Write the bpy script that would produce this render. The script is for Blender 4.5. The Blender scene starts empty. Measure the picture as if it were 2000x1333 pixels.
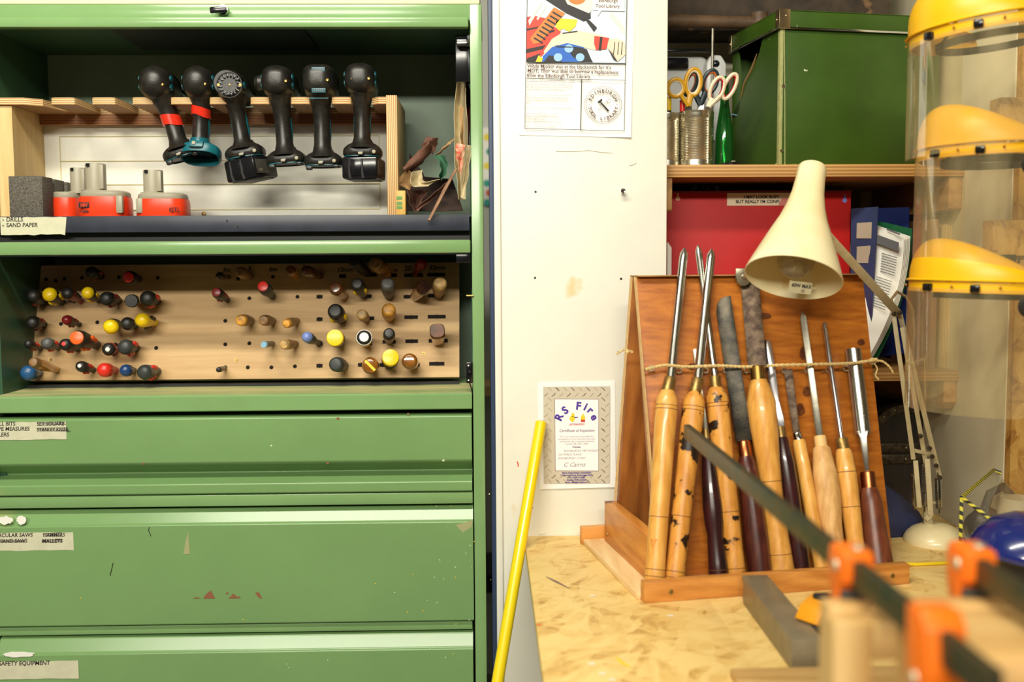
import bpy, bmesh, math, random
from mathutils import Vector, Matrix, Quaternion
from math import radians as rad, pi, sin, cos
random.seed(7)
SC = bpy.context.scene
COL = SC.collection
# ------------------------------------------------------------------ camera
F = 1944.0
CAM = Vector((0, -1.95, 1.45))
CR = Matrix.Rotation(rad(-1.3), 3, 'Z') @ Matrix.Rotation(rad(90 - 4.3), 3, 'X') @ Matrix.Rotation(-0.006, 3, 'Z')
cd = bpy.data.cameras.new('camera'); cam = bpy.data.objects.new('camera', cd); COL.objects.link(cam)
cam.matrix_world = Matrix.Translation(CAM) @ CR.to_4x4()
cd.sensor_width = 36.0; cd.lens = F / 2000 * 36; cd.clip_start = 0.05
cd.dof.use_dof = True; cd.dof.focus_distance = 1.95; cd.dof.aperture_fstop = 2.3
SC.camera = cam
# ------------------------------------------------------------------ exposure, world, lights
SC.view_settings.view_transform = 'Standard'; SC.view_settings.look = 'None'
SC.view_settings.gamma = 1.0; SC.view_settings.use_curve_mapping = False
SC.view_settings.exposure = 0.27
w = bpy.data.worlds.new('world'); SC.world = w; w.use_nodes = True
wb = w.node_tree.nodes['Background']; wb.inputs[0].default_value = (0.86, 0.90, 0.78, 1); wb.inputs[1].default_value = 0.12
def area(name, loc, target, sx, sy, energy, col):
    l = bpy.data.lights.new(name, 'AREA'); l.shape = 'RECTANGLE'; l.size = sx; l.size_y = sy; l.energy = energy; l.color = col
    o = bpy.data.objects.new(name, l); COL.objects.link(o); o.location = loc
    o.rotation_euler = (Vector(target) - Vector(loc)).to_track_quat('-Z', 'Y').to_euler()
    return o
area('ceiling_tube_front', (-0.55, -1.45, 2.98), (-0.55, 0.0, 1.1), 1.5, 0.16, 40, (1.0, 0.95, 0.80))
area('ceiling_tube_rear', (-0.9, -4.6, 3.10), (-0.9, 0.0, 1.3), 3.2, 0.25, 140, (1.0, 0.955, 0.82))

# ------------------------------------------------------------------ helpers
def ray(px, py): return CR @ Vector(((px - 1000) / F, -(py - 666.5) / F, -1.0))
def P(px, py, Y):
    r = ray(px, py); return CAM + r * ((Y - CAM.y) / r.y)
def PZ(px, py, Z):
    r = ray(px, py); return CAM + r * ((Z - CAM.z) / r.z)
def PP(px, py, p0, n):
    r = ray(px, py); return CAM + r * ((Vector(p0) - CAM).dot(n) / r.dot(n))
def S(Y): return (Y - CAM.y) / F
def V(*a): return Vector(a)
def srgb(r, g, b):
    f = lambda c: ((c / 255 + 0.055) / 1.055) ** 2.4 if c > 10 else c / 255 / 12.92
    return (f(r), f(g), f(b), 1)
MATS = {}
def mat(name, rgb, rough=0.5, metal=0.0, var=0.0, vscale=30.0, bump=0.0, bscale=200.0, coat=0.0, rgb2=None, stretch=None, spots=None):
    if name in MATS: return MATS[name]
    m = bpy.data.materials.new(name); m.use_nodes = True; nt = m.node_tree; N = nt.nodes; L = nt.links
    b = N['Principled BSDF']; c = srgb(*rgb)
    b.inputs['Base Color'].default_value = c; b.inputs['Roughness'].default_value = rough; b.inputs['Metallic'].default_value = metal
    if coat: b.inputs['Coat Weight'].default_value = coat
    tc = N.new('ShaderNodeTexCoord'); src = tc.outputs['Object']
    if stretch:
        mp = N.new('ShaderNodeMapping'); mp.inputs['Scale'].default_value = stretch; L.new(src, mp.inputs[0]); ssrc = mp.outputs[0]
    else: ssrc = src
    col = None
    if var or rgb2:
        no = N.new('ShaderNodeTexNoise'); no.inputs['Scale'].default_value = vscale; no.inputs['Detail'].default_value = 5; no.inputs['Roughness'].default_value = .6
        L.new(ssrc, no.inputs['Vector'])
        rp = N.new('ShaderNodeValToRGB'); rp.color_ramp.elements[0].position = .38; rp.color_ramp.elements[1].position = .62
        L.new(no.outputs['Fac'], rp.inputs[0])
        c2 = srgb(*rgb2) if rgb2 else tuple(x * (1 - var) for x in c[:3]) + (1,)
        rp.color_ramp.elements[0].color = c2; rp.color_ramp.elements[1].color = c
        col = rp.outputs[0]
    if spots:   # (rgb, scale, threshold)
        no2 = N.new('ShaderNodeTexNoise'); no2.inputs['Scale'].default_value = spots[1]; no2.inputs['Detail'].default_value = 3
        L.new(src, no2.inputs['Vector'])
        rp2 = N.new('ShaderNodeValToRGB'); rp2.color_ramp.elements[0].position = spots[2]; rp2.color_ramp.elements[1].position = min(1, spots[2] + .04)
        L.new(no2.outputs['Fac'], rp2.inputs[0])
        mx = N.new('ShaderNodeMix'); mx.data_type = 'RGBA'; L.new(rp2.outputs[0], mx.inputs[0])
        if col: L.new(col, mx.inputs[6])
        else: mx.inputs[6].default_value = c
        mx.inputs[7].default_value = srgb(*spots[0]); col = mx.outputs[2]
    if col: L.new(col, b.inputs['Base Color'])
    if bump:
        n3 = N.new('ShaderNodeTexNoise'); n3.inputs['Scale'].default_value = bscale; L.new(ssrc, n3.inputs['Vector'])
        bp = N.new('ShaderNodeBump'); bp.inputs['Strength'].default_value = bump; bp.inputs['Distance'].default_value = 0.002
        L.new(n3.outputs['Fac'], bp.inputs['Height']); L.new(bp.outputs[0], b.inputs['Normal'])
    MATS[name] = m; return m
def wood(name, rgb, rgb2, axis='X', rough=0.5, scale=14.0, contrast=1.0, knots=None, ring=10.0):
    """long grain along an axis: stretched noise and wandering rings"""
    if name in MATS: return MATS[name]
    m = bpy.data.materials.new(name); m.use_nodes = True; nt = m.node_tree; N = nt.nodes; L = nt.links
    b = N['Principled BSDF']; b.inputs['Roughness'].default_value = rough
    tc = N.new('ShaderNodeTexCoord'); mp = N.new('ShaderNodeMapping'); L.new(tc.outputs['Object'], mp.inputs[0])
    s = {'X': (0.06, 1, 1), 'Y': (1, 0.08, 1), 'Z': (1, 1, 0.08)}[axis]; mp.inputs['Scale'].default_value = s
    no = N.new('ShaderNodeTexNoise'); no.inputs['Scale'].default_value = scale * 6; no.inputs['Detail'].default_value = 6; no.inputs['Roughness'].default_value = .65
    L.new(mp.outputs[0], no.inputs['Vector'])
    n2 = N.new('ShaderNodeTexNoise'); n2.inputs['Scale'].default_value = ring; n2.inputs['Detail'].default_value = 1
    L.new(mp.outputs[0], n2.inputs['Vector'])
    ml = N.new('ShaderNodeMath'); ml.operation = 'MULTIPLY'; ml.inputs[1].default_value = 60; L.new(n2.outputs['Fac'], ml.inputs[0])
    sn = N.new('ShaderNodeMath'); sn.operation = 'SINE'; L.new(ml.outputs[0], sn.inputs[0])
    ma = N.new('ShaderNodeMath'); ma.operation = 'MULTIPLY_ADD'; ma.inputs[1].default_value = 0.10 * contrast; L.new(sn.outputs[0], ma.inputs[0]); L.new(no.outputs['Fac'], ma.inputs[2])
    rp = N.new('ShaderNodeValToRGB'); rp.color_ramp.elements[0].position = .3; rp.color_ramp.elements[1].position = .68
    rp.color_ramp.elements[0].color = srgb(*rgb2); rp.color_ramp.elements[1].color = srgb(*rgb); L.new(ma.outputs[0], rp.inputs[0])
    out = rp.outputs[0]
    if knots:
        vo = N.new('ShaderNodeTexVoronoi'); vo.inputs['Scale'].default_value = knots[1]; m2 = N.new('ShaderNodeMapping')
        m2.inputs['Scale'].default_value = knots[3] if len(knots) > 3 else (.6, 1, 1); L.new(tc.outputs['Object'], m2.inputs[0]); L.new(m2.outputs[0], vo.inputs['Vector'])
        r2 = N.new('ShaderNodeValToRGB'); r2.color_ramp.elements[0].position = knots[2]; r2.color_ramp.elements[1].position = knots[2] + .04
        L.new(vo.outputs['Distance'], r2.inputs[0]); mx = N.new('ShaderNodeMix'); mx.data_type = 'RGBA'
        L.new(r2.outputs[0], mx.inputs[0]); mx.inputs[6].default_value = srgb(*knots[0]); L.new(out, mx.inputs[7]); out = mx.outputs[2]
    L.new(out, b.inputs['Base Color'])
    MATS[name] = m; return m
def osb(name, light=(238, 206, 134), mid=(226, 188, 112), dark=(192, 148, 78), sc=1.0):
    if name in MATS: return MATS[name]
    m = bpy.data.materials.new(name); m.use_nodes = True; nt = m.node_tree; N = nt.nodes; L = nt.links
    b = N['Principled BSDF']; b.inputs['Roughness'].default_value = .55
    tc = N.new('ShaderNodeTexCoord'); facs = []
    for k, (ang, s) in enumerate(((0.3, (16, 60, 30)), (1.9, (14, 52, 30)), (-0.7, (18, 75, 30)))):
        nz = N.new('ShaderNodeTexNoise'); nz.inputs['Scale'].default_value = 7; L.new(tc.outputs['Object'], nz.inputs['Vector'])
        ad = N.new('ShaderNodeMix'); ad.data_type = 'VECTOR'; ad.inputs[0].default_value = .12; L.new(tc.outputs['Object'], ad.inputs[4]); L.new(nz.outputs['Color'], ad.inputs[5])
        mp = N.new('ShaderNodeMapping'); mp.inputs['Rotation'].default_value = (0, 0, ang); L.new(ad.outputs[1], mp.inputs[0])
        m3 = N.new('ShaderNodeMapping'); m3.inputs['Scale'].default_value = tuple(q * sc for q in s); L.new(mp.outputs[0], m3.inputs[0])
        vo = N.new('ShaderNodeTexVoronoi'); vo.inputs['Scale'].default_value = 1.0; L.new(m3.outputs[0], vo.inputs['Vector'])
        sp = N.new('ShaderNodeSeparateColor'); L.new(vo.outputs['Color'], sp.inputs[0]); facs.append(sp.outputs[0])
    a1 = N.new('ShaderNodeMath'); a1.operation = 'ADD'; L.new(facs[0], a1.inputs[0]); L.new(facs[1], a1.inputs[1])
    a2 = N.new('ShaderNodeMath'); a2.operation = 'ADD'; L.new(a1.outputs[0], a2.inputs[0]); L.new(facs[2], a2.inputs[1])
    fn = N.new('ShaderNodeTexNoise'); fn.inputs['Scale'].default_value = 90; fn.inputs['Detail'].default_value = 4; L.new(tc.outputs['Object'], fn.inputs['Vector'])
    a3 = N.new('ShaderNodeMath'); a3.operation = 'ADD'; L.new(a2.outputs[0], a3.inputs[0]); L.new(fn.outputs['Fac'], a3.inputs[1])
    dv = N.new('ShaderNodeMath'); dv.operation = 'DIVIDE'; dv.inputs[1].default_value = 4; L.new(a3.outputs[0], dv.inputs[0])
    rp = N.new('ShaderNodeValToRGB'); e = rp.color_ramp.elements; e[0].position = .2; e[0].color = srgb(*dark); e[1].position = .62; e[1].color = srgb(*light)
    q = e.new(.36); q.color = srgb(*mid); L.new(dv.outputs[0], rp.inputs[0]); L.new(rp.outputs[0], b.inputs['Base Color'])
    MATS[name] = m; return m
def ply_edge(name, a=(232, 206, 150), c=(176, 128, 78), axis=2, n=900.0):
    if name in MATS: return MATS[name]
    m = bpy.data.materials.new(name); m.use_nodes = True; nt = m.node_tree; N = nt.nodes; L = nt.links
    b = N['Principled BSDF']; b.inputs['Roughness'].default_value = .6
    tc = N.new('ShaderNodeTexCoord'); sp = N.new('ShaderNodeSeparateXYZ'); L.new(tc.outputs['Object'], sp.inputs[0])
    ml = N.new('ShaderNodeMath'); ml.operation = 'MULTIPLY'; ml.inputs[1].default_value = n; L.new(sp.outputs[axis], ml.inputs[0])
    sn = N.new('ShaderNodeMath'); sn.operation = 'SINE'; L.new(ml.outputs[0], sn.inputs[0])
    rp = N.new('ShaderNodeValToRGB'); rp.color_ramp.elements[0].position = .0; rp.color_ramp.elements[0].color = srgb(*c); rp.color_ramp.elements[1].position = .7; rp.color_ramp.elements[1].color = srgb(*a)
    L.new(sn.outputs[0], rp.inputs[0]); L.new(rp.outputs[0], b.inputs['Base Color']); MATS[name] = m; return m
def glass(name, rgb=(255, 255, 255), rough=0.02, ior=1.45, alpha_mix=0.85, haze=None):
    """thin clear sheet: transparent mixed with glossy by fresnel, optional milky scratches"""
    if name in MATS: return MATS[name]
    m = bpy.data.materials.new(name); m.use_nodes = True; nt = m.node_tree; N = nt.nodes; L = nt.links
    for n in list(N):
        if n.type != 'OUTPUT_MATERIAL': N.remove(n)
    out = [n for n in N if n.type == 'OUTPUT_MATERIAL'][0]
    tr = N.new('ShaderNodeBsdfTransparent'); tr.inputs[0].default_value = srgb(*rgb)
    gl = N.new('ShaderNodeBsdfGlossy'); gl.inputs['Roughness'].default_value = rough
    fr = N.new('ShaderNodeFresnel'); fr.inputs[0].default_value = ior
    cl = N.new('ShaderNodeMath'); cl.operation = 'MULTIPLY'; cl.use_clamp = True; cl.inputs[1].default_value = .8; L.new(fr.outputs[0], cl.inputs[0]); c2 = N.new('ShaderNodeMath'); c2.operation = 'MINIMUM'; c2.inputs[1].default_value = .3; L.new(cl.outputs[0], c2.inputs[0])
    mx = N.new('ShaderNodeMixShader'); L.new(c2.outputs[0], mx.inputs[0]); L.new(tr.outputs[0], mx.inputs[1]); L.new(gl.outputs[0], mx.inputs[2]); res = mx.outputs[0]
    if haze:
        df = N.new('ShaderNodeBsdfDiffuse'); df.inputs[0].default_value = srgb(*haze[0])
        no = N.new('ShaderNodeTexNoise'); no.inputs['Scale'].default_value = 14; no.inputs['Detail'].default_value = 6
        tc = N.new('ShaderNodeTexCoord'); mp = N.new('ShaderNodeMapping'); mp.inputs['Scale'].default_value = (1.6, 1.6, .35); L.new(tc.outputs['Object'], mp.inputs[0]); L.new(mp.outputs[0], no.inputs['Vector'])
        rp = N.new('ShaderNodeValToRGB'); rp.color_ramp.elements[0].position = .35; rp.color_ramp.elements[1].position = .8
        k0, k1 = haze[1] * .6, haze[1] * 2.2; rp.color_ramp.elements[0].color = (k0,) * 3 + (1,); rp.color_ramp.elements[1].color = (k1,) * 3 + (1,)
        L.new(no.outputs['Fac'], rp.inputs[0])
        m2 = N.new('ShaderNodeMixShader'); L.new(rp.outputs[0], m2.inputs[0]); L.new(res, m2.inputs[1]); L.new(df.outputs[0], m2.inputs[2]); res = m2.outputs[0]
    L.new(res, out.inputs[0]); MATS[name] = m; return m

class MB:
    def __init__(s): s.v = []; s.f = []; s.m = []
    def add(s, vs, fs, m=0, M=None):
        o = len(s.v)
        for p in vs:
            p = Vector(p); s.v.append(M @ p if M is not None else p)
        for f in fs: s.f.append([o + i for i in f]); s.m.append(m)
        return s
    def bm(s, bm, m=0, M=None):
        bm.verts.ensure_lookup_table(); bm.verts.index_update()
        s.add([v.co.copy() for v in bm.verts], [[v.index for v in f.verts] for f in bm.faces], m, M); bm.free(); return s
    def box(s, lo, hi, m=0, bev=0.0, M=None, seg=2):
        lo = Vector(lo); hi = Vector(hi); c = (lo + hi) / 2; d = hi - lo
        b = bmesh.new(); bmesh.ops.create_cube(b, size=1.0)
        for v in b.verts: v.co = Vector((v.co.x * d.x, v.co.y * d.y, v.co.z * d.z)) + c
        if bev: bmesh.ops.bevel(b, geom=list(b.edges), offset=min(bev, min(abs(x) for x in d) * .49), segments=seg, profile=.5, affect='EDGES')
        return s.bm(b, m, M)
    def lathe(s, prof, M=None, n=24, sx=1.0, sy=1.0, m=0, a0=0.0, a1=2 * pi, sq=0.0):
        full = abs(a1 - a0 - 2 * pi) < 1e-6; k = n if full else n + 1
        vs = []; fs = []
        for r, z in prof:
            for i in range(k):
                a = a0 + (a1 - a0) * i / n; q = 1.0
                if sq: q = 1.0 / (abs(cos(a)) ** sq + abs(sin(a)) ** sq) ** (1 / sq)
                vs.append((r * q * cos(a) * sx, r * q * sin(a) * sy, z))
        for j in range(len(prof) - 1):
            for i in range(n):
                i2 = (i + 1) % k if full else i + 1
                fs.append([j * k + i, j * k + i2, (j + 1) * k + i2, (j + 1) * k + i])
        return s.add(vs, fs, m, M)
    def prism(s, poly, z0, z1, m=0, M=None, bev=0.0):
        b = bmesh.new(); lo = [b.verts.new((x, y, z0)) for x, y in poly]; hi = [b.verts.new((x, y, z1)) for x, y in poly]
        b.faces.new(lo[::-1]); b.faces.new(hi); n = len(poly)
        for i in range(n): b.faces.new([lo[i], lo[(i + 1) % n], hi[(i + 1) % n], hi[i]])
        bmesh.ops.recalc_face_normals(b, faces=list(b.faces))
        if bev: bmesh.ops.bevel(b, geom=list(b.edges), offset=bev, segments=2, profile=.5, affect='EDGES')
        return s.bm(b, m, M)
    def tube(s, pts, r, n=10, m=0, cap=True, flat=1.0, closed=False):
        pts = [Vector(p) for p in pts]; rs = r if isinstance(r, (list, tuple)) else [r] * len(pts)
        vs = []; fs = []; k = len(pts); up = None
        for i, p in enumerate(pts):
            if closed: t = (pts[(i + 1) % k] - pts[(i - 1) % k])
            else: t = (pts[min(i + 1, k - 1)] - pts[max(i - 1, 0)])
            t.normalize()
            if up is None:
                up = Vector((0, 0, 1)) if abs(t.z) < .9 else Vector((0, 1, 0))
            x = t.cross(up)
            if x.length < 1e-5: x = t.cross(Vector((1, 0, 0)))
            x.normalize(); y = x.cross(t).normalized(); up = y
            for j in range(n):
                a = 2 * pi * j / n; vs.append(p + x * cos(a) * rs[i] + y * sin(a) * rs[i] * flat)
        for i in range(k if closed else k - 1):
            for j in range(n):
                fs.append([i * n + j, i * n + (j + 1) % n, ((i + 1) % k) * n + (j + 1) % n, ((i + 1) % k) * n + j])
        if cap and not closed: fs.append(list(range(n))[::-1]); fs.append([(k - 1) * n + j for j in range(n)])
        return s.add(vs, fs, m)
    def ball(s, c, r, m=0, n=16, sc=(1, 1, 1), M=None):
        pr = [(r * sin(pi * i / (n // 2)), -r * cos(pi * i / (n // 2))) for i in range(n // 2 + 1)]
        T = Matrix.Translation(Vector(c)) @ Matrix.Diagonal((sc[0], sc[1], sc[2], 1))
        return s.lathe(pr, (M @ T) if M is not None else T, n, m=m)
    def text(s, txt, M, size, m=0, align='LEFT', spacing=1.0, bold=0.0, sx=1.0, shear=0.0, line=1.0):
        c = bpy.data.curves.new('t', 'FONT'); c.body = txt; c.size = size; c.align_x = align; c.offset = bold; c.space_character = spacing; c.shear = shear; c.space_line = line
        c.resolution_u = 3
        o = bpy.data.objects.new('t', c); COL.objects.link(o); dg = bpy.context.evaluated_depsgraph_get(); dg.update()
        me = o.evaluated_get(dg).to_mesh()
        ok = {v.index for v in me.vertices if -.6 * size < v.co.y < 1.2 * size and -.9 * size * (1 + (align == 'CENTER') * len(txt)) < v.co.x < len(txt) * size}
        s.add([(v.co.x * sx, v.co.y, v.co.z) for v in me.vertices], [list(p.vertices) for p in me.polygons if all(q in ok for q in p.vertices)], m, M)
        o.evaluated_get(dg).to_mesh_clear(); bpy.data.objects.remove(o); bpy.data.curves.remove(c); return s
    def grid(s, fn, nu, nv, m=0, thick=0.0, nrm=None):
        """sheet from fn(u,v)->Vector, optional thickness along its normals"""
        pts = [[Vector(fn(i / nu, j / nv)) for j in range(nv + 1)] for i in range(nu + 1)]
        k = nv + 1; vs = [p for row in pts for p in row]
        fs = [[i * k + j, (i + 1) * k + j, (i + 1) * k + j + 1, i * k + j + 1] for i in range(nu) for j in range(nv)]
        if thick:
            b = bmesh.new(); bv = [b.verts.new(p) for p in vs]
            for f in fs: b.faces.new([bv[q] for q in f])
            bmesh.ops.recalc_face_normals(b, faces=list(b.faces)); bmesh.ops.solidify(b, geom=list(b.faces), thickness=thick)
            return s.bm(b, m)
        return s.add(vs, fs, m)
ROOT = {}
def mkmesh(name, mb, mats, off, sharp=38):
    me = bpy.data.meshes.new(name); off = Vector(off)
    me.from_pydata([tuple(p - off) for p in mb.v], [], mb.f)
    for mm in (mats if isinstance(mats, (list, tuple)) else [mats]): me.materials.append(mm)
    me.polygons.foreach_set('material_index', mb.m); me.polygons.foreach_set('use_smooth', [True] * len(mb.f))
    b = bmesh.new(); b.from_mesh(me); bmesh.ops.remove_doubles(b, verts=b.verts, dist=1e-6)
    if all(e.is_manifold for e in b.edges): bmesh.ops.recalc_face_normals(b, faces=b.faces)
    b.to_mesh(me); b.free()
    me.set_sharp_from_angle(angle=rad(sharp)); me.update(); return me
def thing(name, label, cat, loc, group=None):
    o = bpy.data.objects.new(name, None); COL.objects.link(o); o.empty_display_size = .02; o.location = loc
    o['label'] = label; o['category'] = cat
    if group: o['group'] = group
    ROOT[o] = Vector(loc); return o
def part(name, mb, mats, parent, label=None):
    o = bpy.data.objects.new(name, mkmesh(name, mb, mats, ROOT[parent])); COL.objects.link(o); o.parent = parent
    ROOT[o] = ROOT[parent]
    if label: o['label'] = label
    return o
def single(name, mb, mats, label, cat, loc=None, group=None):
    if loc is None:
        n = len(mb.v); c = sum(mb.v, Vector()) / n; loc = Vector((c.x, c.y, min(p.z for p in mb.v)))
    o = bpy.data.objects.new(name, mkmesh(name, mb, mats, loc)); COL.objects.link(o); o.location = loc
    o['label'] = label; o['category'] = cat
    if group: o['group'] = group
    ROOT[o] = Vector(loc); return o
def struct(name, mb, mats):
    o = bpy.data.objects.new(name, mkmesh(name, mb, mats, (0, 0, 0))); COL.objects.link(o); o['kind'] = 'structure'; ROOT[o] = Vector(); return o
def axis_M(p0, p1, toward=None):
    """local z from p0 to p1, local x across the view, local y away from the viewer"""
    z = (p1 - p0).normalized(); t = (toward or (CAM - p0)).normalized()
    x = z.cross(-t).normalized(); x = x if x.x > 0 else x; y = z.cross(x).normalized()
    return Matrix(((x.x, y.x, z.x, p0.x), (x.y, y.y, z.y, p0.y), (x.z, y.z, z.z, p0.z), (0, 0, 0, 1)))
def wall_M(px, py, Y, rot=0.0):
    """drawing plane on a front facing surface: x right, y up, z toward the viewer; rot in radians"""
    p = P(px, py, Y)
    return Matrix.Translation(p) @ Matrix.Rotation(rot, 4, 'Y') @ Matrix.Rotation(pi / 2, 4, 'X')
def xf(cx, cy, cz, rz=0.0): return Matrix.Translation((cx, cy, cz)) @ Matrix.Rotation(rz, 4, 'Z')
EYE = 1.45; BENCH = EYE - 0.537

# common materials
GREEN = mat('green_paint', (128, 165, 108), .2, 0, var=.10, vscale=5, spots=None, bump=.03, bscale=900)
GREEN_D = mat('green_paint_shaded', (52, 92, 62), .5)  # unused darker copy of the green, shade put into the colour
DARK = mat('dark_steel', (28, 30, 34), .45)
NAVY = mat('navy_paint', (48, 52, 66), .4, var=.25, vscale=25)
PLY = wood('ply_face', (226, 196, 138), (205, 170, 110), 'Y', .6, 8)
PLYV = wood('ply_face_upright', (226, 196, 138), (205, 170, 110), 'Z', .6, 8)
PLYEDGE = ply_edge('ply_edge_flat', axis=2, n=1700)
PLYEDGEX = ply_edge('ply_edge_upright', axis=0, n=1700)
WHITE = mat('white_board', (236, 234, 220), .4, var=.05, vscale=20)
BLACK = mat('black_plastic', (25, 23, 21), .38, rgb2=(38, 36, 32), vscale=60, bump=.1, bscale=400)
BLKGLOSS = mat('black_gloss', (18, 18, 22), .18)
TEAL = mat('teal_plastic', (16, 96, 108), .35)
RED = mat('red_plastic', (226, 58, 22), .35)
GREY = mat('grey_plastic', (158, 150, 128), .45)
INK = mat('ink', (34, 26, 26), .7)
INKF = mat('ink_faded', (128, 104, 98), .8)
PAPER = mat('paper', (238, 236, 226), .7)
STEEL = mat('steel', (190, 188, 180), .22, 1.0, var=.12, vscale=60)
CHROME = mat('chrome', (222, 222, 220), .1, 1.0)
BRASS = mat('brass', (168, 138, 82), .42, .85, var=.3, vscale=80)
COPPER = mat('copper', (186, 112, 70), .32, 1.0, var=.2, vscale=80)
TAPE = mat('masking_tape', (206, 204, 176), .8, var=.08, vscale=60)
# ================================================================== SETTING
def Zc(py, Y=0.0, px=460): return P(px, py, Y).z
def Xc(px, Y=0.0, py=600): return P(px, py, Y).x
XR_IN = Xc(921); XR_OUT = Xc(945); XL = -1.05
fl = MB(); fl.box((-3, -6, -.05), (3, 2.2, 0)); struct('floor', fl, mat('concrete_floor', (120, 114, 104), .7, var=.2, vscale=6))
# far room seen through the slit beside the cabinet
fb = MB(); fb.box((-.5, 1.5, 0), (.36, 1.54, 3.0)); struct('wall_far', fb, mat('far_wall_paint', (196, 196, 186), .8))
# painted pillar panel
WP = mat('pillar_white', (234, 233, 220), .42, var=.045, vscale=7, spots=((222, 206, 160), 9, .73))
PX0, PX1 = Xc(967), Xc(1302)
pl = MB(); pl.box((PX0, 0.0, 0), (PX1, .34, 3.0), 0, .004)
for px, py, s_ in ((1046, 375, 2.2), (1045, 543, 2.2), (1213, 545, 2.4), (1040, 993, 1.6), (1207, 688, 1.5)):
    M = wall_M(px, py, -.0004); pl.lathe([(0, 0), (s_ * .001, 0)], M, 10, m=1)
for (a, b, m_) in (((1010, 902), (1012, 912), 2), ((1085, 296), (1150, 294), 3), ((1150, 294), (1196, 299), 3), ((1228, 324), (1243, 318), 3), ((1120, 745), (1123, 752), 3), ((1052, 1044), (1066, 1041), 3)):
    pl.tube([P(a[0], a[1], -.0003), P((a[0] + b[0]) / 2 + 1, (a[1] + b[1]) / 2 + 1, -.0004), P(b[0], b[1], -.0003)], .0012, 5, m=m_, flat=.3)
struct('wall_middle', pl, [WP, INK, mat('red_mark', (214, 66, 52), .6), mat('scuff_mark', (226, 214, 178), .7)])
# slim raised strip and dark navy post along the pillar edge
ts = MB(); ts.box((Xc(966), -.006, 0), (Xc(979), -.0002, 3.0), 0, .002); struct('trim_1', ts, WP)
tn = MB(); tn.box((Xc(957), .012, 0), (PX0 - .0004, .3, 3.0), 0, .002); struct('trim_2', tn, mat('navy_frame', (44, 60, 88), .45))
AB = .46      # alcove back wall
SWX = .955    # right side wall plane
AWM = mat('alcove_white', (214, 204, 176), .6, var=.12, vscale=4, bump=.1, bscale=40)
aw = MB(); aw.box((PX1 - .02, AB, 0), (SWX + .04, AB + .04, 3.0)); struct('wall_back', aw, AWM)
sw = MB(); sw.box((SWX, -.14, 0), (SWX + .04, AB, 3.0), 0, .002); struct('wall_right', sw, AWM)
ob = MB(); ob.box((SWX + .002, -.16, 0), (1.5, -.141, 3.0)); struct('wall_right_panel', ob, osb('osb_wall', (206, 160, 84), (178, 128, 58), (140, 92, 36)))
# dark beams and pipe under the ceiling of the alcove
BZ = P(1350, 34, .30).z
bmv = MB(); bmv.box((PX1 + .001, .30, BZ), (P(1722, 30, .35).x, AB - .002, BZ + .16), 0, .006)
DWOOD = mat('sooty_timber', (70, 56, 42), .75, var=.6, vscale=16, bump=.6, bscale=60, spots=((120, 90, 60), 18, .66))
struct('trim_3', bmv, DWOOD)
ub = MB(); ub.box((PX1 + .001, .33, P(1350, 60, .33).z), (.66, AB - .003, BZ - .0005), 0, .003); struct('trim_4', ub, DWOOD)
pp = MB(); pz = P(1350, 44, .28).z
pp.tube([V(PX1 + .001, .275, pz + .004), V(.55, .28, pz), V(.72, .28, pz - .004), V(.86, .285, pz)], .014, 14)
pp.tube([V(.60, .28, pz + .02), V(.60, .28, pz - .012)], .019, 14)
single('pipe', pp, mat('brown_pipe', (104, 78, 54), .6, var=.5, vscale=20), 'dusty brown pipe running under the dark beam above the scissors', 'pipe')

# ------------------------------------------------------------------ workbench
BX0 = .0665
bn = MB(); bn.box((BX0, -1.02, BENCH - .018), (PX1 + .002, -.001, BENCH), 0, .0015); bn.box((PX1 + .001, -1.02, BENCH - .018), (SWX - .001, AB - .002, BENCH), 0)
bench = thing('workbench', 'chipboard topped workbench carrying the turning tool stand', 'workbench', (.5, -.5, 0))
part('bench_top', bn, osb('osb_bench'), bench)
bu = MB(); bu.box((BX0 + .004, -1.0, BENCH - .038), (SWX - .01, -.002, BENCH - .0185)); part('lower_board', bu, mat('bench_edge', (196, 186, 138), .6), bench)
bf = MB()
bf.box((BX0 + .06, -.95, BENCH - .14), (SWX - .05, -.91, BENCH - .0385)); part('apron', bf, PLY, bench); bf = MB(); bf.box((BX0 + .06, -.1, BENCH - .14), (SWX - .05, -.06, BENCH - .0385)); part('apron', bf, PLY, bench)
for x in (BX0 + .2, SWX - .12):
    for y in (-.9, -.14):
        lg = MB(); lg.box((x, y - .03, 0), (x + .06, y + .03, BENCH - .1405), 0, .002); part('leg', lg, PLY, bench)
# marks on the bench
bmk = MB()
def bpt(px, py): return PZ(px, py, BENCH + .0006)
bmk.tube([bpt(1067, 1127), bpt(1085, 1136), bpt(1112, 1150)], [.0008, .003, .001], 6, flat=.2, m=0)
bmk.tube([bpt(1204, 1285), bpt(1216, 1296), bpt(1231, 1304)], [.0015, .003, .0015], 6, flat=.2, m=1)
for a, b in ((1176, 1316), (1155, 1297), (1196, 1328), (1309, 1203), (1157, 1164)): bmk.lathe([(0, .0003), (.003, 0)], Matrix.Translation(bpt(a, b)), 8, sx=1.8, m=2)
for a, b in ((1053, 1221),): bmk.lathe([(0, .0003), (.003, 0)], Matrix.Translation(bpt(a, b)), 8, sx=1.5, m=3)
part('paint_marks', bmk, [INKF, mat('yellow_paint', (240, 208, 30), .5), PAPER, mat('orange_spot', (236, 110, 60), .6)], bench)

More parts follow.
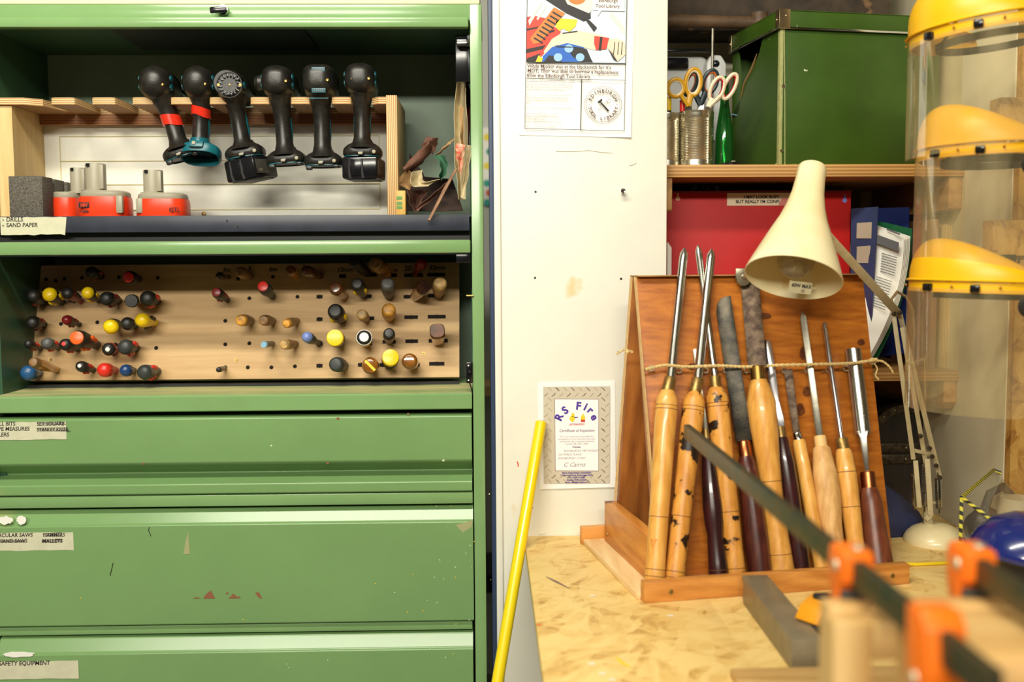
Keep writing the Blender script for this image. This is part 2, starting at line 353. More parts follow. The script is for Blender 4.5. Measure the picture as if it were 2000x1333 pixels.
# the rest of the workshop around the camera
RW = mat('workshop_wall_paint', (128, 122, 110), .85)
for nm, lo, hi in (('wall_rear', (-3.0, -6.1, 0), (3.0, -6.0, 3.25)), ('wall_left', (-3.1, -6.0, 0), (-3.0, 2.2, 3.25)), ('wall_right_far', (3.0, -6.0, 0), (3.1, -.2, 3.2)), ('wall_beside_cabinet', (-3.0, .35, 0), (-1.1, .4, 3.2)), ('ceiling_main', (-3.0, -6.0, 3.25), (3.0, .5, 3.35))):
    rb_ = MB(); rb_.box(lo, hi); struct(nm, rb_, RW)

# posters in the far room, small
for k, (y0, y1, x0, x1, cols) in enumerate(((250, 340, 943, 962, ((232, 210, 60), (60, 150, 130))), (340, 400, 943, 960, ((40, 160, 140), (226, 90, 60))))):
    pb = MB(); a = P(x0, y1, 1.49); b = P(x1, y0, 1.49); pb.box((a.x, 1.488, a.z), (b.x, 1.4985, b.z))
    for q in range(3): pb.lathe([(0, 0), (.012, 0)], wall_M(x0 + 8 + 5 * (q % 2), y0 + 18 + q * (y1 - y0) / 3.2, 1.486), 12, m=1 + q % 2)
    single('wall_picture', pb, [PAPER, mat('pic_a%d' % k, cols[0], .6), mat('pic_b%d' % k, cols[1], .6)], ('white picture with yellow patches on the far wall behind the slit', 'white picture with teal and orange discs on the far wall behind the slit')[k], 'picture')
fs = MB(); a = P(940, 770, 1.3); b = P(964, 752, 1.3); fs.box((a.x - .1, 1.25, a.z), (b.x + .05, 1.4985, b.z)); single('far_shelf', fs, PLY, 'pale wooden shelf board seen through the slit beside the green cabinet', 'shelf')
fs = MB(); a = P(940, 1140, 1.3); b = P(964, 1105, 1.3); fs.box((a.x - .1, 1.2, a.z), (b.x + .05, 1.45, b.z)); single('storage_crate', fs, DARK, 'dark crate low behind the slit beside the green cabinet', 'crate')

# ================================================================== CABINET
cab = thing('tool_cabinet', 'tall green steel tool cabinet with open shelves above and drawers below', 'cabinet', (-.53, .15, 0))
CB = .31
ZT = Zc(8); ZL0 = Zc(35)
fr = MB()
fr.box((XR_IN + .0015, 0, .03), (XR_OUT, .035, ZT), 0, .001)                    # right stile
fr.box((XL, 0, .03), (-.985, .035, ZT), 0, .001)                               # left stile
fr.box((-.985, 0.001, ZL0 - .004), (XR_IN + .0015, .03, ZT), 0, .001)          # top rail
part('frame', fr, GREEN, cab)
sd = MB(); sd.box((XR_OUT - .003, .0355, .03), (XR_OUT - .001, CB, ZT)); sd.box((XL, .0355, .03), (XL + .002, CB, ZT)); sd.box((XL, .03, ZT - .002), (XR_OUT, CB, ZT)); part('outer_panel', sd, GREEN, cab)
INS = mat('inner_green_shaded', (50, 84, 62), .42)  # cabinet green darkened, the interior shadow is put into the colour
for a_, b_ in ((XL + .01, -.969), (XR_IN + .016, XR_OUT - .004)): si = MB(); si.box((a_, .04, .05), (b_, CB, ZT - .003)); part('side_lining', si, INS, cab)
bk = MB(); bk.box((-.969, CB - .004, .05), (XR_IN + .016, CB, ZT - .003)); part('back_panel', bk, mat('inner_back', (120, 140, 118), .5, var=.1, vscale=12), cab)
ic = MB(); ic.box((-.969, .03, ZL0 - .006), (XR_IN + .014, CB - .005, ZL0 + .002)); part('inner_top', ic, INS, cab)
dp = MB(); dp.box((-.735, .05, ZL0 - .010), (-.36, .24, ZL0 - .0062)); part('top_plate', dp, DARK, cab)
# perforated upright at right, inside
pf = MB(); pf.box((XR_IN - .004, .2, EYE - .26), (XR_IN + .012, .204, EYE + .42))
for i in range(40): z = EYE - .25 + i * .0165; pf.box((XR_IN - .001, .198, z), (XR_IN + .009, .1999, z + .009), 1)
part('slotted_upright', pf, [mat('upright_teal', (52, 92, 84), .5), mat('slot_black', (8, 10, 10), .8)], cab)
# roller shutter end strip
rs = MB(); za, zb = Zc(57), Zc(36)
rs.box((-.98, -.016, za), (XR_IN - .001, .006, zb), 0, .0035); part('shutter_edge', rs, GREEN, cab)
hk = MB(); c = P(905, 88, .02); hk.box((c.x - .012, .0, c.z - .006), (c.x + .012, .02, c.z + .006), 0, .001); hk.box((c.x - .016, .021, c.z - .07), (c.x + .014, .04, c.z + .02), 1, .002)
part('shutter_hanger', hk, [CHROME, BLKGLOSS], cab); hk = MB(); c = P(905, 505, .02); hk.box((c.x - .014, .002, c.z - .009), (c.x + .014, .03, c.z + .009), 1, .001)
part('shutter_hanger', hk, [CHROME, BLKGLOSS], cab)
# lock on the top rail
lk = MB(); M = wall_M(436, 20, -.0005); lk.lathe([(0, .0), (.011, 0), (.011, .003), (.0095, .005), (0, .005)], M, 24, m=0)
lk.box((-.004, -.003, .005), (.004, .003, .016), 1, .001, M); M2 = wall_M(428, 19, -.016); lk.box((-.017, -.0065, 0), (.015, .0055, .005), 1, .0035, M2 @ Matrix.Rotation(.07, 4, 'Z'))
part('latch', lk, [CHROME, BLKGLOSS], cab)
# middle lip (second shutter edge)
ml = MB(); ml.box((-.98, -.010, Zc(497)), (XR_IN - .001, .012, Zc(471)), 0, .003)
part('shutter_edge', ml, GREEN, cab)
# black shelf
BSZ = Zc(421, .02)
sh = MB(); sh.box((-.967, .02, BSZ - .032), (XR_IN - .003, .024, BSZ), 0, .001); sh.box((-.967, .024, BSZ - .004), (XR_IN + .012, CB - .006, BSZ - .0005), 0)
sh.box((-.967, .024, BSZ - .032), (XR_IN - .003, .045, BSZ - .0295), 0)
for px, py in ((443, 431), (463, 441)): sh.ball(P(px, py, .0185), .002, 1, 8)
sh.box((-.967, .046, Zc(499)), (XR_IN - .003, .05, BSZ - .005), 2)  # dark plate added behind the lip gap to block light onto the peg board
part('shelf', sh, [NAVY, CHROME, DARK], cab)
def label_mb(x0, y0, x1, y1, Y, lines, torn=False, size=.0128):
    """strip of tape with handwriting: lines of (px, py, text, size factor, struck)"""
    b = MB(); n = 10; a = P(x0, y1, Y); c_ = P(x1, y0, Y); w_ = c_.x - a.x; h_ = c_.z - a.z
    rr = random.Random(int(x1 * 7 + y1)); ptsu = [(w_ * i / n, h_ + rr.uniform(-.0006, .0006)) for i in range(n + 1)]; ptsl = [(w_ * i / n + (-.004 if (torn and i == n) else 0), rr.uniform(-.0008, .0008) * (2 if torn else 1)) for i in range(n, -1, -1)]
    M = Matrix.Translation(V(a.x, Y, a.z)) @ Matrix.Rotation(pi / 2, 4, 'X'); b.prism(ptsu + ptsl, 0, .0006, 0, M)
    for (px, py, t, k, st) in lines:
        Mt = wall_M(px, py, Y - .0008); b.text(t, Mt, size * k, 1, bold=.00022, sx=.92, shear=.12)
        if st:
            wd = len(t) * size * k * .56
            for q in range(3): b.box((0, .0006 + q * .0026, 0), (wd * rr.uniform(.85, 1), .0014 + q * .0026, .0003), 1, 0, Mt @ Matrix.Rotation(rr.uniform(-.04, .04), 4, 'Z'))
    return b
pt = label_mb(2, 424, 130, 459, .0195, [(12, 433, 'DRILLS', .9, 0), (12, 444, 'SAND PAPER', .9, 0)], True)
pt.lathe([(0, .0003), (.0014, 0)], wall_M(6, 430, .0186), 8, m=1); pt.lathe([(0, .0003), (.0014, 0)], wall_M(6, 441, .0186), 8, m=1)
part('tape_label', pt, [TAPE, INK], bpy.data.objects['shelf'])
# tray below the peg board
def tray():
    b = MB(); z0 = Zc(772); z1 = Zc(804)
    poly = [(0, z0), (-.003, z0 - .003), (-.003, z1 + .002), (0, z1), (.03, z1), (.03, z1 + .004), (.012, z0 - .006), (.3, z0 - .006 + .0), (.3, z0)]
    b.prism([(y, z) for y, z in poly], -.98, XR_IN - .001, 0, Matrix(((0, 0, 1, 0), (1, 0, 0, 0), (0, 1, 0, 0), (0, 0, 0, 1))))
    return b
TRAYZ = Zc(772)
part('tray', tray(), GREEN, cab)
tt = MB(); tt.box((-.968, .004, TRAYZ + .00005), (XR_IN - .002, .165, TRAYZ + .0004)); part('tray_dust', tt, mat('dusty_tray', (196, 190, 136), .6, rgb2=(140, 168, 108), vscale=9, stretch=(.5, 2.6, 2), bump=.05), cab, 'dusty top of the tray')
XM = Matrix(((0, 0, 1, 0), (1, 0, 0, 0), (0, 1, 0, 0), (0, 0, 0, 1)))
GRD = mat('drawer_paint', (121, 158, 101), .24, var=.07, vscale=4, spots=((152, 170, 110), 3.2, .71), bump=.02, bscale=900)
CHIP = mat('chip_white', (214, 226, 196), .6); CHIPY = mat('chip_yellow', (226, 190, 60), .6); RUST = mat('rust_red', (140, 86, 58), .7)
def drawer(profile, x1):
    b = MB(); t = .012; poly = profile + [(profile[-1][0] + .07, profile[-1][1]), (profile[0][0] + .07, profile[0][1])]
    b.prism(poly, -.98, x1, 0, XM); return b
XD = Xc(919)
def arc(pts, n=5):
    """round the corners of a short profile"""
    out = [pts[0]]
    for i in range(1, len(pts) - 1):
        a, b, c = Vector(pts[i - 1]), Vector(pts[i]), Vector(pts[i + 1]); r = min((a - b).length, (c - b).length, .012) * .45
        p = b + (a - b).normalized() * r; q = b + (c - b).normalized() * r
        for k in range(n + 1): u = k / n; out.append(tuple(p * (1 - u) ** 2 + b * 2 * u * (1 - u) + q * u * u))
    out.append(pts[-1]); return out
d1 = drawer(arc([(.0, Zc(815)), (-.004, Zc(817)), (-.004, Zc(903)), (.002, Zc(908)), (.045, Zc(930)), (.045, Zc(932)), (-.004, Zc(944)), (-.005, Zc(946)), (-.005, Zc(963)), (0, Zc(965))]), XD)
for px, py, m_, r_ in ((797, 809, 3, 2), (660, 818, 3, 2.6), (866, 900, 1, 2), (640, 905, 3, 2.2), (280, 906, 3, 2), (530, 871, 1, 1.5)):
    d1.lathe([(0, .0002), (r_ * .001, 0)], wall_M(px, py, -.0046), 7, sx=1.3, m=m_)
D1 = part('drawer', d1, [GRD, CHIP, CHIPY, RUST], cab)
part('tape_label', label_mb(-14, 824, 129, 860, -.0046, [(-2, 832, 'LL BITS', .85, 0), (-3, 842, 'PE MEASURES', .85, 0), (-3, 853, 'LERS', .85, 0), (72, 832, 'SET SQUARE', .8, 1), (72, 843, 'STANLEY KNIFE', .72, 1)]), [TAPE, INK], D1)
r1 = MB(); r1.box((-.98, -.001, Zc(989)), (XD + .001, .03, Zc(967)), 0, .0015); part('drawer_divider', r1, GREEN, cab)
d2 = drawer(arc([(.0165, Zc(996)), (.0135, Zc(998)), (-.002, Zc(1021)), (-.006, Zc(1024)), (-.006, Zc(1028)), (-.005, Zc(1217)), (0, Zc(1219))]), XD + .0012)
rr = random.Random(3)
for k in range(26): d2.lathe([(0, .0002), (rr.uniform(.0006, .0014), 0)], wall_M(rr.gauss(870, 45), rr.gauss(1110, 60), -.0062), 6, m=1 if k % 4 else 2)
for px, py in ((158, 1169), (475, 1211), (733, 1141), (796, 1197), (826, 1194)): d2.lathe([(0, .0002), (.0014, 0)], wall_M(px, py, -.0062), 6, m=2)
for pts in (((375, 1170), (392, 1170), (385, 1167)), ((396, 1170), (420, 1170), (412, 1154), (404, 1160)), ((446, 1170), (470, 1169), (468, 1166), (462, 1166), (456, 1160)), ((498, 1158), (506, 1158), (512, 1170), (505, 1168)), ((440, 1160), (445, 1162), (446, 1157))):
    q = [wall_M(x, y, -.0062).translation for x, y in pts]; d2.add(q, [list(range(len(q)))[::-1]], 3)
q = [wall_M(x, y, -.0062).translation for x, y in ((890, 1026), (923, 1017), (921, 1030), (904, 1041))]; d2.add(q, [[0, 3, 2, 1]], 4)
q = [wall_M(x, y, -.0062).translation for x, y in ((367, 1038), (371, 1083), (358, 1083), (362, 1060))]; d2.add(q, [[0, 3, 2, 1]], 4)
for a, b in (((221, 1100), (215, 1125)), ((292, 1030), (290, 1036)), ((290, 1036), (295, 1048))):
    d2.tube([wall_M(*a, -.0062).translation, wall_M(*b, -.0062).translation], .0007, 5, m=5)
D2 = part('drawer', d2, [GRD, CHIP, CHIPY, RUST, mat('bare_paint', (160, 162, 116), .6), INK], cab)
part('tape_label', label_mb(-14, 1040, 143, 1077, -.0056, [(-6, 1050, 'IRCULAR SAWS', .85, 0), (-2, 1061, 'HAND SAWS', .8, 1), (84, 1049, 'HAMMERS', .8, 1), (82, 1061, 'MALLETS', .85, 1)]), [TAPE, INK], D2)
def blot(cx, cy, w_, h_, Y):
    b = MB(); rr = random.Random(int(cx)); n = 22; s = S(Y)
    poly = [(cos(2 * pi * i / n) * w_ * s * rr.uniform(.8, 1.05), sin(2 * pi * i / n) * h_ * s * rr.uniform(.7, 1.05)) for i in range(n)]
    b.prism(poly, 0, .0005, 0, wall_M(cx, cy, Y)); return b
sc1 = blot(10, 1017, 17, 9, -.0085); sc1.bm(bmesh.new()); b2 = blot(42, 1016, 10, 10, -.0085); sc1.add(b2.v, b2.f, 0); part('torn_sticker', sc1, PAPER, D2)
r2 = MB(); r2.box((-.98, .004, Zc(1238)), (XD - .002, .03, Zc(1222)), 0, .0015); part('drawer_divider', r2, GREEN, cab)
d3 = drawer(arc([(.012, Zc(1244)), (.009, Zc(1246)), (-.002, Zc(1270)), (-.006, Zc(1273)), (-.006, Zc(1277)), (-.005, Zc(1450)), (0, Zc(1452))]), XD - .001)
for px, py in ((840, 1268), (885, 1278), (640, 1290), (564, 1305), (560, 1298), (870, 1285)): d3.lathe([(0, .0002), (.0012, 0)], wall_M(px, py, -.0066), 6, m=1 + (px % 2))
D3 = part('drawer', d3, [GRD, CHIP, CHIPY], cab)
part('tape_label', label_mb(-14, 1291, 153, 1328, -.0066, [(-3, 1301, 'SAFETY EQUIPMENT', .95, 0)]), [TAPE, INK], D3)
part('torn_sticker', blot(36, 1279, 33, 6, -.0072), PAPER, D3)
d4 = MB(); d4.box((-.98, -.004, .1), (XD, .03, Zc(1456)), 0, .002); part('drawer', d4, GRD, cab)
bs = MB(); bs.box((-1.04, .005, 0), (XR_OUT - .01, CB, .0295)); part('base', bs, DARK, cab)
gp = MB(); gp.box((-.969, .09, .1), (XR_IN + .0, .092, TRAYZ - .034)); part('shadow_board', gp, DARK, cab)  # unseen dark board added behind the drawers to shade the carcass
# hinge plate at right by the tray, pin above
hp = MB(); M = wall_M(917, 728, -.001); hp.box((-.0065, -.021, 0), (.0065, .021, .003), 0, .002, M); hp.ball((0, .001, .003), .0042, 0, 10, M=M)
for yy in (.014, -.015): hp.lathe([(0, .0034), (.0016, .0034)], M @ Matrix.Translation((-.002, yy, 0)), 8, m=1)
hp.tube([P(911, 578, .0), P(925, 578, -.002)], .002, 8, m=2); hp.tube([P(917, 748, 0), P(921, 760, .0), P(924, 775, .001)], .0012, 6)
part('hinge_plate', hp, [BLKGLOSS, PAPER, BRASS], cab)
ct = MB(); ct.box((XL, .002, ZT + .0005), (XR_OUT - .003, .29, ZT + .05), 0, .003); single('white_board', ct, mat('cream_top', (240, 228, 190), .5), 'cream board lying on top of the green cabinet', 'board')
# ================================================================== DRILL RACK
def rack():
    T = thing('drill_rack', 'pale plywood rack with slotted shelf holding the hanging cordless drills', 'rack', (-.55, .12, BSZ))
    yF, yB = .055, .17
    zt = P(460, 190, yF).z; th = .0135; z1 = zt - th
    xs = [(97, 147), (177, 226), (256, 300), (331, 379), (407, 451), (487, 527), (566, 606), (646, 687)]
    zr1 = P(460, 241, yB).z
    for a, b_ in xs:
        xa, xb = P(a, 200, yF).x, P(b_, 200, yF).x
        # finger with rounded front corners
        c = .009; poly = [(xa, yB + .012), (xa, yF + c), (xa + c * .3, yF + c * .3), (xa + c, yF), (xb - c, yF), (xb - c * .3, yF + c * .3), (xb, yF + c), (xb, yB + .012)]
        b = MB(); b.prism(poly, z1, zt, 0); part('slot_finger', b, PLYEDGE, T)
    xL, xR = P(0, 200, yF).x - .03, P(755, 200, yF).x
    b = MB(); b.box((xL + .02, yB + .0125, z1), (xR - .0005, .235, zt)); part('top_board', b, PLYEDGE, T)
    b = MB(); b.box((xL + .02, yB + .0128, zr1), (xR - .0005, yB + .03, z1 - .0003)); part('rail', b, ply_edge('ply_rail', (196, 140, 88), (128, 74, 46), 2, 1900), T)
    # finger beside the right side and the wide left one
    xa = P(725, 200, yF).x; c = .014
    b = MB(); b.prism([(xa, yB + .012), (xa, yF + c), (xa + c, yF), (xR - .0005, yF), (xR - .0005, yB + .012)], z1, zt, 0); part('slot_finger', b, PLYEDGE, T)
    xb = P(45, 200, yF).x
    b = MB(); b.prism([(xL + .0, yB + .012), (xL, yF), (xb, yF), (xb + .03, yF + .02), (xb + .05, yB + .012)], z1, zt, 0); part('slot_finger', b, PLYEDGE, T)
    # right and left side boards standing on the shelf
    xR2 = P(775, 200, yF - .01).x
    b = MB(); b.box((xR, yF - .012, BSZ), (xR2, .24, P(760, 186, yF - .012).z), 0, .0008); part('side_board', b, PLYEDGEX, T)
    b = MB(); b.box((xL - .004, yF + .004, BSZ), (xL + .018, .24, z1 - .0003)); part('side_board', b, PLYV, T)
    lp = MB(); lp.box((xL + .0185, yF + .006, BSZ + .0003), (P(87, 300, .2).x, .1999, z1 - .0006)); part('inner_side_board', lp, PLYV, T)
    # white ribbed back board
    b = MB(); xl, xr = P(84, 300, .2).x, xR - .0006
    b.box((xl, .2005, BSZ + .0003), (xr, .209, zr1 + .014), 0)
    xi, xj = P(117, 300, .2).x, P(740, 300, .2).x; zi, zj = P(300, 267, .2).z, P(300, 411, .2).z
    for py in (267, 315, 361, 411):
        z = P(300, py, .2).z; b.box((xi, .1985, z), (xj, .2004, z + .0016), 1)
    for x in (xi, xj): b.box((x, .1985, zj), (x + .0014, .2004, zi), 1)
    part('back_board', b, [WHITE, mat('board_groove', (212, 200, 150), .5)], T)
    b = MB(); b.lathe([(0, .004), (.004, .003), (.005, 0)], wall_M(398, 418, .18), 12); part('screw_head', b, BRASS, T)
rack()
# ------------------------------------------------------------------ cordless drills
tilt_of = {(448, 166): -.42, (703, 154): -.12}
def drill(head, hand_bot, label, style, battery=None, tape=None, headw=60):
    """head: px of the rounded back of the motor, hand_bot: px of the foot of the handle"""
    yh = .035
    H = P(head[0], head[1], yh + .02); B = P(hand_bot[0], hand_bot[1], yh + .035)
    T = thing('cordless_drill', label, 'drill', H, 'cordless drills hanging in the rack')
    k = headw / 60 * .0305
    up = (H - B).normalized(); Hc = H + V(0, .05, 0)
    MY = Matrix(((1, 0, 0, H.x), (0, 0, 1, H.y), (0, 1, 0, H.z), (0, 0, 0, 1)))        # local z -> +Y
    b = MB()
    if style == 'round':
        b.lathe([(0, -.03), (k * .45, -.0285), (k * .8, -.02), (k, -.004), (k * 1.02, .02), (k * .97, .07), (k * .8, .085), (0, .087)], MY, 28, 1, 1.06)
    elif style == 'vent':
        b.lathe([(0, -.0255), (k * .8, -.0255), (k * .86, -.024), (k * .9, -.012), (k * 1.0, 0), (k * 1.03, .02), (k * .97, .07), (k * .8, .085), (0, .087)], MY, 28)
    else:
        b.lathe([(0, -.029), (k * .35, -.0285), (k * .62, -.026), (k * .84, -.018), (k * .97, -.006), (k * 1.04, .02), (k * .97, .07), (k * .8, .085), (0, .087)], MY, 28, 1.0, 1.0, sq=3.4 if style == 'oct' else 2.6)
    # seam lines and neck under the housing
    N0 = H + V(0, .012, 0) + up * (-k * .75)
    secs = []
    L = (B - N0)
    def ring(t, rx, ry, yo=0.0):
        c = N0 + L * t + V(0, yo, 0); z = L.normalized(); x = V(1, 0, 0); x = (x - z * x.dot(z)).normalized(); y = z.cross(x)
        return [c + x * cos(a) * rx + y * sin(a) * ry for a in [2 * pi * i / 20 for i in range(20)]]
    prof = [(-.12, .024, .03), (.0, .0245, .03), (.10, .0205, .026), (.22, .0175, .023), (.5, .0158, .021), (.8, .0165, .022), (.92, .0195, .024), (1.0, .026, .03)]
    vs = []; fs = []
    for t, rx, ry in prof: vs += ring(t, rx * headw / 60, ry, .012 * sin(max(0, t) * pi))
    n = 20
    for j in range(len(prof) - 1):
        for i in range(n): fs.append([j * n + i, j * n + (i + 1) % n, (j + 1) * n + (i + 1) % n, (j + 1) * n + i])
    fs.append(list(range(n))[::-1]); fs.append([(len(prof) - 1) * n + i for i in range(n)])
    hb = MB(); hb.add(vs, fs)
    part('motor_housing', b, BLACK, T); part('handle', hb, BLACK, T)
    d = MB()
    if style == 'vent':
        d.lathe([(k * .86, .0006), (k * .86, .0018), (k * .8, .002), (k * .78, .0006)], wall_M(head[0], head[1], H.y - .0255) , 28, m=0)
        for i in range(16):
            a = 2 * pi * i / 16 + .2; M = wall_M(head[0], head[1], H.y - .0259) @ Matrix.Rotation(a, 4, 'Z') @ Matrix.Translation((k * .62, 0, 0)); d.box((-.0042, -.0018, 0), (.0042, .0018, .0007), 1, .0003, M)
        for sx_ in (-1, 1):
            M = wall_M(head[0], head[1], H.y - .0263) @ Matrix.Translation((sx_ * k * .72, 0, 0)); d.lathe([(0, .0012), (.003, .001), (.0036, 0)], M, 12, m=2)
        d.lathe([(0, .001), (.0022, 0)], wall_M(head[0], head[1], H.y - .0262), 10, m=2)
    elif style == 'round':
        M = wall_M(head[0] + 13, head[1] + 3, H.y - .022); d.lathe([(0, .0014), (.0026, .001), (.0034, -.0016)], M, 12, sx=1.3, m=2)
        d.tube([H + V(cos(a) * k * .02, -.029 + abs(sin(a)) * .012, sin(a) * k * .86) for a in [-1.2 + .3 * i for i in range(9)]], .0007, 5, m=1)
    else:
        for sx_ in (-.5, .55):
            M = wall_M(head[0], head[1], H.y - .0265) @ Matrix.Translation((sx_ * k, .001, 0)); d.lathe([(0, .0006), (.0024, .0012), (.0032, 0)], M, 12, m=2)
    part('housing_detail', d, [mat('rubber_rim', (44, 42, 38), .6), BLKGLOSS, BRASS], T, 'screws, vents and seams')
    tl = MB()
    if style == 'oct':
        for dz, w_ in ((k * .66, .013), (-k * .62, .0135)):
            M = wall_M(head[0], head[1], H.y - .026) @ Matrix.Translation((0, dz, 0)); tl.box((-w_, -.0045, 0), (w_, .0045, .0012), 0, .001, M)
            for i in range(6):
                for j in range(2): tl.box((-w_ + .002 + i * .004, -.0035 + j * .0038, .0012), (-w_ + .0046 + i * .004, -.0008 + j * .0038, .0016), 1, 0, M)
        tl.box((-k * .6, -.0012, 0), (k * .6, .0012, .001), 0, .0004, wall_M(head[0], head[1], H.y - .012) @ Matrix.Translation((0, -k * 1.1, 0)))
    else:
        for sx_ in (-1, 1):
            for sz_ in ((.35, -.35) if style != 'vent' else (0,)):
                c = H + V(sx_ * k * .96, .004, sz_ * k * .7); tl.ball(c, .0062, 0, 10, (.45, 1.6, 1.2))
    # teal grip inlays down the handle
    for sx_ in (-1, 1):
        pts = [N0 + L * t + V(sx_ * rx_, .001 + .012 * sin(t * pi), 0) for t, rx_ in ((.25, .0155), (.4, .0145), (.55, .0142), (.65, .0155), (.72, .0142), (.85, .0148))]
        tl.tube(pts, [.001, .0028, .003, .0022, .0028, .001], 8, m=0, flat=2.4)
    part('trim', tl, [TEAL, BLKGLOSS], T, 'teal inlays')
    ang = math.atan2(L.x, -L.z)
    MF = Matrix.Translation(B) @ Matrix.Rotation(-ang, 4, 'Y')
    # chuck pointing away
    ck = MB(); ck.lathe([(0, .088), (.022, .088), (.023, .10), (.0215, .135), (.014, .15), (.006, .153), (0, .153)], MY, 20); part('chuck', ck, BLKGLOSS, T)
    if style == 'round' and battery == 'open':
        f = MB(); R_ = .040
        MT = MF @ Matrix.Translation((0, .012, .004))
        f.lathe([(.017, .012), (.019, .006), (.030, .001), (R_, -.006), (R_ * 1.02, -.020), (R_ * .96, -.024), (R_ * .9, -.022), (R_ * .9, -.008), (0, -.006)], MT @ Matrix.Rotation(rad(-24), 4, 'X'), 32, 1, .82, sq=2.6)
        f.lathe([(.0182, .026), (.0185, .012), (.0195, .006)], MF @ Matrix.Translation((0, .003, -.004)), 20, 1, 1.2)
        M = MT @ Matrix.Rotation(rad(-24), 4, 'X'); f.box((-.014, -.037, -.018), (.014, -.030, -.004), 0, .002, M); f.box((-.0075, -.0385, -.014), (-.001, -.0365, -.007), 2, 0, M)
        f.box((-.046, -.014, -.028), (-.038, -.004, -.014), 0, .002, M)
        f.lathe([(0, -.0085), (R_ * .9, -.0085)], M, 32, 1, .82, m=1, sq=2.6)
        part('battery_socket', f, [TEAL, BLKGLOSS, GREY], T, 'open teal battery socket')
    else:
        f = MB(); w_ = .0365
        f.lathe([(.018, .014), (.021, .008), (.03, .003), (w_, -.003), (w_ * 1.06, -.008), (w_ * 1.06, -.016), (w_, -.019), (0, -.019)], MF @ Matrix.Translation((0, .014, .004)), 32, 1, .92, sq=3.2)
        f.box((-.006, -.026, -.016), (.006, -.0225, -.008), 1, .0005, MF); f.box((-.0045, -.0268, -.0145), (.004, -.0255, -.010), 3, .0003, MF); f.lathe([(0, .002), (.0034, .0015), (.004, 0)], MF @ Matrix.Translation((.026, -.0225, -.009)) @ Matrix.Rotation(pi / 2, 4, 'X'), 12, m=3)
        f.lathe([(w_ * .98, -.018), (w_ * 1.0, -.0205), (w_ * .9, -.0215)], MF @ Matrix.Translation((0, .014, .004)), 32, 1, .92, m=2, sq=3.2)
        if not battery:
            f.box((-.030, -.022, -.026), (-.018, -.012, -.018), 0, .002, MF)
            f.box((.024, -.02, -.022), (.034, -.008, -.0165), 0, .002, MF)
        part('foot', f, [BLACK, BLKGLOSS, TEAL, GREY], T)
    if battery == 'full':
        g = MB(); rzz = Matrix.Rotation(tilt_of.get(head, 0), 4, 'Z')
        MBt = MF @ rzz
        g.box((-.036, -.024, -.062), (.036, .052, -.0185), 0, .005, MBt)
        for x in (-.020, .006): g.tube([MBt @ V(x, -.0245, -.022), MBt @ V(x, -.0255, -.05), MBt @ V(x + .001, -.022, -.060)], [.0012, .0026, .0036], 8, m=1)
        g.box((-.016, -.0252, -.056), (.003, -.0238, -.024), 0, .001, MBt)
        g.box((-.029, -.016, -.0632), (.030, .045, -.0618), 2, .001, MBt)
        part('battery', g, [BLKGLOSS, mat('battery_rib', (60, 58, 60), .25), mat('battery_plate', (96, 92, 84), .4)], T)
        if tilt_of.get(head, 0):
            tx = MB(); MS = MBt @ Matrix.Translation((.0362, 0, 0)) @ Matrix.Rotation(pi / 2, 4, 'Z') @ Matrix.Rotation(pi / 2, 4, 'X')
            tx.box((-.018, -.054, 0), (.045, -.026, .0006), 1, .0002, MS); tx.text('18V', MS @ Matrix.Translation((-.012, -.050, .0008)), .008, 0); part('rating_plate', tx, [GREY, mat('plate_dark', (64, 62, 56), .4)], bpy.data.objects[T.children[-1].name])
    if tape:
        t0, t1, slant = tape; tb = MB()
        def rg(t, s_): 
            rx = .0178 * headw / 60; c = N0 + L * t + V(0, .012 * sin(t * pi), 0); return [c + V(cos(a) * rx * s_, sin(a) * .0236 * s_, slant * cos(a) * .004 + (0 if t == t0 else .0012 * sin(3 * a + 1))) for a in [2 * pi * i / 28 for i in range(28)]]
        r0, r1 = rg(t0, 1.06), rg(t1, 1.05); i0, i1 = rg(t0, .9), rg(t1, .9)
        tb.add(r0 + r1 + i1 + i0, [[j * 28 + i, j * 28 + (i + 1) % 28, ((j + 1) % 4) * 28 + (i + 1) % 28, ((j + 1) % 4) * 28 + i] for j in range(4) for i in range(28)])
        part('tape_band', tb, mat('red_tape', (226, 48, 28), .3, coat=.4), T, 'glossy red tape')
    return T
tilt_of = {(448, 166): -.42, (703, 154): -.12}
drill((303, 162), (352, 292), 'leftmost black cordless drill, tilted, with red tape round its handle', 'round', None, (.36, .55, .35), 62)
drill((386, 161), (390, 292), 'black cordless drill with red tape and an open teal battery socket', 'round', 'open', (.22, .38, -1.2), 60)
drill((448, 166), (475, 292), 'black cordless drill with a round ring of air vents and battery fitted', 'vent', 'full', None, 58)
drill((541, 159), (557, 304), 'black cordless drill without battery, fourth from the left in the rack', 'sq', None, None, 61)
drill((622, 157), (630, 308), 'black cordless drill with teal grilles above and below on its back', 'oct', None, None, 62)
drill((703, 154), (707, 290), 'rightmost black cordless drill in the rack, battery fitted', 'sq', 'full', None, 61)
# side grip of the fourth drill
_d = [o for o in COL.objects if o.get('label', '').startswith('black cordless drill without battery')][0]
b = MB(); _p = P(505, 162, .075); b.tube([P(524, 160, .075), _p], .005, 10); b.lathe([(0, -.008), (.009, -.007), (.0125, 0), (.011, .007), (0, .009)], Matrix.Translation(_p) @ Matrix.Rotation(pi / 2, 4, 'Y'), 18, sx=1.25); part('side_knob', b, BLACK, _d)
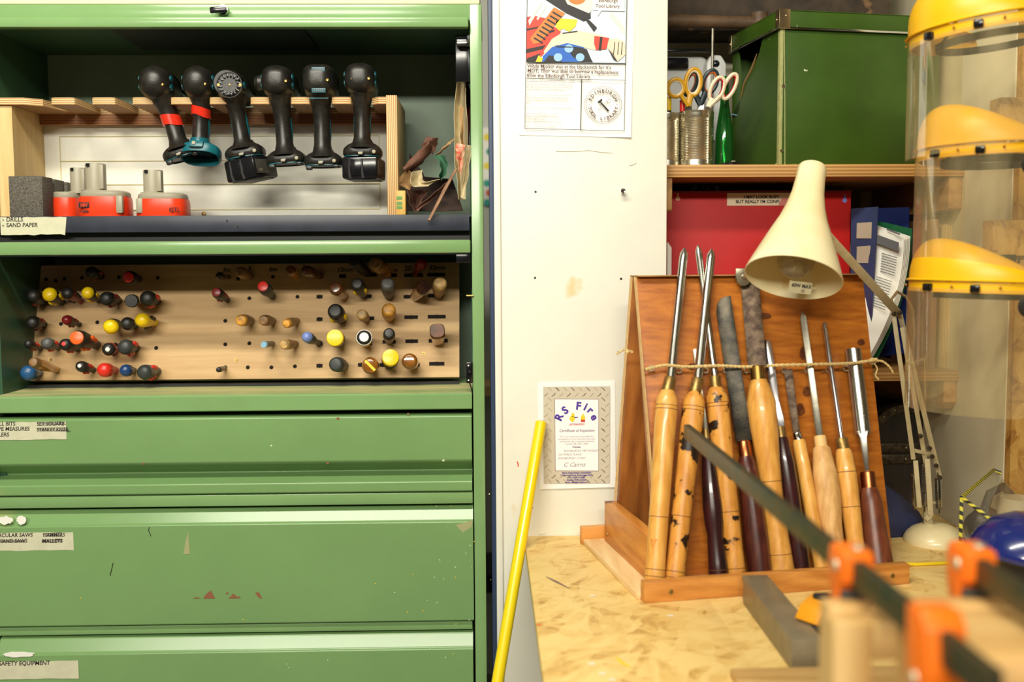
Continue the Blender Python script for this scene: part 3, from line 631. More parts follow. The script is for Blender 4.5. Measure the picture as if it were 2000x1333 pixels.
# ------------------------------------------------------------------ battery packs
REDP = mat('battery_red', (232, 62, 26), .3); GRYP = mat('battery_grey', (160, 154, 134), .42)
def batt(x0, x1, ytop, tx0, tx1, ttop, Y, label, marks, btn=None):
    cx = (P(x0, 400, Y).x + P(x1, 400, Y).x) / 2; w_ = P(x1, 400, Y).x - P(x0, 400, Y).x; z0 = BSZ; zt = P(300, ytop, Y).z; d_ = .078
    T = thing('battery_pack', label, 'battery', (cx, Y + d_ / 2, z0), 'red battery packs on the black shelf')
    b = MB(); M = xf(cx, Y + d_ / 2, z0)
    b.lathe([(0, .0002), (.49, .0002), (.5, .003), (.5, (zt - z0) * .72), (.485, zt - z0), (0, zt - z0)], M, 40, w_, d_, sq=3.0)
    for i, v in enumerate(b.v): pass
    B = part('casing', b, REDP, T)
    g = MB(); h = zt - z0
    g.lathe([(0, h + .0002), (.46, h + .0002), (.47, h + .002), (.46, h + .009), (.42, h + .012), (0, h + .012)], M, 36, w_, d_, sq=3.0)
    txc = (P(tx0, 350, Y + .03).x + P(tx1, 350, Y + .03).x) / 2; tw = (P(tx1, 350, Y + .03).x - P(tx0, 350, Y + .03).x) / 2; tt = P(300, ttop, Y + .03).z - z0
    MT = xf(txc, Y + .04, z0)
    g.lathe([(0, h + .010), (tw * 1.3, h + .010), (tw * 1.3, h + .014), (tw, h + .015), (tw, tt - .002), (tw * .95, tt), (tw * .8, tt), (tw * .8, tt - .006), (0, tt - .006)], MT, 28, m=0)
    g.box((-tw * .55, -tw - .0012, tt - .007), (-tw * .2, -tw * .9, tt - .0008), 1, 0, MT)
    g.box((tw * .6, -tw * .9, h + .016), (tw * 1.08, -tw * .5, tt - .003), 0, .001, MT)
    part('contact_tower', g, [GRYP, BLKGLOSS], T)
    if btn:
        k = MB(); c = P(btn, (ytop + 420) / 2 - 1, Y + .006); k.box((c.x - .007, Y + .001, z0 + .006), (c.x + .007, Y + .012, z0 + h * 1.05), 0, .004); part('release_button', k, GRYP, T)
    if marks:
        t = MB()
        for px, py, s_, sz in marks:
            if s_ == '18V': t.box((-.001, -.002, 0), (.019, .0085, .0005), 0, .0005, wall_M(px, py, Y - .0004)); t.text(s_, wall_M(px + 1, py, Y - .0012), sz, 1, bold=.0003)
            else: t.text(s_, wall_M(px, py, Y - .0012), sz, 0, bold=.0003)
        part('marking', t, [INK, REDP], T)
batt(90, 146, 385, 134, 165, 327, .09, 'red and grey battery pack farthest left, partly behind another pack', [(93, 414, 'L', .014)])
batt(143, 242, 383, 164, 203, 319, .04, 'red and grey battery pack marked 18V beside the sanding blocks', [(155, 404, '18V', .0095), (155, 415, '1.3Ah', .0075)], 234)
batt(257, 357, 388, 277, 315, 332, .04, 'red and grey battery pack standing apart, with hand written letters', [(330, 414, 'GTL', .012)], 273)
FOAM = mat('grey_foam', (112, 106, 96), .95, rgb2=(70, 66, 60), vscale=420, bump=.6, bscale=500)
for i, (x0, x1, yt, Y, lb) in enumerate(((18, 84, 344, .045, 'large speckled grey sanding block nearest the front of the shelf'), (60, 108, 350, .105, 'grey sanding block just behind the front one'), (88, 133, 356, .15, 'grey sanding block farthest back beside the battery packs'))):
    b = MB(); b.box((P(x0, 400, Y).x, Y, BSZ), (P(x1, 400, Y).x, Y + .05, P(50, yt, Y).z), 0, .002); single('sanding_block', b, FOAM, lb, 'sanding block', group='sanding blocks on the black shelf')
# ------------------------------------------------------------------ sandpaper scraps
def sheet(name, ptsL, ptsR, Y0, Y1, mt, label, curl=0.0, cat='sandpaper', th=.0009, wav=.004, seed=0):
    """sheet between two px polylines; Y varies from Y0 (left) to Y1 (right); wavy and curled"""
    r = random.Random(seed)
    ph = r.uniform(0, 6)
    def ip(pts, u):
        k = u * (len(pts) - 1); i = min(int(k), len(pts) - 2); f = k - i
        return (pts[i][0] * (1 - f) + pts[i + 1][0] * f, pts[i][1] * (1 - f) + pts[i + 1][1] * f)
    def fn(u, v):
        a, c = ip(ptsL, u), ip(ptsR, u); x = a[0] * (1 - v) + c[0] * v; y = a[1] * (1 - v) + c[1] * v
        Y = Y0 * (1 - v) + Y1 * v + curl * (1 - (2 * v - 1) ** 2) + wav * sin(u * 5 + v * 4 + ph)
        return P(x + 1.2 * sin(u * 17 + ph) * (v in (0.0, 1.0)), y, Y)
    b = MB(); b.grid(fn, 14, 6, 0, th); single(name, b, mt, label, cat, group='sandpaper scraps at the right end of the black shelf')
SBR = mat('paper_brown', (112, 74, 58), .8, var=.3, vscale=60, bump=.3, bscale=600); SCR = mat('paper_cream', (206, 190, 150), .8, var=.2, vscale=40)
SGR = mat('paper_green', (70, 122, 92), .8, var=.25, vscale=50); SDK = mat('paper_dark', (66, 50, 44), .85, var=.3, vscale=50, bump=.4, bscale=600); SRD = mat('paper_red', (150, 36, 34), .75, var=.2, vscale=40)
STN = mat('paper_tan', (178, 140, 92), .8, var=.25, vscale=40); SOR = mat('paper_orange', (224, 62, 26), .6, rgb2=(232, 190, 160), vscale=110)
sheet('sandpaper_sheet', [(893, 143), (887, 240), (890, 330), (897, 390)], [(907, 140), (912, 230), (912, 330), (908, 392)], .10, .05, SCR, 'tall cream sheet of sandpaper standing against the cabinet side', .05, seed=1)
sheet('sandpaper_sheet', [(904, 148), (905, 250), (903, 330)], [(919, 178), (917, 250), (916, 320)], .12, .14, SRD, 'dark red sheet of sandpaper behind the tall cream one', .01, seed=2)
sheet('sandpaper_strip', [(897, 208), (899, 260), (900, 300)], [(905, 210), (906, 260), (905, 300)], .03, .03, STN, 'narrow tan strip stuck upright inside the tall sheet', .004, seed=3)
sheet('sandpaper_strip', [(890, 280), (891, 305), (897, 335)], [(908, 283), (906, 305), (900, 342)], .015, .02, SOR, 'orange and white torn strip hanging in front of the tall sheet', .004, seed=4)
sheet('sandpaper_sheet', [(921, 284), (916, 330), (908, 390)], [(913, 283), (907, 335), (898, 385)], .03, .04, SCR, 'small cream sheet leaning at the right end beside the hinge', .01, seed=5)
sheet('sandpaper_fold', [(838, 276), (812, 300), (786, 328)], [(846, 292), (826, 318), (798, 340)], .06, .08, SBR, 'brown folded sandpaper with a hole, on top of the scraps', -.01, seed=6)
sheet('sandpaper_fold', [(833, 267), (829, 276), (822, 284)], [(856, 270), (853, 286), (846, 302)], .09, .10, SBR, 'dark brown sandpaper corner behind the folded piece', -.008, seed=7)
sheet('sandpaper_curl', [(846, 303), (856, 312), (862, 330), (858, 345)], [(868, 304), (874, 318), (872, 338), (862, 352)], .07, .075, SGR, 'curled green sandpaper in the middle of the scraps', .02, seed=8)
sheet('sandpaper_curl', [(806, 335), (800, 352), (806, 366), (836, 364)], [(826, 332), (824, 348), (830, 356), (858, 350)], .05, .06, SCR, 'curled pale cream sandpaper in front of the green one', .012, seed=9)
sheet('sandpaper_fold', [(796, 372), (800, 400), (812, 416)], [(838, 372), (824, 392), (812, 414)], .045, .075, SBR, 'folded brown sandpaper tube lying at the bottom of the scraps', .03, seed=10)
sheet('sandpaper_strip', [(872, 356), (850, 375), (812, 406)], [(872, 362), (852, 384), (815, 414)], .03, .04, SBR, 'brown strip of sandpaper sloping down to the shelf edge', .004, seed=11)
sheet('sandpaper_fold', [(778, 350), (779, 362), (800, 372)], [(796, 328), (808, 344), (806, 362)], .08, .06, STN, 'tan scrap of sandpaper against the side of the drill rack', .01, seed=12)
sheet('sandpaper_sheet', [(800, 300), (830, 345), (884, 350)], [(792, 412), (850, 414), (905, 412)], .15, .12, SDK, 'dark crumpled sandpaper behind all the other scraps', .03, wav=.02, seed=13)
sheet('sandpaper_strip', [(886, 270), (868, 286), (852, 302)], [(887, 273), (870, 290), (854, 305)], .11, .11, STN, 'thin pale strip poking out behind the green curl', .002, seed=14)
b = MB(); b.tube([P(891, 330, .03), P(868, 372, .015), P(838, 431, -.004)], [.0035, .0055, .004], 8, flat=.6); single('wooden_stick', b, wood('stick_wood', (168, 132, 100), (120, 86, 66), 'Z', .8, 12), 'rough thin wooden stick poking over the edge of the black shelf', 'stick')
b = MB(); a = P(774, 416, .03); c = P(792, 372, .03); b.box((a.x, .03, BSZ), (c.x, .05, c.z), 0, .002)
for z in (.012, .02, .03): b.box((a.x + .001, .0292, BSZ + z), (a.x + .012, .0301, BSZ + z + .006), 1)
single('wood_block', b, [wood('block_wood', (220, 176, 92), (190, 140, 60), 'Z'), mat('green_stain', (96, 146, 78), .6)], 'small upright wood offcut with green paint beside the drill rack', 'wood block')
# ================================================================== PEG BOARD
pb0 = P(480, 741, .16); pb1 = P(480, 517, .235)
PN = V(0, -(pb1.z - pb0.z), (pb1.y - pb0.y)).normalized(); 
if PN.y > 0: PN = -PN
def pbp(px, py, off=0.0): return PP(px, py, pb0 + PN * off, PN)
def pegboard():
    A, B_, C_, D_ = pbp(58, 744), pbp(897, 737), pbp(897, 513), pbp(68, 519)
    b = MB(); t = PN * -.018
    b.add([A, B_, C_, D_, A + t, B_ + t, C_ + t, D_ + t], [[0, 1, 2, 3], [7, 6, 5, 4], [0, 4, 5, 1], [1, 5, 6, 2], [2, 6, 7, 3], [3, 7, 4, 0]])
    ux = (B_ - A).normalized(); uy = PN.cross(ux).normalized()
    def MPn(px, py, off=.0004): 
        p = pbp(px, py, off); return Matrix(((ux.x, uy.x, PN.x, p.x), (ux.y, uy.y, PN.y, p.y), (ux.z, uy.z, PN.z, p.z), (0, 0, 0, 1)))
    for x, y in ((90, 546), (109, 549), (126, 545), (232, 542), (308, 543), (119, 633), (190, 630), (305, 680), (440, 627), (440, 673), (487, 583), (487, 671), (533, 541), (581, 580), (484, 718), (530, 718), (576, 716), (160, 543), (465, 545), (533, 671), (440, 718), (270, 543)):
        b.lathe([(0, 0), (.0043, 0)], MPn(x, y), 14, m=1)
    for x, y, w_ in ((624, 580, 12), (624, 624, 12), (624, 715, 12), (669, 540, 14), (724, 537, 26), (770, 538, 12), (808, 538, 38), (852, 537, 36), (716, 579, 20), (795, 580, 14), (850, 578, 30), (722, 622, 18), (803, 620, 27), (853, 619, 36), (715, 671, 24), (760, 668, 26), (804, 667, 25), (856, 666, 38), (706, 713, 14), (748, 713, 14), (815, 713, 10), (853, 711, 30), (628, 540, 8)):
        h = .004; w2 = w_ * .00108 / 2; b.box((-w2, -h, 0), (w2, h, .0003), 1, 0, MPn(x, y)); b.lathe([(0, .0004), (.0048, .0004)], MPn(x, y), 10, m=1)
    for x, y in ((98, 703), (461, 704), (828, 691)):
        b.lathe([(0, .0004), (.0042, .0008), (.0045, 0)], MPn(x, y), 14, m=2); b.lathe([(0, .001), (.0013, .001)], MPn(x, y), 8, m=1)
    for x, y, s, z in ((434, 531, '3m', .014), (484, 529, '5', .014), (525, 530, '6m', .014), (658, 531, '12mm', .0135), (768, 531, 'm', .012), (789, 529, '20', .016), (838, 527, '32mm', .014)):
        b.text(s, MPn(x, y, .0006), z, 3, bold=.0003, shear=.1)
    T = single('peg_board', b, [wood('peg_board_wood', (206, 170, 118), (184, 146, 96), 'X', .55, 10, .5, ring=5), mat('hole_dark', (20, 12, 8), .9), BRASS, mat('marker_ink', (40, 30, 26), .8)],
        'tilted pale plywood board drilled with holes and slots for hand tools', 'tool board', loc=(A + B_) / 2)
    ld = MB(); ld.box((A.x - .01, .14, TRAYZ + .0006), (B_.x, .159, TRAYZ + .006)); single('ledge_strip', ld, DARK, 'dark strip on the tray along the foot of the drilled board', 'strip')
pegboard()
C = dict(k=(34, 32, 30), dr=(128, 26, 30), r=(214, 44, 32), y=(244, 206, 20), o=(236, 98, 30), g=(86, 86, 84), dg=(52, 56, 56), b=(38, 84, 130), nb=(24, 60, 110), lb=(140, 186, 216), pb=(120, 140, 206),
         am=(198, 128, 34), br=(104, 58, 28), db=(66, 34, 22), wd=(176, 132, 80), lw=(212, 170, 104), gr=(28, 62, 42), w=(224, 224, 220), tn=(150, 110, 66), ow=(226, 160, 60), gy=(120, 110, 92), dam=(150, 92, 30))
def cm(k):
    c = C[k]
    if k in ('am', 'dam'): return mat('amber_' + k, c, .12, coat=.6, rgb2=tuple(int(q * .7) for q in c), vscale=30)
    if k in ('br', 'db'): return mat('varnish_' + k, c, .22, rgb2=tuple(int(q * .6) for q in c), vscale=40, coat=.3)
    if k in ('wd', 'lw', 'tn', 'ow', 'gy'): return mat('handlewood_' + k, c, .45, rgb2=tuple(int(q * .72) for q in c), vscale=70)
    if k in ('k', 'dg', 'g'): return mat('grip_' + k, c, .45, var=.2, vscale=80)
    return mat('tool_' + k, c, .3, var=.08, vscale=50)
HP = {'f': [(0, .56), (.2, .66), (.45, .88), (.6, .9), (.62, 1.0), (.86, 1.0)], 'd': [(0, .50), (.10, .58), (.2, .52), (.36, .70), (.6, .95), (.78, 1.0), (.86, .98)], 'w': [(0, .56), (.06, .66), (.12, .68), (.14, .62), (.3, .84), (.6, 1.0), (.86, .98)], 's': [(0, .62), (.12, .78), (.4, .9), (.86, 1.0)], 'b': [(0, .5), (.12, .52), (.3, .5), (.5, .8), (.72, 1.0), (.86, .97)]}
CP = {'f': [(.86, 1.0), (.97, .98), (.995, .93), (1, .86), (1, 0)], 'd': [(.86, .98), (.93, .88), (.98, .62), (1, .3), (1, 0)], 'w': [(.86, .98), (.96, .9), (.995, .72), (1, .6), (1, 0)], 's': [(.86, 1.0), (.97, .98), (1, .88), (1, 0)], 'b': [(.86, .97), (.94, .82), (.985, .5), (1, 0)]}
def ptool(butt, base, rpx, typ, cap, body, acc, label, cat='screwdriver', L=.085, name='screwdriver', extra=None):
    p0 = pbp(*base, .001); p1 = pbp(*butt, L)
    r = rpx * S(p1.y)
    M = axis_M(p0, p1); ln = (p1 - p0).length
    T = thing(name, label, cat, p0, 'hand tools pushed into the drilled board')
    sq = {'s': 0, 'q': 3.2}.get(typ, 0); typ = 's' if typ == 'q' else typ
    b = MB(); b.lathe([(0, 0)] + [(q * r, t * ln) for t, q in HP[typ]] + [(0, .86 * ln)], M, 24, sq=sq)
    H_ = part('handle', b, cm(body), T)
    b = MB(); b.lathe([(0, .8605 * ln)] + [(q * r, t * ln) for t, q in CP[typ]], M, 24, sq=sq)
    if extra == 'ring': b.lathe([(r * .55, ln * 1.0002), (r * .6, ln * 1.004), (0, ln * 1.012)], M, 20, m=1)
    if extra == 'dot': b.lathe([(r * .36, ln * .995), (r * .3, ln * 1.006), (0, ln * 1.01)], M, 16, m=1)
    if extra == 'disc': b.lathe([(r * .78, ln * .965), (r * .74, ln * .992), (r * .5, ln * 1.004), (0, ln * 1.008)], M, 20, m=1)
    if extra == 'stripe': b.box((-r * .12, -r * .8, ln * .99), (r * .18, r * .8, ln * 1.004), 1, 0, M)
    mk = 'w' if (extra == 'dot' and 'white mark' in label) else (acc or 'w')
    part('end_cap', b, [cm(cap), mat('cap_mark_' + mk, C[mk], .35)], T)
    if acc and extra not in ('ring', 'stripe') and not (extra == 'disc' and acc == 'r'):
        b = MB()
        for a in (.3, 2.2, 4.3):
            for t in (.42, .62):
                rr_ = r * (.74 if t < .5 else .93); b.ball((cos(a) * rr_, sin(a) * rr_, t * ln), r * .33, 0, 10, (1, 1, 2.0), M)
        part('grip_inlay', b, cm(acc), T)
    if extra == 'ring':
        b = MB(); b.lathe([(r * .99, .85 * ln), (r * 1.06, .87 * ln), (r * 1.04, .93 * ln), (r * .95, .94 * ln)], M, 24); part('rim', b, cm(acc), T)
    b = MB(); b.lathe([(0, -.03), (.0032, -.03), (.0032, .001), (0, .001)], M, 10); part('shank', b, STEEL, T)
    if name == 'chisel':
        b = MB(); b.lathe([(r * .58, 0), (r * .62, .004), (r * .62, .09 * ln), (r * .58, .1 * ln)], M, 20); part('collar', b, cm('k') if body in ('k', 'dg') else BRASS, T)
sd_ = [
 ((61, 576), (87, 591), 14, 'd', 'k', 'k', 'dr', 'black screwdriver farthest left in the second row of the board'),
 ((93, 573), (122, 590), 14, 'd', 'y', 'k', 'y', 'screwdriver with a round yellow end, left one of two in the second row'),
 ((128, 571), (159, 588), 12, 'd', 'k', 'dr', 'k', 'black and dark red screwdriver between the two yellow ended ones'),
 ((168, 570), (194, 587), 12, 'd', 'y', 'k', 'y', 'yellow ended screwdriver with black striped body, second row'),
 ((204, 583), (232, 588), 14, 'd', 'k', 'k', 'dr', 'thick black screwdriver right of the striped yellow one'),
 ((285, 582), (307, 589), 15, 'd', 'k', 'k', 'r', 'fat black screwdriver at the right end of the left second row'),
 ((176, 531), (198, 541), 12, 'd', 'k', 'k', 'dr', 'dark screwdriver in shade at the top left of the board'),
 ((250, 542), (271, 545), 13, 'd', 'k', 'k', 'r', 'black screwdriver with a red disc end at the top left of the board'),
 ((60, 630), (86, 634), 13, 'd', 'k', 'k', 'dr', 'black screwdriver alone at the left end of the third row'),
 ((127, 624), (155, 634), 10, 'b', 'dr', 'k', 'dr', 'slim dark red screwdriver with black waist in the third row'),
 ((215, 640), (228, 631), 15, 'd', 'y', 'k', None, 'screwdriver with a domed mustard yellow end pointing down, third row'),
 ((246, 632), (264, 636), 13, 'd', 'k', 'gr', None, 'dark green and black screwdriver between two yellow ones'),
 ((273, 625), (303, 630), 14, 'd', 'y', 'y', 'k', 'bright yellow screwdriver with a black band, third row'),
 ((53, 671), (80, 681), 9, 'd', 'k', 'k', 'r', 'small black screwdriver with red dots at the left of the fourth row'),
 ((89, 670), (113, 678), 12, 'd', 'g', 'g', 'r', 'grey ended screwdriver with a red body in the fourth row'),
 ((124, 672), (153, 682), 12, 'd', 'k', 'k', 'r', 'dark screwdriver with a small red square on its end, fourth row'),
 ((210, 683), (227, 680), 13, 'd', 'k', 'r', 'k', 'black screwdriver with red rim and a white mark on its end'),
 ((241, 678), (266, 680), 15, 'd', 'dg', 'k', 'r', 'fat grey black screwdriver ending the left fourth row'),
 ((51, 729), (77, 728), 15, 'd', 'b', 'b', None, 'large blue screwdriver in the bottom left corner of the board'),
 ((155, 715), (183, 723), 11, 'd', 'k', 'k', 'r', 'black screwdriver with a white mark in the bottom row'),
 ((200, 723), (225, 724), 14, 'd', 'r', 'r', None, 'bright red round ended screwdriver in the bottom row'),
 ((243, 724), (261, 724), 12, 'd', 'nb', 'dg', None, 'deep blue screwdriver in the bottom row next to the red one'),
 ((278, 728), (308, 725), 15, 'd', 'dg', 'g', 'r', 'fat dark grey screwdriver with a red flank in the bottom row'),
 ((422, 571), (444, 586), 11, 'd', 'k', 'k', 'dr', 'black screwdriver with a dark red disc end near the middle of the board'),
 ((513, 559), (533, 580), 13, 'd', 'dg', 'dg', 'r', 'screwdriver with a bright red disc end and grey green body'),
 ((515, 674), (533, 671), 6.5, 's', 'lb', 'gy', None, 'thin screwdriver with a pale blue end'),
]
for q in sd_:
    ptool(*q, extra='dot' if 'white mark' in q[7] or 'red square' in q[7] else ('disc' if 'disc end' in q[7] else None), L=.075 if q[0][0] < 320 else .08)
ptool((149, 660), (189, 674), 17, 'd', 'k', 'k', 'o', 'large black screwdriver with an orange disc end and red collar', L=.12, extra='disc')
ptool((256, 588), (272, 589), 13, 's', 'k', 'am', None, 'black hexagonal ended screwdriver with yellow flutes in the second row')
cs_ = [
 ((64, 708), (111, 723), 11, 'w', 'tn', 'am', None, 'long amber wood handled tool lying low at the bottom left', .13),
 ((426, 539), (447, 542), 8, 'b', 'db', 'db', None, 'tiny dark brown tool in the top row under the 3 mark', .07),
 ((468, 531), (489, 541), 11, 'w', 'tn', 'tn', None, 'brown wooden chisel handle leaning in the top row', .08),
 ((567, 527), (579, 541), 10, 'w', 'br', 'am', None, 'amber brown handle leaning left in the top row', .08),
 ((596, 528), (626, 540), 11, 'w', 'br', 'br', None, 'dark brown chisel handle leaning right in the top row', .085),
 ((470, 626), (490, 626), 12, 'w', 'ow', 'tn', None, 'chisel with a shiny orange wooden dome end, middle row', .08),
 ((514, 626), (533, 627), 11, 'w', 'tn', 'tn', None, 'chisel with a rough brown wooden end in the middle row', .08),
 ((559, 633), (580, 626), 9.5, 'w', 'ow', 'wd', None, 'slim chisel with a small orange end in the middle row', .08),
 ((554, 674), (578, 672), 10, 'w', 'lw', 'tn', None, 'chisel with a pale wooden end beside the pale blue tool', .08),
 ((596, 657), (625, 672), 11, 'b', 'pb', 'dg', None, 'grey chisel with a lilac blue end leaning left', .09),
 ((426, 723), (440, 719), 5.5, 'w', 'k', 'gy', None, 'tiny brass coloured punch at the bottom of the board', .06),
 ((692, 512), (719, 535), 12, 'w', 'k', 'k', None, 'black chisel handle in shade in the top row of the board', .09),
 ((732, 514), (757, 535), 15, 'w', 'tn', 'am', None, 'thick amber chisel handle with ringed end in the top row', .09),
 ((825, 511), (811, 536), 11, 'b', 'dr', 'dr', None, 'dark red chisel handle leaning right in the top row', .08),
 ((654, 562), (673, 580), 14, 'w', 'br', 'dam', None, 'chisel with a glossy reddish brown end below the 12 mark', .08),
 ((697, 554), (711, 578), 13, 'w', 'k', 'k', 'y', 'black chisel with thin yellow bands', .085),
 ((757, 553), (760, 580), 14, 'w', 'g', 'dg', None, 'chisel with a smooth grey flat topped end', .085),
 ((828, 561), (809, 580), 13, 'q', 'db', 'dam', None, 'chisel with a square dark brown end leaning right', .085),
 ((860, 552), (856, 577), 14, 'w', 'lw', 'wd', None, 'chisel with a pale cork coloured end at the right of the board', .085),
 ((654, 607), (667, 625), 16, 'w', 'k', 'k', 'y', 'thick black chisel with a chipped end and yellow ring', .085),
 ((706, 614), (716, 625), 11, 'w', 'lw', 'tn', None, 'small chisel with a speckled cork end', .075),
 ((759, 604), (760, 622), 14, 'w', 'ow', 'ow', None, 'chisel with a bright orange wooden end', .085),
 ((654, 660), (663, 668), 17, 'f', 'y', 'k', None, 'fat chisel with a flat bright yellow end, upper of the two on the right', .085),
 ((711, 659), (714, 669), 15, 'w', 'k', 'y', 'w', 'black and yellow ringed chisel with a bare steel strike cap', .08),
 ((760, 651), (760, 667), 12, 'w', 'k', 'gy', None, 'chisel with a shiny black domed end and smoky body', .085),
 ((854, 646), (856, 667), 15, 'q', 'br', 'am', None, 'chisel with a square brown end and amber body, far right', .08),
 ((655, 712), (672, 714), 15, 'w', 'dg', 'dg', None, 'chisel with an oval dark grey end in the bottom row', .08),
 ((723, 714), (725, 716), 17, 'w', 'dam', 'am', 'y', 'clear amber chisel with a yellow stripe across its end', .075),
 ((763, 698), (760, 713), 17, 'f', 'y', 'k', None, 'fat chisel with a flat bright yellow end, lowest on the board', .085),
 ((799, 705), (807, 712), 16, 'w', 'dam', 'am', None, 'clear amber chisel with a scratched round end, bottom row', .08),
]
for a, b_, r_, ty, cp, bd, ac, lb, L_ in cs_:
    ptool(a, b_, r_, ty, cp, bd, ac, lb, 'chisel', L_, 'chisel', 'ring' if 'steel strike' in lb else ('stripe' if 'stripe across' in lb else None))
# ================================================================== TURNING TOOL STAND
ST_O = PZ(1258, 1180, BENCH); ST_A = rad(9.8)
SU = V(cos(ST_A), sin(ST_A), 0); SVV = V(-sin(ST_A), cos(ST_A), 0)
SM = Matrix(((SU.x, SVV.x, 0, ST_O.x), (SU.y, SVV.y, 0, ST_O.y), (0, 0, 1, BENCH), (0, 0, 0, 1)))
def st(u, v, w): return SM @ V(u, v, w)
W_ = .467; H_ = .0; VB, VT = .085, .205
     # panel foot and apex depth
HT = .545
SLOPE = (VT - VB) / HT
_q0 = SM.inverted() @ PP(1243, 540, st(0, VT, 0), SVV); _q1 = SM.inverted() @ PP(1685, 542, st(0, VT, 0), SVV)
PU0, PU1, HT = _q0.x, _q1.x, _q0.z
SLOPE = (VT - VB) / HT
PINE = wood('pine_panel', (192, 116, 38), (152, 80, 20), 'X', .38, 12, .45, ring=24)
PINEL = wood('pine_light', (236, 196, 130), (214, 166, 98), 'X', .5, 8, .8)
PINEO = wood('pine_orange', (214, 148, 72), (184, 116, 48), 'X', .4, 9, 1.2, knots=((120, 64, 28), 7.0, .05))
stand = thing('tool_stand', 'A-shaped pine stand in a shallow tray holding the wood turning tools', 'tool stand', ST_O)
def sp(name, mb, m_, **k):
    for i, v in enumerate(mb.v): mb.v[i] = SM @ v
    return part(name, mb, m_, stand, **k)
b = MB(); b.box((0.0, 0, .0002), (W_, .018, .034), 0, .0012)
for x in (.045, .435): b.lathe([(0, .0012), (.004, .0008), (.0046, -.0002)], Matrix.Translation((x, 0, .016)) @ Matrix.Rotation(pi / 2, 4, 'X'), 12, m=1); b.lathe([(0, .0014), (.0014, .0014)], Matrix.Translation((x, 0, .016)) @ Matrix.Rotation(pi / 2, 4, 'X'), 8, m=2)
sp('front_rail', b, [PINEO, BRASS, DARK])
b = MB(); b.box((-.006, .0185, .0002), (W_ - .012, .345, .011), 0, .0012); sp('tray_floor', b, wood('tray_floor_wood', (238, 208, 156), (216, 176, 118), 'Y', .55, 8, .6))
b = MB(); b.box((-.009, .3455, .0002), (W_ - .03, .361, .034), 0, .0012); sp('back_rail', b, PINEO)
for x0 in (PU0 - .022, PU1 - .062):
    b = MB(); b.box((x0, .052, .0114), (x0 + .022, .328, .088), 0, .0012)
    if x0 < .1: 
        for y, z in ((.075, .03), (.31, .028)): b.lathe([(0, .0015), (.004, .001), (.0045, -.0002)], Matrix.Translation((x0, y, z)) @ Matrix.Rotation(-pi / 2, 4, 'Y'), 12, m=1)
    sp('foot_block', b, [wood('foot_wood', (222, 152, 70), (190, 116, 44), 'Y', .4, 8, 1.2, knots=((110, 60, 28), 9.0, .09, (1, .5, 1))), BRASS])
def panel(v0, v1, flip):
    b = MB(); t = .0145; x0, x1 = PU0, PU1
    d = V(0, v1 - v0, HT - .012).normalized(); n = V(0, -d.z, d.y) * (1 if not flip else -1)
    L = (HT - .012) / d.z
    M = Matrix(((1, 0, 0, 0), (0, d.y, n.y, v0), (0, d.z, n.z, .0118), (0, 0, 0, 1)))
    b.box((x0, 0, -t), (x1, L, 0), 0, .0012, M); return b
pf_ = panel(VB, VT, False)
def _front_v(w): return VB + SLOPE * (w - .0118)
for kx, ky, ka, kb in ((1494, 617, 12, 5.5), (1486, 648, 4, 9), (1568, 690, 6, 13), (1576, 765, 8, 9), (1563, 800, 9, 12), (1682, 668, 7, 6), (1332, 900, 11, 9), (1352, 716, 10, 6)):
    n_ = 18; vs_ = []
    for i in range(n_):
        a = 2 * pi * i / n_; x_, y_ = kx + ka * cos(a) * (1 + .12 * sin(3 * a)), ky + kb * sin(a); v_ = VB + .05
        for _ in range(8): p_ = PP(x_, y_, st(0, v_, 0), SVV); v_ = _front_v(p_.z - BENCH) - .0005
        vs_.append(SM.inverted() @ p_)
    pf_.add(vs_, [list(range(n_))[::-1]], 1)
sp('front_panel', pf_, [PINE, mat('pine_knot', (82, 38, 14), .4, rgb2=(112, 58, 22), vscale=120)])
sp('back_panel', panel(.335, VT + .034, True), wood('pine_back', (170, 104, 44), (128, 70, 24), 'Z', .45, 8, 1.2))
eb = MB()   # pale sawn edges of the two panels on the left
for (v0, v1) in ((VB + .001, VT + .001), (.335 - .0135, VT + .0205)):
    eb.add([(PU0 - .0008, v0, .0885), (PU0 - .0008, v0 + .013, .0885), (PU0 - .0008, v1 + .013, HT - .001), (PU0 - .0008, v1, HT - .001), (PU0 - .0001, v0, .0885), (PU0 - .0001, v0 + .013, .0885), (PU0 - .0001, v1 + .013, HT - .001), (PU0 - .0001, v1, HT - .001)], [[0, 1, 2, 3], [7, 6, 5, 4], [0, 4, 5, 1], [1, 5, 6, 2], [2, 6, 7, 3], [3, 7, 4, 0]])
sp('sawn_edge', eb, PINEL)
b = MB(); b.box((PU0 - .001, VT - .013, HT - .0005), (PU1 + .001, VT + .034, HT + .0015), 0, .0005); sp('top_edge', b, wood('top_edge_wood', (190, 150, 96), (150, 108, 60), 'X', .6))
def front_v(w): return VB + SLOPE * (w - .0118)
def TP(px, py, off=.006):
    """point seen at a pixel lying 'off' in front of the leaning front panel"""
    v = VB + .05
    n = SVV
    for _ in range(8):
        p = PP(px, py, st(0, v, 0), n); w_ = p.z - BENCH; v = front_v(w_) - off
    return p
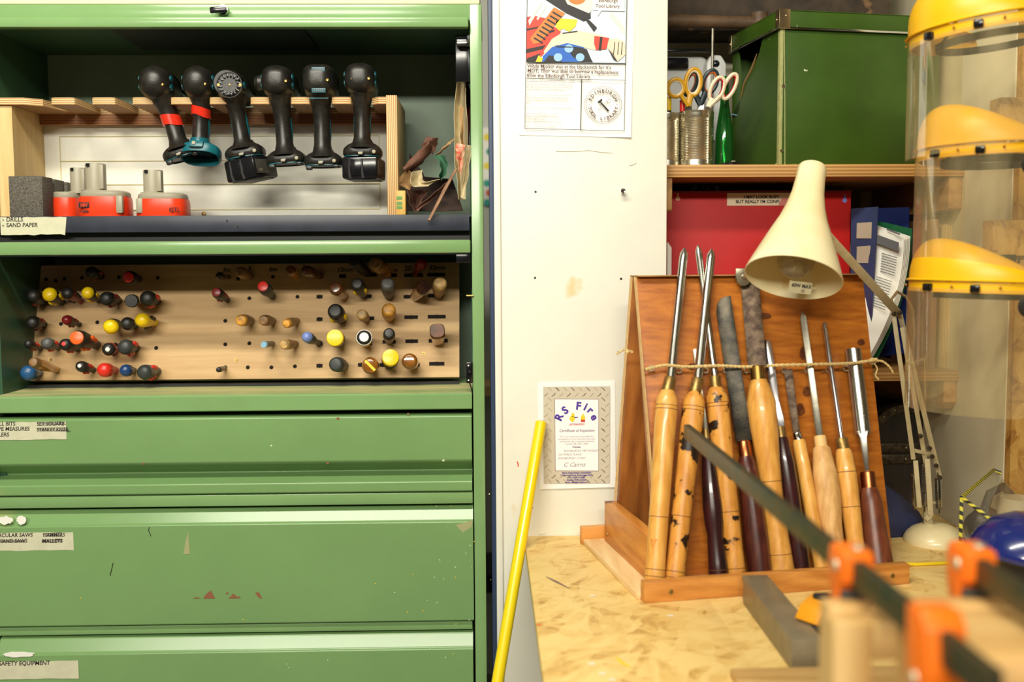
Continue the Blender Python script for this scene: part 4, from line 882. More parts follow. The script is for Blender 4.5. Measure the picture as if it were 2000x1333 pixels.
# row of screw eyes and the twine
YL = []
for i, px in enumerate((1272, 1326, 1378, 1418, 1458, 1503, 1532, 1577, 1619, 1652)):
    b = MB(); p = TP(px, 722 + (2 if 0 < i < 9 else -2), .008); q = TP(px + 2, 722, -.004)
    b.tube([p + V(cos(a) * .0044, .002 * sin(a), sin(a) * .0044) for a in [2 * pi * k / 14 for k in range(14)]], .0013, 6, closed=True)
    b.tube([p + V(-.0044, 0, 0), p + V(-.006, .003, -.0015), p + V(-.013, -.004, -.002)], [.0012, .0014, .0011], 6)
    single('hook_eye', b, mat('zinc', (196, 186, 160), .35, .9), 'zinc screw eye ' + ('at the left end where the twine starts', 'just right of the leftmost gouge blade', 'between the second and third gouges', 'left of the broad dark scraper blade', 'left of the brass ferrule of the largest skew chisel', 'on the short bright round nosed blade', 'above the narrow rusty scraper blade', 'on the tall pointed skew blade', 'on the thin round bright rod', 'left of the broad roughing gouge')[i], 'screw eye', group='screw eyes along the front of the tool stand')
TW = mat('twine', (226, 198, 134), .85, var=.25, vscale=160)
def rope(pts, r, twist=160):
    c = []; n = 80
    def ip(u):
        k = u * (len(pts) - 1); i = min(int(k), len(pts) - 2); f = k - i; f2 = f
        p0 = pts[max(i - 1, 0)]; p1 = pts[i]; p2 = pts[i + 1]; p3 = pts[min(i + 2, len(pts) - 1)]
        return .5 * ((2 * p1) + (p2 - p0) * f + (2 * p0 - 5 * p1 + 4 * p2 - p3) * f * f + (3 * p1 - p0 - 3 * p2 + p3) * f ** 3)
    b = MB(); L = sum((pts[i + 1] - pts[i]).length for i in range(len(pts) - 1))
    for s_ in (0, pi):
        q = []
        for i in range(n * 2 + 1):
            u = i / n / 2; c0 = ip(u); a = s_ + u * L * twist * 3; q.append(c0 + V(0, cos(a) * r * .62, sin(a) * r * .62))
        b.tube(q, r * .72, 6)
    return b
TOFF = .034
tp = [TP(1262, 722, TOFF)] + [TP(x, y, TOFF) for x, y in ((1300, 714), (1340, 717), (1400, 715), (1460, 717), (1520, 714), (1600, 712), (1660, 710), (1700, 705), (1712, 702))]
rb = rope(tp, .0024); kb = TP(1704, 706, .02)
for q_ in range(3): rb.tube([kb + V(cos(a) * .006, cos(a + q_) * .004, sin(a) * .005) for a in [2 * pi * k / 12 for k in range(12)]], .0018, 6, closed=True)
rt = rope([kb, TP(1722, 706, .02), TP(1736, 716, .02), TP(1744, 728, .02)], .0019); rb.add(rt.v, rt.f)
rt = rope([kb, TP(1713, 720, .02), TP(1710, 734, .02), TP(1716, 742, .02)], .0016); rb.add(rt.v, rt.f)
single('twine', rb, TW, 'twisted pale twine stretched across the turning tools and knotted at its right end', 'string')
b = rope([TP(1236, 688, -.02), TP(1218, 684, -.02), TP(1205, 692, -.02)], .0018); b.ball(TP(1225, 688, -.02), .004, 0, 8); single('twine_end', b, TW, 'frayed end of twine at the left side of the tool stand', 'string')

# ------------------------------------------------------------------ turning tools
HWOOD = mat('ash_handle', (226, 168, 82), .35, rgb2=(200, 138, 58), vscale=28, stretch=(2.5, 2.5, .35), coat=.2, spots=((120, 62, 26), 42, .70))
HWC = mat('ash_handle_clean', (232, 176, 90), .35, rgb2=(212, 150, 66), vscale=28, stretch=(2.5, 2.5, .35), coat=.2)
HWS = mat('ash_handle_stained', (222, 160, 72), .4, rgb2=(198, 132, 52), vscale=28, stretch=(2.5, 2.5, .35), spots=((36, 22, 14), 34, .565))
HPALE = mat('pale_handle', (222, 178, 116), .5, rgb2=(198, 148, 86), vscale=40, stretch=(2, 2, .4), spots=((150, 100, 58), 60, .72))
HMAR = mat('maroon_handle', (92, 42, 30), .28, rgb2=(62, 26, 22), vscale=30, stretch=(2, 2, .3), coat=.3)
HDK = mat('black_handle', (34, 18, 18), .25, rgb2=(58, 22, 24), vscale=26, stretch=(2, 2, .3), coat=.3)
HBR = mat('brown_handle', (122, 66, 40), .35, rgb2=(92, 44, 26), vscale=30, stretch=(2, 2, .3), spots=((60, 30, 20), 50, .7))
BURN = mat('burnt_line', (96, 52, 22), .6)
RUSTB = mat('rusty_blade', (96, 80, 64), .5, .75, rgb2=(60, 46, 38), vscale=70, bump=.15, bscale=300, spots=((170, 150, 116), 90, .74))
DKB = mat('dark_blade', (70, 64, 54), .38, .8, rgb2=(44, 42, 38), vscale=40, bump=.08, bscale=300)
BRT = mat('bright_blade', (212, 210, 214), .2, 1.0, var=.15, vscale=60)
GRB = mat('grey_blade', (150, 146, 132), .3, .95, var=.25, vscale=60)
def ttool(label, handle, hprof, hmat, ferr, fmat, blade, bmat, lines=(), hoff=.03, extra=None, fw=12, name='turning_tool'):
    """handle: (top px, bottom px); hprof: (t from the top, half width px); ferr: (top px); blade: (kind, tip px, half width px)"""
    T = thing(name, label, 'turning tool', TP(*handle[1], .03), 'turning tools leaning on the pine stand')
    pb_ = TP(*handle[1], .036); pt_ = TP(*handle[0], hoff)
    M = axis_M(pt_, pb_); L = (pb_ - pt_).length; s = (S(pt_.y) + S(pb_.y)) / 2
    b = MB(); b.lathe([(0, 0)] + [(r * s, t * L) for t, r in hprof] + [(0, L)], M, 28)
    Hn = part('handle', b, hmat, T)
    if lines:
        b = MB()
        for t in lines:
            r = None
            for (t0, r0), (t1, r1) in zip(hprof, hprof[1:]):
                if t0 <= t <= t1: r = (r0 + (r1 - r0) * (t - t0) / max(1e-6, t1 - t0)) * s
            b.lathe([(r - .0006, t * L - .0009), (r + .00025, t * L - .0004), (r + .00025, t * L + .0004), (r - .0006, t * L + .0009)], M, 28)
        part('burnt_ring', b, BURN, Hn)
    fp = TP(*ferr, hoff - .002); Mf = axis_M(fp, pt_); lf = (pt_ - fp).length
    b = MB(); fr_ = fw * s; b.lathe([(0, 0), (fr_ * .9, 0), (fr_, .0015), (fr_ * 1.02, lf), (fr_ * 1.02, lf + .004), (0, lf + .004)], Mf, 24); part('ferrule', b, fmat, T)
    kind, tip, hw = blade[:3]; tpnt = TP(*tip, blade[3] if len(blade) > 3 else .012); Mb = axis_M(fp, tpnt); lb = (tpnt - fp).length; r = hw * S(tpnt.y)
    b = MB()
    if kind == 'gouge':      # round bar, flute ground in the front, rounded tip
        n = 20; vs = []; fs = []; rows = 26
        for j in range(rows + 1):
            t = j / rows; z = lb * t; k = 1.0
            if t > .93: k = math.sqrt(max(.03, 1 - ((t - .93) / .07) ** 2 * .94))
            fl_ = min(1, max(0, (t - .38) / .1)) if t > .38 else 0
            fl_ = min(1, max(0, (t - .55) / .12))
            for i in range(n):
                a = 2 * pi * i / n; x, y = cos(a), sin(a)
                if fl_ and y < -.15:
                    dep = fl_ * .9 * max(0, (1 - (x / .78) ** 2)) if abs(x) < .78 else 0
                    y = y + dep * 1.0
                vs.append((x * r * k, y * r * (k if k > .5 else .5), z))
        for j in range(rows):
            for i in range(n): fs.append([j * n + i, j * n + (i + 1) % n, (j + 1) * n + (i + 1) % n, (j + 1) * n + i])
        fs.append(list(range(n))[::-1]); fs.append([rows * n + i for i in range(n)])
        b.add(vs, fs, 0, Mb)
    elif kind == 'rod':
        b.lathe([(0, 0), (r, 0), (r, lb - r * 1.2), (r * .8, lb - r * .4), (r * .3, lb), (0, lb)], Mb, 20)
    elif kind in ('flat', 'round_tip', 'point', 'taper', 'curved'):
        th = .0035; r0 = r
        if kind == 'flat': pl_ = [(-r, 0), (r, 0), (r, lb - r * .9), (r * .7, lb - r * .3), (r * .1, lb), (-r, lb)]
        elif kind == 'curved': pl_ = [(-r * .95, 0), (r * .95, 0), (r, lb - r * 1.8), (r * .72, lb - r * .7), (r * .15, lb - r * .12), (-r * .35, lb), (-r, lb)]
        elif kind == 'round_tip': pl_ = [(-r * 1.15, 0), (r * 1.15, 0), (r * 1.2, lb * .1), (r * .8, lb * .3), (r, lb * .6)] + [(r * cos(a), lb - r + r * sin(a)) for a in [pi * k / 10 for k in range(11)]] + [(-r, lb * .6), (-r * .8, lb * .3), (-r * 1.2, lb * .1)]
        elif kind == 'point': pl_ = [(-r, 0), (r, 0), (r, lb - r * 3), (0.15 * r, lb), (-r, lb - r * 2.4)]
        else: pl_ = [(-r * .8, 0), (r * .8, 0), (r, lb * .5), (r, lb), (-r, lb)]
        b.prism(pl_, -th / 2, th / 2, 0, Mb @ Matrix(((1, 0, 0, 0), (0, 0, -1, 0), (0, 1, 0, 0), (0, 0, 0, 1))), .0005)
    elif kind == 'channel':  # broad roughing gouge: curved channel on a tapered tang
        n = 14; tl_ = lb * .30
        def fn(u, v): a = pi * (1.0 * v) ; return Mb @ V(-cos(a) * r, sin(a) * r * .9 - r * .2, tl_ + (lb - tl_) * u)
        b.grid(fn, 8, n, 0, .0022)
        b.prism([(-.0035, 0), (.0035, 0), (.006, tl_ * .9), (r * .7, tl_ * 1.08), (-r * .7, tl_ * 1.08), (-.006, tl_ * .9)], -.002, .002, 0, Mb @ Matrix.Translation((0, r * .5, 0)) @ Matrix(((1, 0, 0, 0), (0, 0, -1, 0), (0, 1, 0, 0), (0, 0, 0, 1))), .0004)
    part('blade', b, bmat, T)
    if extra: extra(T, M, L, s, Mb, lb, r)
    return T
def stamp(txt, size, z, up=False, y=None, mt=INK):
    def f(T, M, L, s, Mb, lb, r):
        b = MB(); b.text(txt, Mb @ Matrix.Translation((size * .35, -r * 1.04, lb * z)) @ Matrix(((0, -1, 0, 0), (0, 0, -1, 0), (1, 0, 0, 0), (0, 0, 0, 1))), size, 0, bold=.0002); part('blade_mark', b, mt, T)
    return f
HP1 = [(0, 12), (.012, 15), (.05, 21.5), (.1, 22.5), (.2, 22), (.5, 20), (.85, 19), (.93, 19.5), (.985, 20), (1, 18.5)]
ttool('leftmost turning gouge, clean pale ash handle and long bright fluted blade', ((1304, 762), (1278, 1140)), HP1, HWC, (1310, 738), BRASS, ('gouge', (1337, 486), 8.2), STEEL, (.085, .105, .665, .93, .965), extra=stamp('HSS HAMLET', .0085, .42))
ttool('second turning gouge from the left, ash handle with dark smudges near its top', ((1358, 765), (1316, 1140)), HP1, HWS, (1363, 740), BRASS, ('gouge', (1390, 488), 8.6), STEEL, (.085, .105, .66, .94, .97), extra=stamp('GENUINE HSS', .0085, .40))
ttool('ash handled gouge whose blade crosses behind the second one', ((1398, 757), (1438, 1130)), HP1, HWS, (1396, 735), BRASS, ('gouge', (1363, 480), 6.6, .004), STEEL, (.085, .105, .66, .95), hoff=.024, fw=11)
ttool('slim parting tool with a glossy black handle and brass ferrule', ((1380, 858), (1404, 1128)), [(0, 8), (.05, 10), (.25, 16), (.5, 20), (.62, 19), (.7, 16), (.9, 19), (.97, 20), (1, 19)], HDK, (1378, 838), BRASS, ('flat', (1357, 682), 4.5, .004), GRB, (.95,), hoff=.022, fw=7.5)
ttool('scraper with a broad dark curved tipped blade and maroon handle', ((1457, 892), (1486, 1126)), [(0, 14), (.06, 18), (.15, 21), (.35, 22), (.7, 24), (1, 23)], HMAR, (1453, 862), COPPER, ('curved', (1411, 581), 16, .006), DKB, (), hoff=.026, fw=13)
ttool('largest skew chisel, wide rusty blade and fat speckled ash handle', ((1481, 742), (1527, 1122)), [(0, 15), (.03, 20), (.12, 29), (.25, 28), (.42, 23), (.6, 21), (.8, 22), (.95, 25), (1, 26)], HWOOD, (1479, 716), mat('dull_brass', (150, 118, 62), .35, 1.0), ('flat', (1463, 538), 17.5, .006), RUSTB, (.53, .9), hoff=.034, fw=14.5)
def hamlet(T, M, L, s, Mb, lb, r):
    g = mat('gold_print', (196, 160, 82), .5)
    for t, x, z, sz in (('hamlet', .0015, .16, .0165), ('CRAFT TOOLS', -.008, .16, .0082)):
        b = MB(); b.text(t, M @ Matrix.Translation((x, -18.5 * s, z * L)) @ Matrix(((0, 1, 0, 0), (0, 0, -1, 0), (1, 0, 0, 0), (0, 0, 0, 1))) @ Matrix.Diagonal((1, 1, -1, 1)) @ Matrix.Diagonal((1, 1, -1, 1)), sz, 0, bold=.0002)
        b2_ = MB(); b2_.v = b.v; b2_.f = b.f; b2_.m = b.m; part('maker_lettering', b2_, g, T)
ttool('round nosed scraper with a short bright blade and black lettered handle', ((1526, 853), (1566, 1116)), [(0, 10), (.04, 13), (.2, 18), (.45, 19), (.65, 17), (.85, 19), (1, 18)], HDK, (1523, 834), BRASS, ('round_tip', (1497, 664), 8, .006), BRT, (), extra=hamlet, fw=10)
ttool('narrow turning scraper with a chrome ferrule and thin pale yellow handle', ((1560, 859), (1606, 1116)), [(0, 11), (.03, 13), (.3, 14), (.6, 14), (1, 14.5)], HWC, (1556, 846), CHROME, ('taper', (1539, 722), 8, .010), RUSTB, (), hoff=.024, fw=9)
ttool('tall pointed skew with a pale bulging wooden handle and wooden collar', ((1604, 872), (1634, 1112)), [(0, 13), (.02, 17), (.25, 25), (.42, 26), (.65, 21), (.85, 20), (1, 21)], HPALE, (1601, 852), mat('collar_wood', (226, 184, 120), .5), ('point', (1567, 606), 6.2, .008), GRB, (), fw=12)
ttool('round bright rod tool with a brass ferrule and pale handle', ((1647, 877), (1676, 1106)), [(0, 13), (.03, 16), (.2, 20), (.5, 19), (.75, 17), (1, 18)], HWC, (1643, 856), BRASS, ('rod', (1610, 630), 4.6, .010), BRT, (.2, .5), fw=12)
ttool('broad roughing gouge with a shiny channel blade and copper banded brown handle', ((1697, 951), (1715, 1104)), [(0, 14), (.08, 19), (.2, 22), (.5, 24), (.8, 28), (1, 30)], HBR, (1694, 922), COPPER, ('channel', (1666, 682), 15, .014), STEEL, (), fw=14.5)
# steel bracket with a bolt at the top of the panel
b = MB(); p = TP(1450, 541, .016); M = Matrix.Translation(p) @ Matrix.Rotation(pi / 2, 4, 'X')
b.box((-.012, -.004, -.002), (.014, .015, .001), 0, .001, M); b.lathe([(0, .002), (.012, .0015), (.0135, -.001)], M @ Matrix.Translation((.002, -.004, 0)), 20); b.lathe([(0, .006), (.004, .005), (.005, .001)], M @ Matrix.Translation((.002, 0, 0)), 12, m=1)
single('metal_bracket', b, [mat('dull_steel', (150, 144, 126), .4, .9), CHROME], 'small steel bracket with a bolt at the top edge of the tool stand', 'bracket')
# ================================================================== SHELVES IN THE ALCOVE
SHW = ply_edge('shelf_ply_edge', (200, 154, 88), (162, 116, 62), 2, 900)
SHF = .045   # front plane of the shelves
ZU0, ZU1 = P(1500, 346, SHF).z, P(1500, 321, SHF).z
ZLo0, ZLo1 = P(1760, 745, SHF).z, P(1760, 726, SHF).z
BAT = wood('batten_wood', (190, 146, 92), (150, 106, 60), 'Y', .6, 8)
def shelf(z0, z1, label, zb0, zb1, cut):
    T = thing('wall_shelf', label, 'shelf', (.65, SHF, z0), 'plank shelves in the alcove')
    b = MB(); b.box((PX1 + .0005, SHF, z0), (P(1886, 330, SHF).x, AB - .001, z1), 0, .002); part('shelf_board', b, [SHW], T)
    xr = P(1886, 330, SHF).x
    b = MB(); M = Matrix(((0, 0, 1, 0), (1, 0, 0, 0), (0, 1, 0, 0), (0, 0, 0, 1)))
    pl_ = [(SHF + .006, z0 - .0004), (AB - .002, z0 - .0004), (AB - .002, zb1), (SHF + .006 + cut, zb1), (SHF + .006, zb1 + cut)]
    b.prism(pl_, xr - .03, SWX - .0006, 0, M, .001); part('batten', b, BAT, T)
    b = MB(); b.prism(pl_, PX1 + .0005, PX1 + .019, 0, M, .001); part('batten', b, BAT, T)
    return T
shelf(ZU0, ZU1, 'upper plywood shelf carrying the tins and the green storage box', 0, P(1860, 410, SHF).z, .004)
shelf(ZLo0, ZLo1, 'lower plywood shelf behind the tool stand carrying the folders', 0, P(1860, 802, SHF).z, .016)
b = MB(); z = P(1750, 400, AB - .01).z; b.box((.42, AB - .02, P(1750, 405, AB).z), (SWX - .06, AB - .001, P(1750, 350, AB).z), 0, .002); b.lathe([(0, .001), (.004, 0)], wall_M(1725, 384, AB - .021), 10, m=1)
single('back_batten', b, [wood('grey_board', (150, 136, 128), (124, 110, 104), 'X', .7, 6), INK], 'grey weathered board on the alcove wall under the upper shelf', 'board')
# tins -------------------------------------------------------------------------
TIN = mat('tin', (226, 220, 200), .28, 1.0, var=.2, vscale=30)
def tin(px, r_px, ytop, Y, label):
    c = P(px, 316, Y); c.z = ZU1; r = r_px * S(Y); h = P(px, ytop, Y - r).z - c.z
    T = thing('tin_can', label, 'tin', c, 'tin cans on the upper shelf')
    pr = [(r * .95, .0004), (r, .001), (r, .004), (r * .98, .005)]
    n = 26; z = .010
    for i in range(n * 4 + 1): u = i / (n * 4); pr.append((r * (.975 + .012 * cos(u * n * 2 * pi)), .012 + (h - .026) * u))
    pr += [(r * .98, h - .006), (r * 1.0, h - .003), (r * 1.01, h - .001), (r * .99, h), (r * .96, h - .001), (r * .95, .003), (0, .003)]
    b = MB(); b.lathe([(0, .0004)] + pr, Matrix.Translation(c), 48); part('can', b, TIN, T)
    return T, c, r, h
tin(1302, 25, 219, .10, 'ribbed tin can half hidden behind the pillar edge')
T_, tc, tr, th = tin(1359, 34, 214, .10, 'ribbed tin can full of scissors beside the green bottle')
b = MB(); b.box((-.0012, -.0005, .006), (.0012, .0012, th - .006), 0, 0, Matrix.Translation(tc) @ Matrix.Rotation(rad(32), 4, 'Z') @ Matrix.Translation((0, -tr * 1.0, 0))); part('seam', b, TIN, T_)
def scissors(loops, pivot, c_out, c_in, label, Y):
    base = V(tc.x + (pivot[0] - 1359) * .0003, tc.y, ZU1 + .03)
    T = thing('scissors', label, 'scissors', base, 'scissors standing in the tin can')
    pv = P(*pivot, Y)
    b = MB(); b.prism([(-.004, 0), (.004, 0), (.007, (pv - base).length), (-.007, (pv - base).length)], -.001, .001, 0, axis_M(base, pv) @ Matrix(((1, 0, 0, 0), (0, 0, -1, 0), (0, 1, 0, 0), (0, 0, 0, 1)))); part('blades', b, STEEL, T)
    for cx, cy, rx, ry, rot in loops:
        b = MB(); i_ = MB(); c = P(cx, cy, Y); s = S(Y)
        def ring(k, n=24): return [c + V((cos(a) * rx * cos(rot) - sin(a) * ry * sin(rot)) * s * k, .003 * sin(a), -(cos(a) * rx * sin(rot) + sin(a) * ry * cos(rot)) * s * k) for a in [2 * pi * q / n for q in range(n)]]
        b.tube(ring(1.0), .0042, 8, closed=True, flat=1.3); i_.tube(ring(.86), .0032, 8, closed=True, flat=1.2)
        dirn = (pv - c).normalized(); e = c + dirn * min(rx, ry) * s * 1.0
        bot = c + (pv - c) * .0
        b.tube([c + (pv - c).normalized() * (ry * s * .95), pv * .5 + c * .5 + V(0, 0, 0), pv], [.006, .0065, .006], 8, flat=.7)
        part('handle', b, c_out, T); part('grip_lining', i_, c_in, T)
OW = mat('handle_offwhite', (222, 206, 176), .4); YL_ = mat('handle_mustard', (200, 150, 30), .4); RD_ = mat('handle_red', (176, 40, 44), .4); TL_ = mat('handle_slate', (34, 54, 62), .4); OR_ = mat('handle_orange', (206, 104, 36), .4)
scissors([(1320, 172, 16, 16, 0), (1354, 161, 15, 25, .08)], (1344, 208), YL_, OW, 'scissors with mustard yellow and white loops, left in the tin can', .085)
scissors([(1349, 164, 10, 22, .3), (1387, 160, 13, 22, .3)], (1368, 205), TL_, OR_, 'scissors with slate and orange loops at the back of the tin can', .12)
scissors([(1400, 175, 12, 24, .35), (1425, 169, 10, 25, .42)], (1384, 210), OW, RD_, 'scissors with white and red loops, right in the tin can', .07)
for i, (x, y0, c_, lb) in enumerate(((1306, 190, 'y', 'black and yellow marker standing in the half hidden tin'), (1333, 196, 'r', 'red capped marker between the two tin cans'))):
    b = MB(); p0 = P(x, 300, .10); p0.z = ZU1 + .006; p1 = P(x, y0, .10); M = axis_M(p0, p1); L = (p1 - p0).length
    b.lathe([(0, 0), (.005, 0), (.005, L * .8), (0, L * .8)], M, 14, m=0); b.lathe([(0, L * .8), (.0056, L * .8), (.0056, L), (0, L)], M, 14, m=1); single('marker_pen', b, [cm('k'), cm(c_)], lb, 'pen')
# green glass bottle
b = MB(); c = P(1414, 316, .12); c.z = ZU1; s = S(.12); hb = P(1412, 150, .12).z - c.z
pr = [(0, .001), (17, .001), (18, .004), (18, .04), (17, .07), (13, .1), (8.5, .13), (7, hb - .01), (8, hb - .006), (8, hb), (6, hb), (5.5, .13), (11, .1), (15, .07), (16, .006), (0, .006)]
b.lathe([(r * s if i else 0, z) for i, (r, z) in enumerate(pr)], Matrix.Translation(c), 32)
gm = bpy.data.materials.new('green_glass'); gm.use_nodes = True; g_ = gm.node_tree.nodes['Principled BSDF']; g_.inputs['Base Color'].default_value = srgb(40, 150, 60); g_.inputs['Roughness'].default_value = .05; g_.inputs['Transmission Weight'].default_value = .85
T = single('glass_bottle', b, gm, 'green glass bottle between the tin can and the green storage box', 'bottle', loc=c)
b = MB(); c = P(1428, 318, .07); c.z = ZU1; b.lathe([(0, .0003), (.019, .0003), (.019, .004), (.017, .0055), (0, .0055)], Matrix.Translation(c), 24); b.box((-.004, -.02, .0055), (.004, -.012, .008), 1, .001, Matrix.Translation(c)); single('black_lid', b, [BLKGLOSS, GREY], 'small flat black lid at the foot of the green bottle', 'lid')
# power tool case shapes behind the scissors (pale machine)
b = MB(); c = P(1345, 150, .36)
mach = thing('machine', 'pale grey power tool with black vents standing behind the scissors', 'power tool', (c.x, .36, ZU1))
PG = mat('pale_machine', (206, 206, 204), .3)
b.box((PX1 + .004, .33, ZU1 + .0003), (P(1385, 200, .33).x, .42, P(1340, 108, .33).z), 0, .018, seg=4); part('housing', b, PG, mach)
b = MB(); M = wall_M(1392, 200, .325); b.prism([(-.022, -.09), (.022, -.09), (.024, .08), (.012, .10), (-.012, .10), (-.022, .08)], 0, .03, 0, M, .006); b.lathe([(0, .032), (.007, .031), (.009, .029)], M @ Matrix.Translation((0, .08, 0)), 18, m=1); part('arm', b, [PG, BLKGLOSS], mach)
b = MB(); b.box((PX1 + .006, .318, P(1330, 135, .32).z), (P(1345, 200, .32).x, .3299, P(1330, 112, .32).z), 0, .006, seg=3); part('vent', b, BLKGLOSS, mach)
b = MB(); b.box((PX1 + .006, .316, P(1330, 102, .32).z), (P(1388, 200, .32).x, .326, P(1330, 96, .32).z), 0, .002); part('trim_line', b, BLKGLOSS, mach)
b = MB(); p = P(1392, 60, .28); b.tube([V(p.x, .28, ZU1), V(p.x, .28, p.z + .03)], .003, 8); single('metal_rod', b, GRB, 'thin grey rod standing upright behind the scissors', 'rod')
# ------------------------------------------------------------------ green storage box
BA = rad(10); o = P(1522, 318, SHF + .02); BU_, BV_ = V(cos(BA), sin(BA), 0), V(-sin(BA), cos(BA), 0)
o.z = ZU1 + .0005
BM_ = Matrix(((BU_.x, BV_.x, 0, o.x), (BU_.y, BV_.y, 0, o.y), (0, 0, 1, o.z), (0, 0, 0, 1)))
zl0 = P(1522, 56, o.y).z - o.z; zl1 = P(1522, 20, o.y).z - o.z; bw, bd = .355, .235
box = thing('storage_box', 'dark green lidded cardboard storage box with a torn side on the upper shelf', 'box', o)
GB = mat('green_board', (54, 84, 12), .42, var=.2, vscale=8, spots=((196, 206, 160), 46, .76), bump=.03, bscale=700)
b = MB(); 
for lo, hi in (((0, 0, 0), (bw, .003, zl0 + .01)), ((0, bd - .003, 0), (bw, bd, zl0 + .01)), ((bw - .003, .003, 0), (bw, bd - .003, zl0 + .01)), ((0.003, .003, 0), (bw - .003, bd - .003, .003))): b.box(lo, hi, 0, .0006, BM_)
# left side with a ragged tear at its upper back corner
prs = [(0.003, 0), (bd - .003, 0), (bd - .003, zl0 * .50), (bd * .78, zl0 * .62), (bd * .70, zl0 * .72), (bd * .55, zl0 * .80), (bd * .42, zl0 * .9), (bd * .34, zl0 + .006), (.003, zl0 + .006)]
b.prism(prs, 0, .003, 0, BM_ @ Matrix(((0, 0, 1, 0), (1, 0, 0, 0), (0, 1, 0, 0), (0, 0, 0, 1))))
b.prism([(bd * .84, zl0 * .5), (bd - .003, zl0 * .46), (bd - .003, zl0 + .004), (bd * .88, zl0 + .004), (bd * .80, zl0 * .78)], .000, .003, 0, BM_ @ Matrix(((0, 0, 1, 0), (1, 0, 0, 0), (0, 1, 0, 0), (0, 0, 0, 1))))
part('carton', b, GB, box)
b = MB(); b.tube([BM_ @ V(-.001, bd * t_, zl0 * z_) for t_, z_ in ((.8, .6), (.72, .71), (.56, .80), (.46, .9))], [.001, .003, .0035, .001], 6, flat=.4); b.tube([BM_ @ V(-.0012, bd * t_, zl0 * z_) for t_, z_ in ((.99, .5), (.88, .48))], [.003, .002], 6, flat=.5, m=1)
part('torn_edge', b, [mat('raw_card', (150, 118, 76), .8), mat('blue_chip', (130, 180, 214), .6)], box)
b = MB(); b.box((-.0016, -.0016, .001), (.005, -.0004, zl0), 0, .0004, BM_); b.box((-.0014, -.0012, .001), (-.0003, .010, zl0), 0, .0004, BM_); b.tube([BM_ @ V(.012, -.0008, 0.0), BM_ @ V(.010, -.0008, zl0 * .45), BM_ @ V(.0065, -.0008, zl0)], .0009, 5)
rr = random.Random(5)
for i in range(14): b.ball(BM_ @ V(rr.uniform(-.008, .06), -.002, .0012), rr.uniform(.0008, .0022), 0, 6)
part('worn_corner', b, mat('worn_card', (168, 170, 110), .8, var=.2, vscale=90), box)
b = MB(); k = .006
b.box((-k, -k, zl0 + .0), (bw + k, -k + .003, zl1), 0, .0008, BM_); b.box((-k, bd + k - .003, zl0), (bw + k, bd + k, zl1), 0, .0008, BM_); b.box((-k, -k + .003, zl0), (-k + .003, bd + k - .003, zl1), 0, .0008, BM_); b.box((bw + k - .003, -k + .003, zl0), (bw + k, bd + k - .003, zl1), 0, .0008, BM_); b.box((-k, -k, zl1 - .003), (bw + k, bd + k, zl1 + .0005), 0, .0008, BM_)
LD = part('lid', b, GB, box)
b = MB(); b.box((-k - .001, -k - .0014, zl0 - .001), (bw + k, -k - .0002, zl0 + .003), 0, .0004, BM_); b.box((-k - .0014, -k - .001, zl0 - .001), (-k - .0002, bd + k, zl0 + .003), 0, .0004, BM_); part('lid_rim', b, CHROME, LD, label='bright metal rim along the lid')
b = MB(); b.box((-k - .0016, -k - .0016, zl0), (-k + .022, -k - .0004, zl1 + .001), 0, .0006, BM_); b.box((-k - .0016, -k - .0016, zl0), (-k - .0004, -k + .016, zl1 + .001), 0, .0006, BM_); b.box((-k - .0016, bd + k - .016, zl0), (-k - .0004, bd + k, zl1 + .001), 0, .0006, BM_)
b.lathe([(0, .0022), (.003, .001), (.0034, 0)], BM_ @ Matrix.Translation((-k + .014, -k - .0016, (zl0 + zl1) / 2 + .006)) @ Matrix.Rotation(pi / 2, 4, 'X'), 12)
for y in (.006, bd - .004): b.lathe([(0, .0022), (.003, .001), (.0034, 0)], BM_ @ Matrix.Translation((-k - .0016, y, (zl0 + zl1) / 2)) @ Matrix.Rotation(-pi / 2, 4, 'Y'), 12)
part('corner_plate', b, mat('plate_steel', (196, 176, 140), .3, 1.0), LD, label='metal corner plates with rivets')
for x, y in ((1530, 169), (1526, 295)):
    b = MB(); q = BM_.inverted() @ PP(x, y, o, BV_); b.lathe([(0, .0028), (.0036, .0018), (.0048, 0)], BM_ @ Matrix.Translation((q.x, -.0002, q.z)) @ Matrix.Rotation(pi / 2, 4, 'X'), 12); part('rivet', b, CHROME, box)
# ------------------------------------------------------------------ red metal case and papers on the lower shelf
RY = .16
red = thing('metal_case', 'red steel case standing on the lower shelf behind the lamp', 'case', P(1480, 720, RY))
a0 = P(1303, 725, RY); a1 = P(1663, 372, RY); zc = ZLo1 + .0005
b = MB(); b.box((PX1 + .0206, RY, zc), (a1.x, RY + .06, a1.z), 0, .002); part('shell', b, mat('red_enamel', (190, 8, 10), .6, var=.12, vscale=5), red)
b = MB(); b.box((PX1 + .0206, RY - .0012, a1.z - .0045), (a1.x, RY - .0002, a1.z)); part('top_lip', b, mat('red_lip', (120, 16, 22), .4), red)
b = MB()
for x, y, m_ in ((1324, 384, 0), (1650, 388, 1)):
    M = wall_M(x, y, RY - .0006); b.lathe([(0, 0), (.005, 0)], M @ Matrix.Translation((0, -.004, 0)), 16, m=m_); b.box((-.0018, -.002, -.0001), (.0018, .0085, .0001), m_, 0, M)
part('keyhole_slot', b, [mat('slot_cream', (236, 190, 160), .6), mat('slot_blue', (120, 130, 220), .6)], red)
b = MB(); q0 = P(1420, 402, RY - .001); q1 = P(1556, 375, RY - .001); b.box((q0.x, RY - .0012, q0.z), (q1.x, RY - .0006, q1.z), 0)
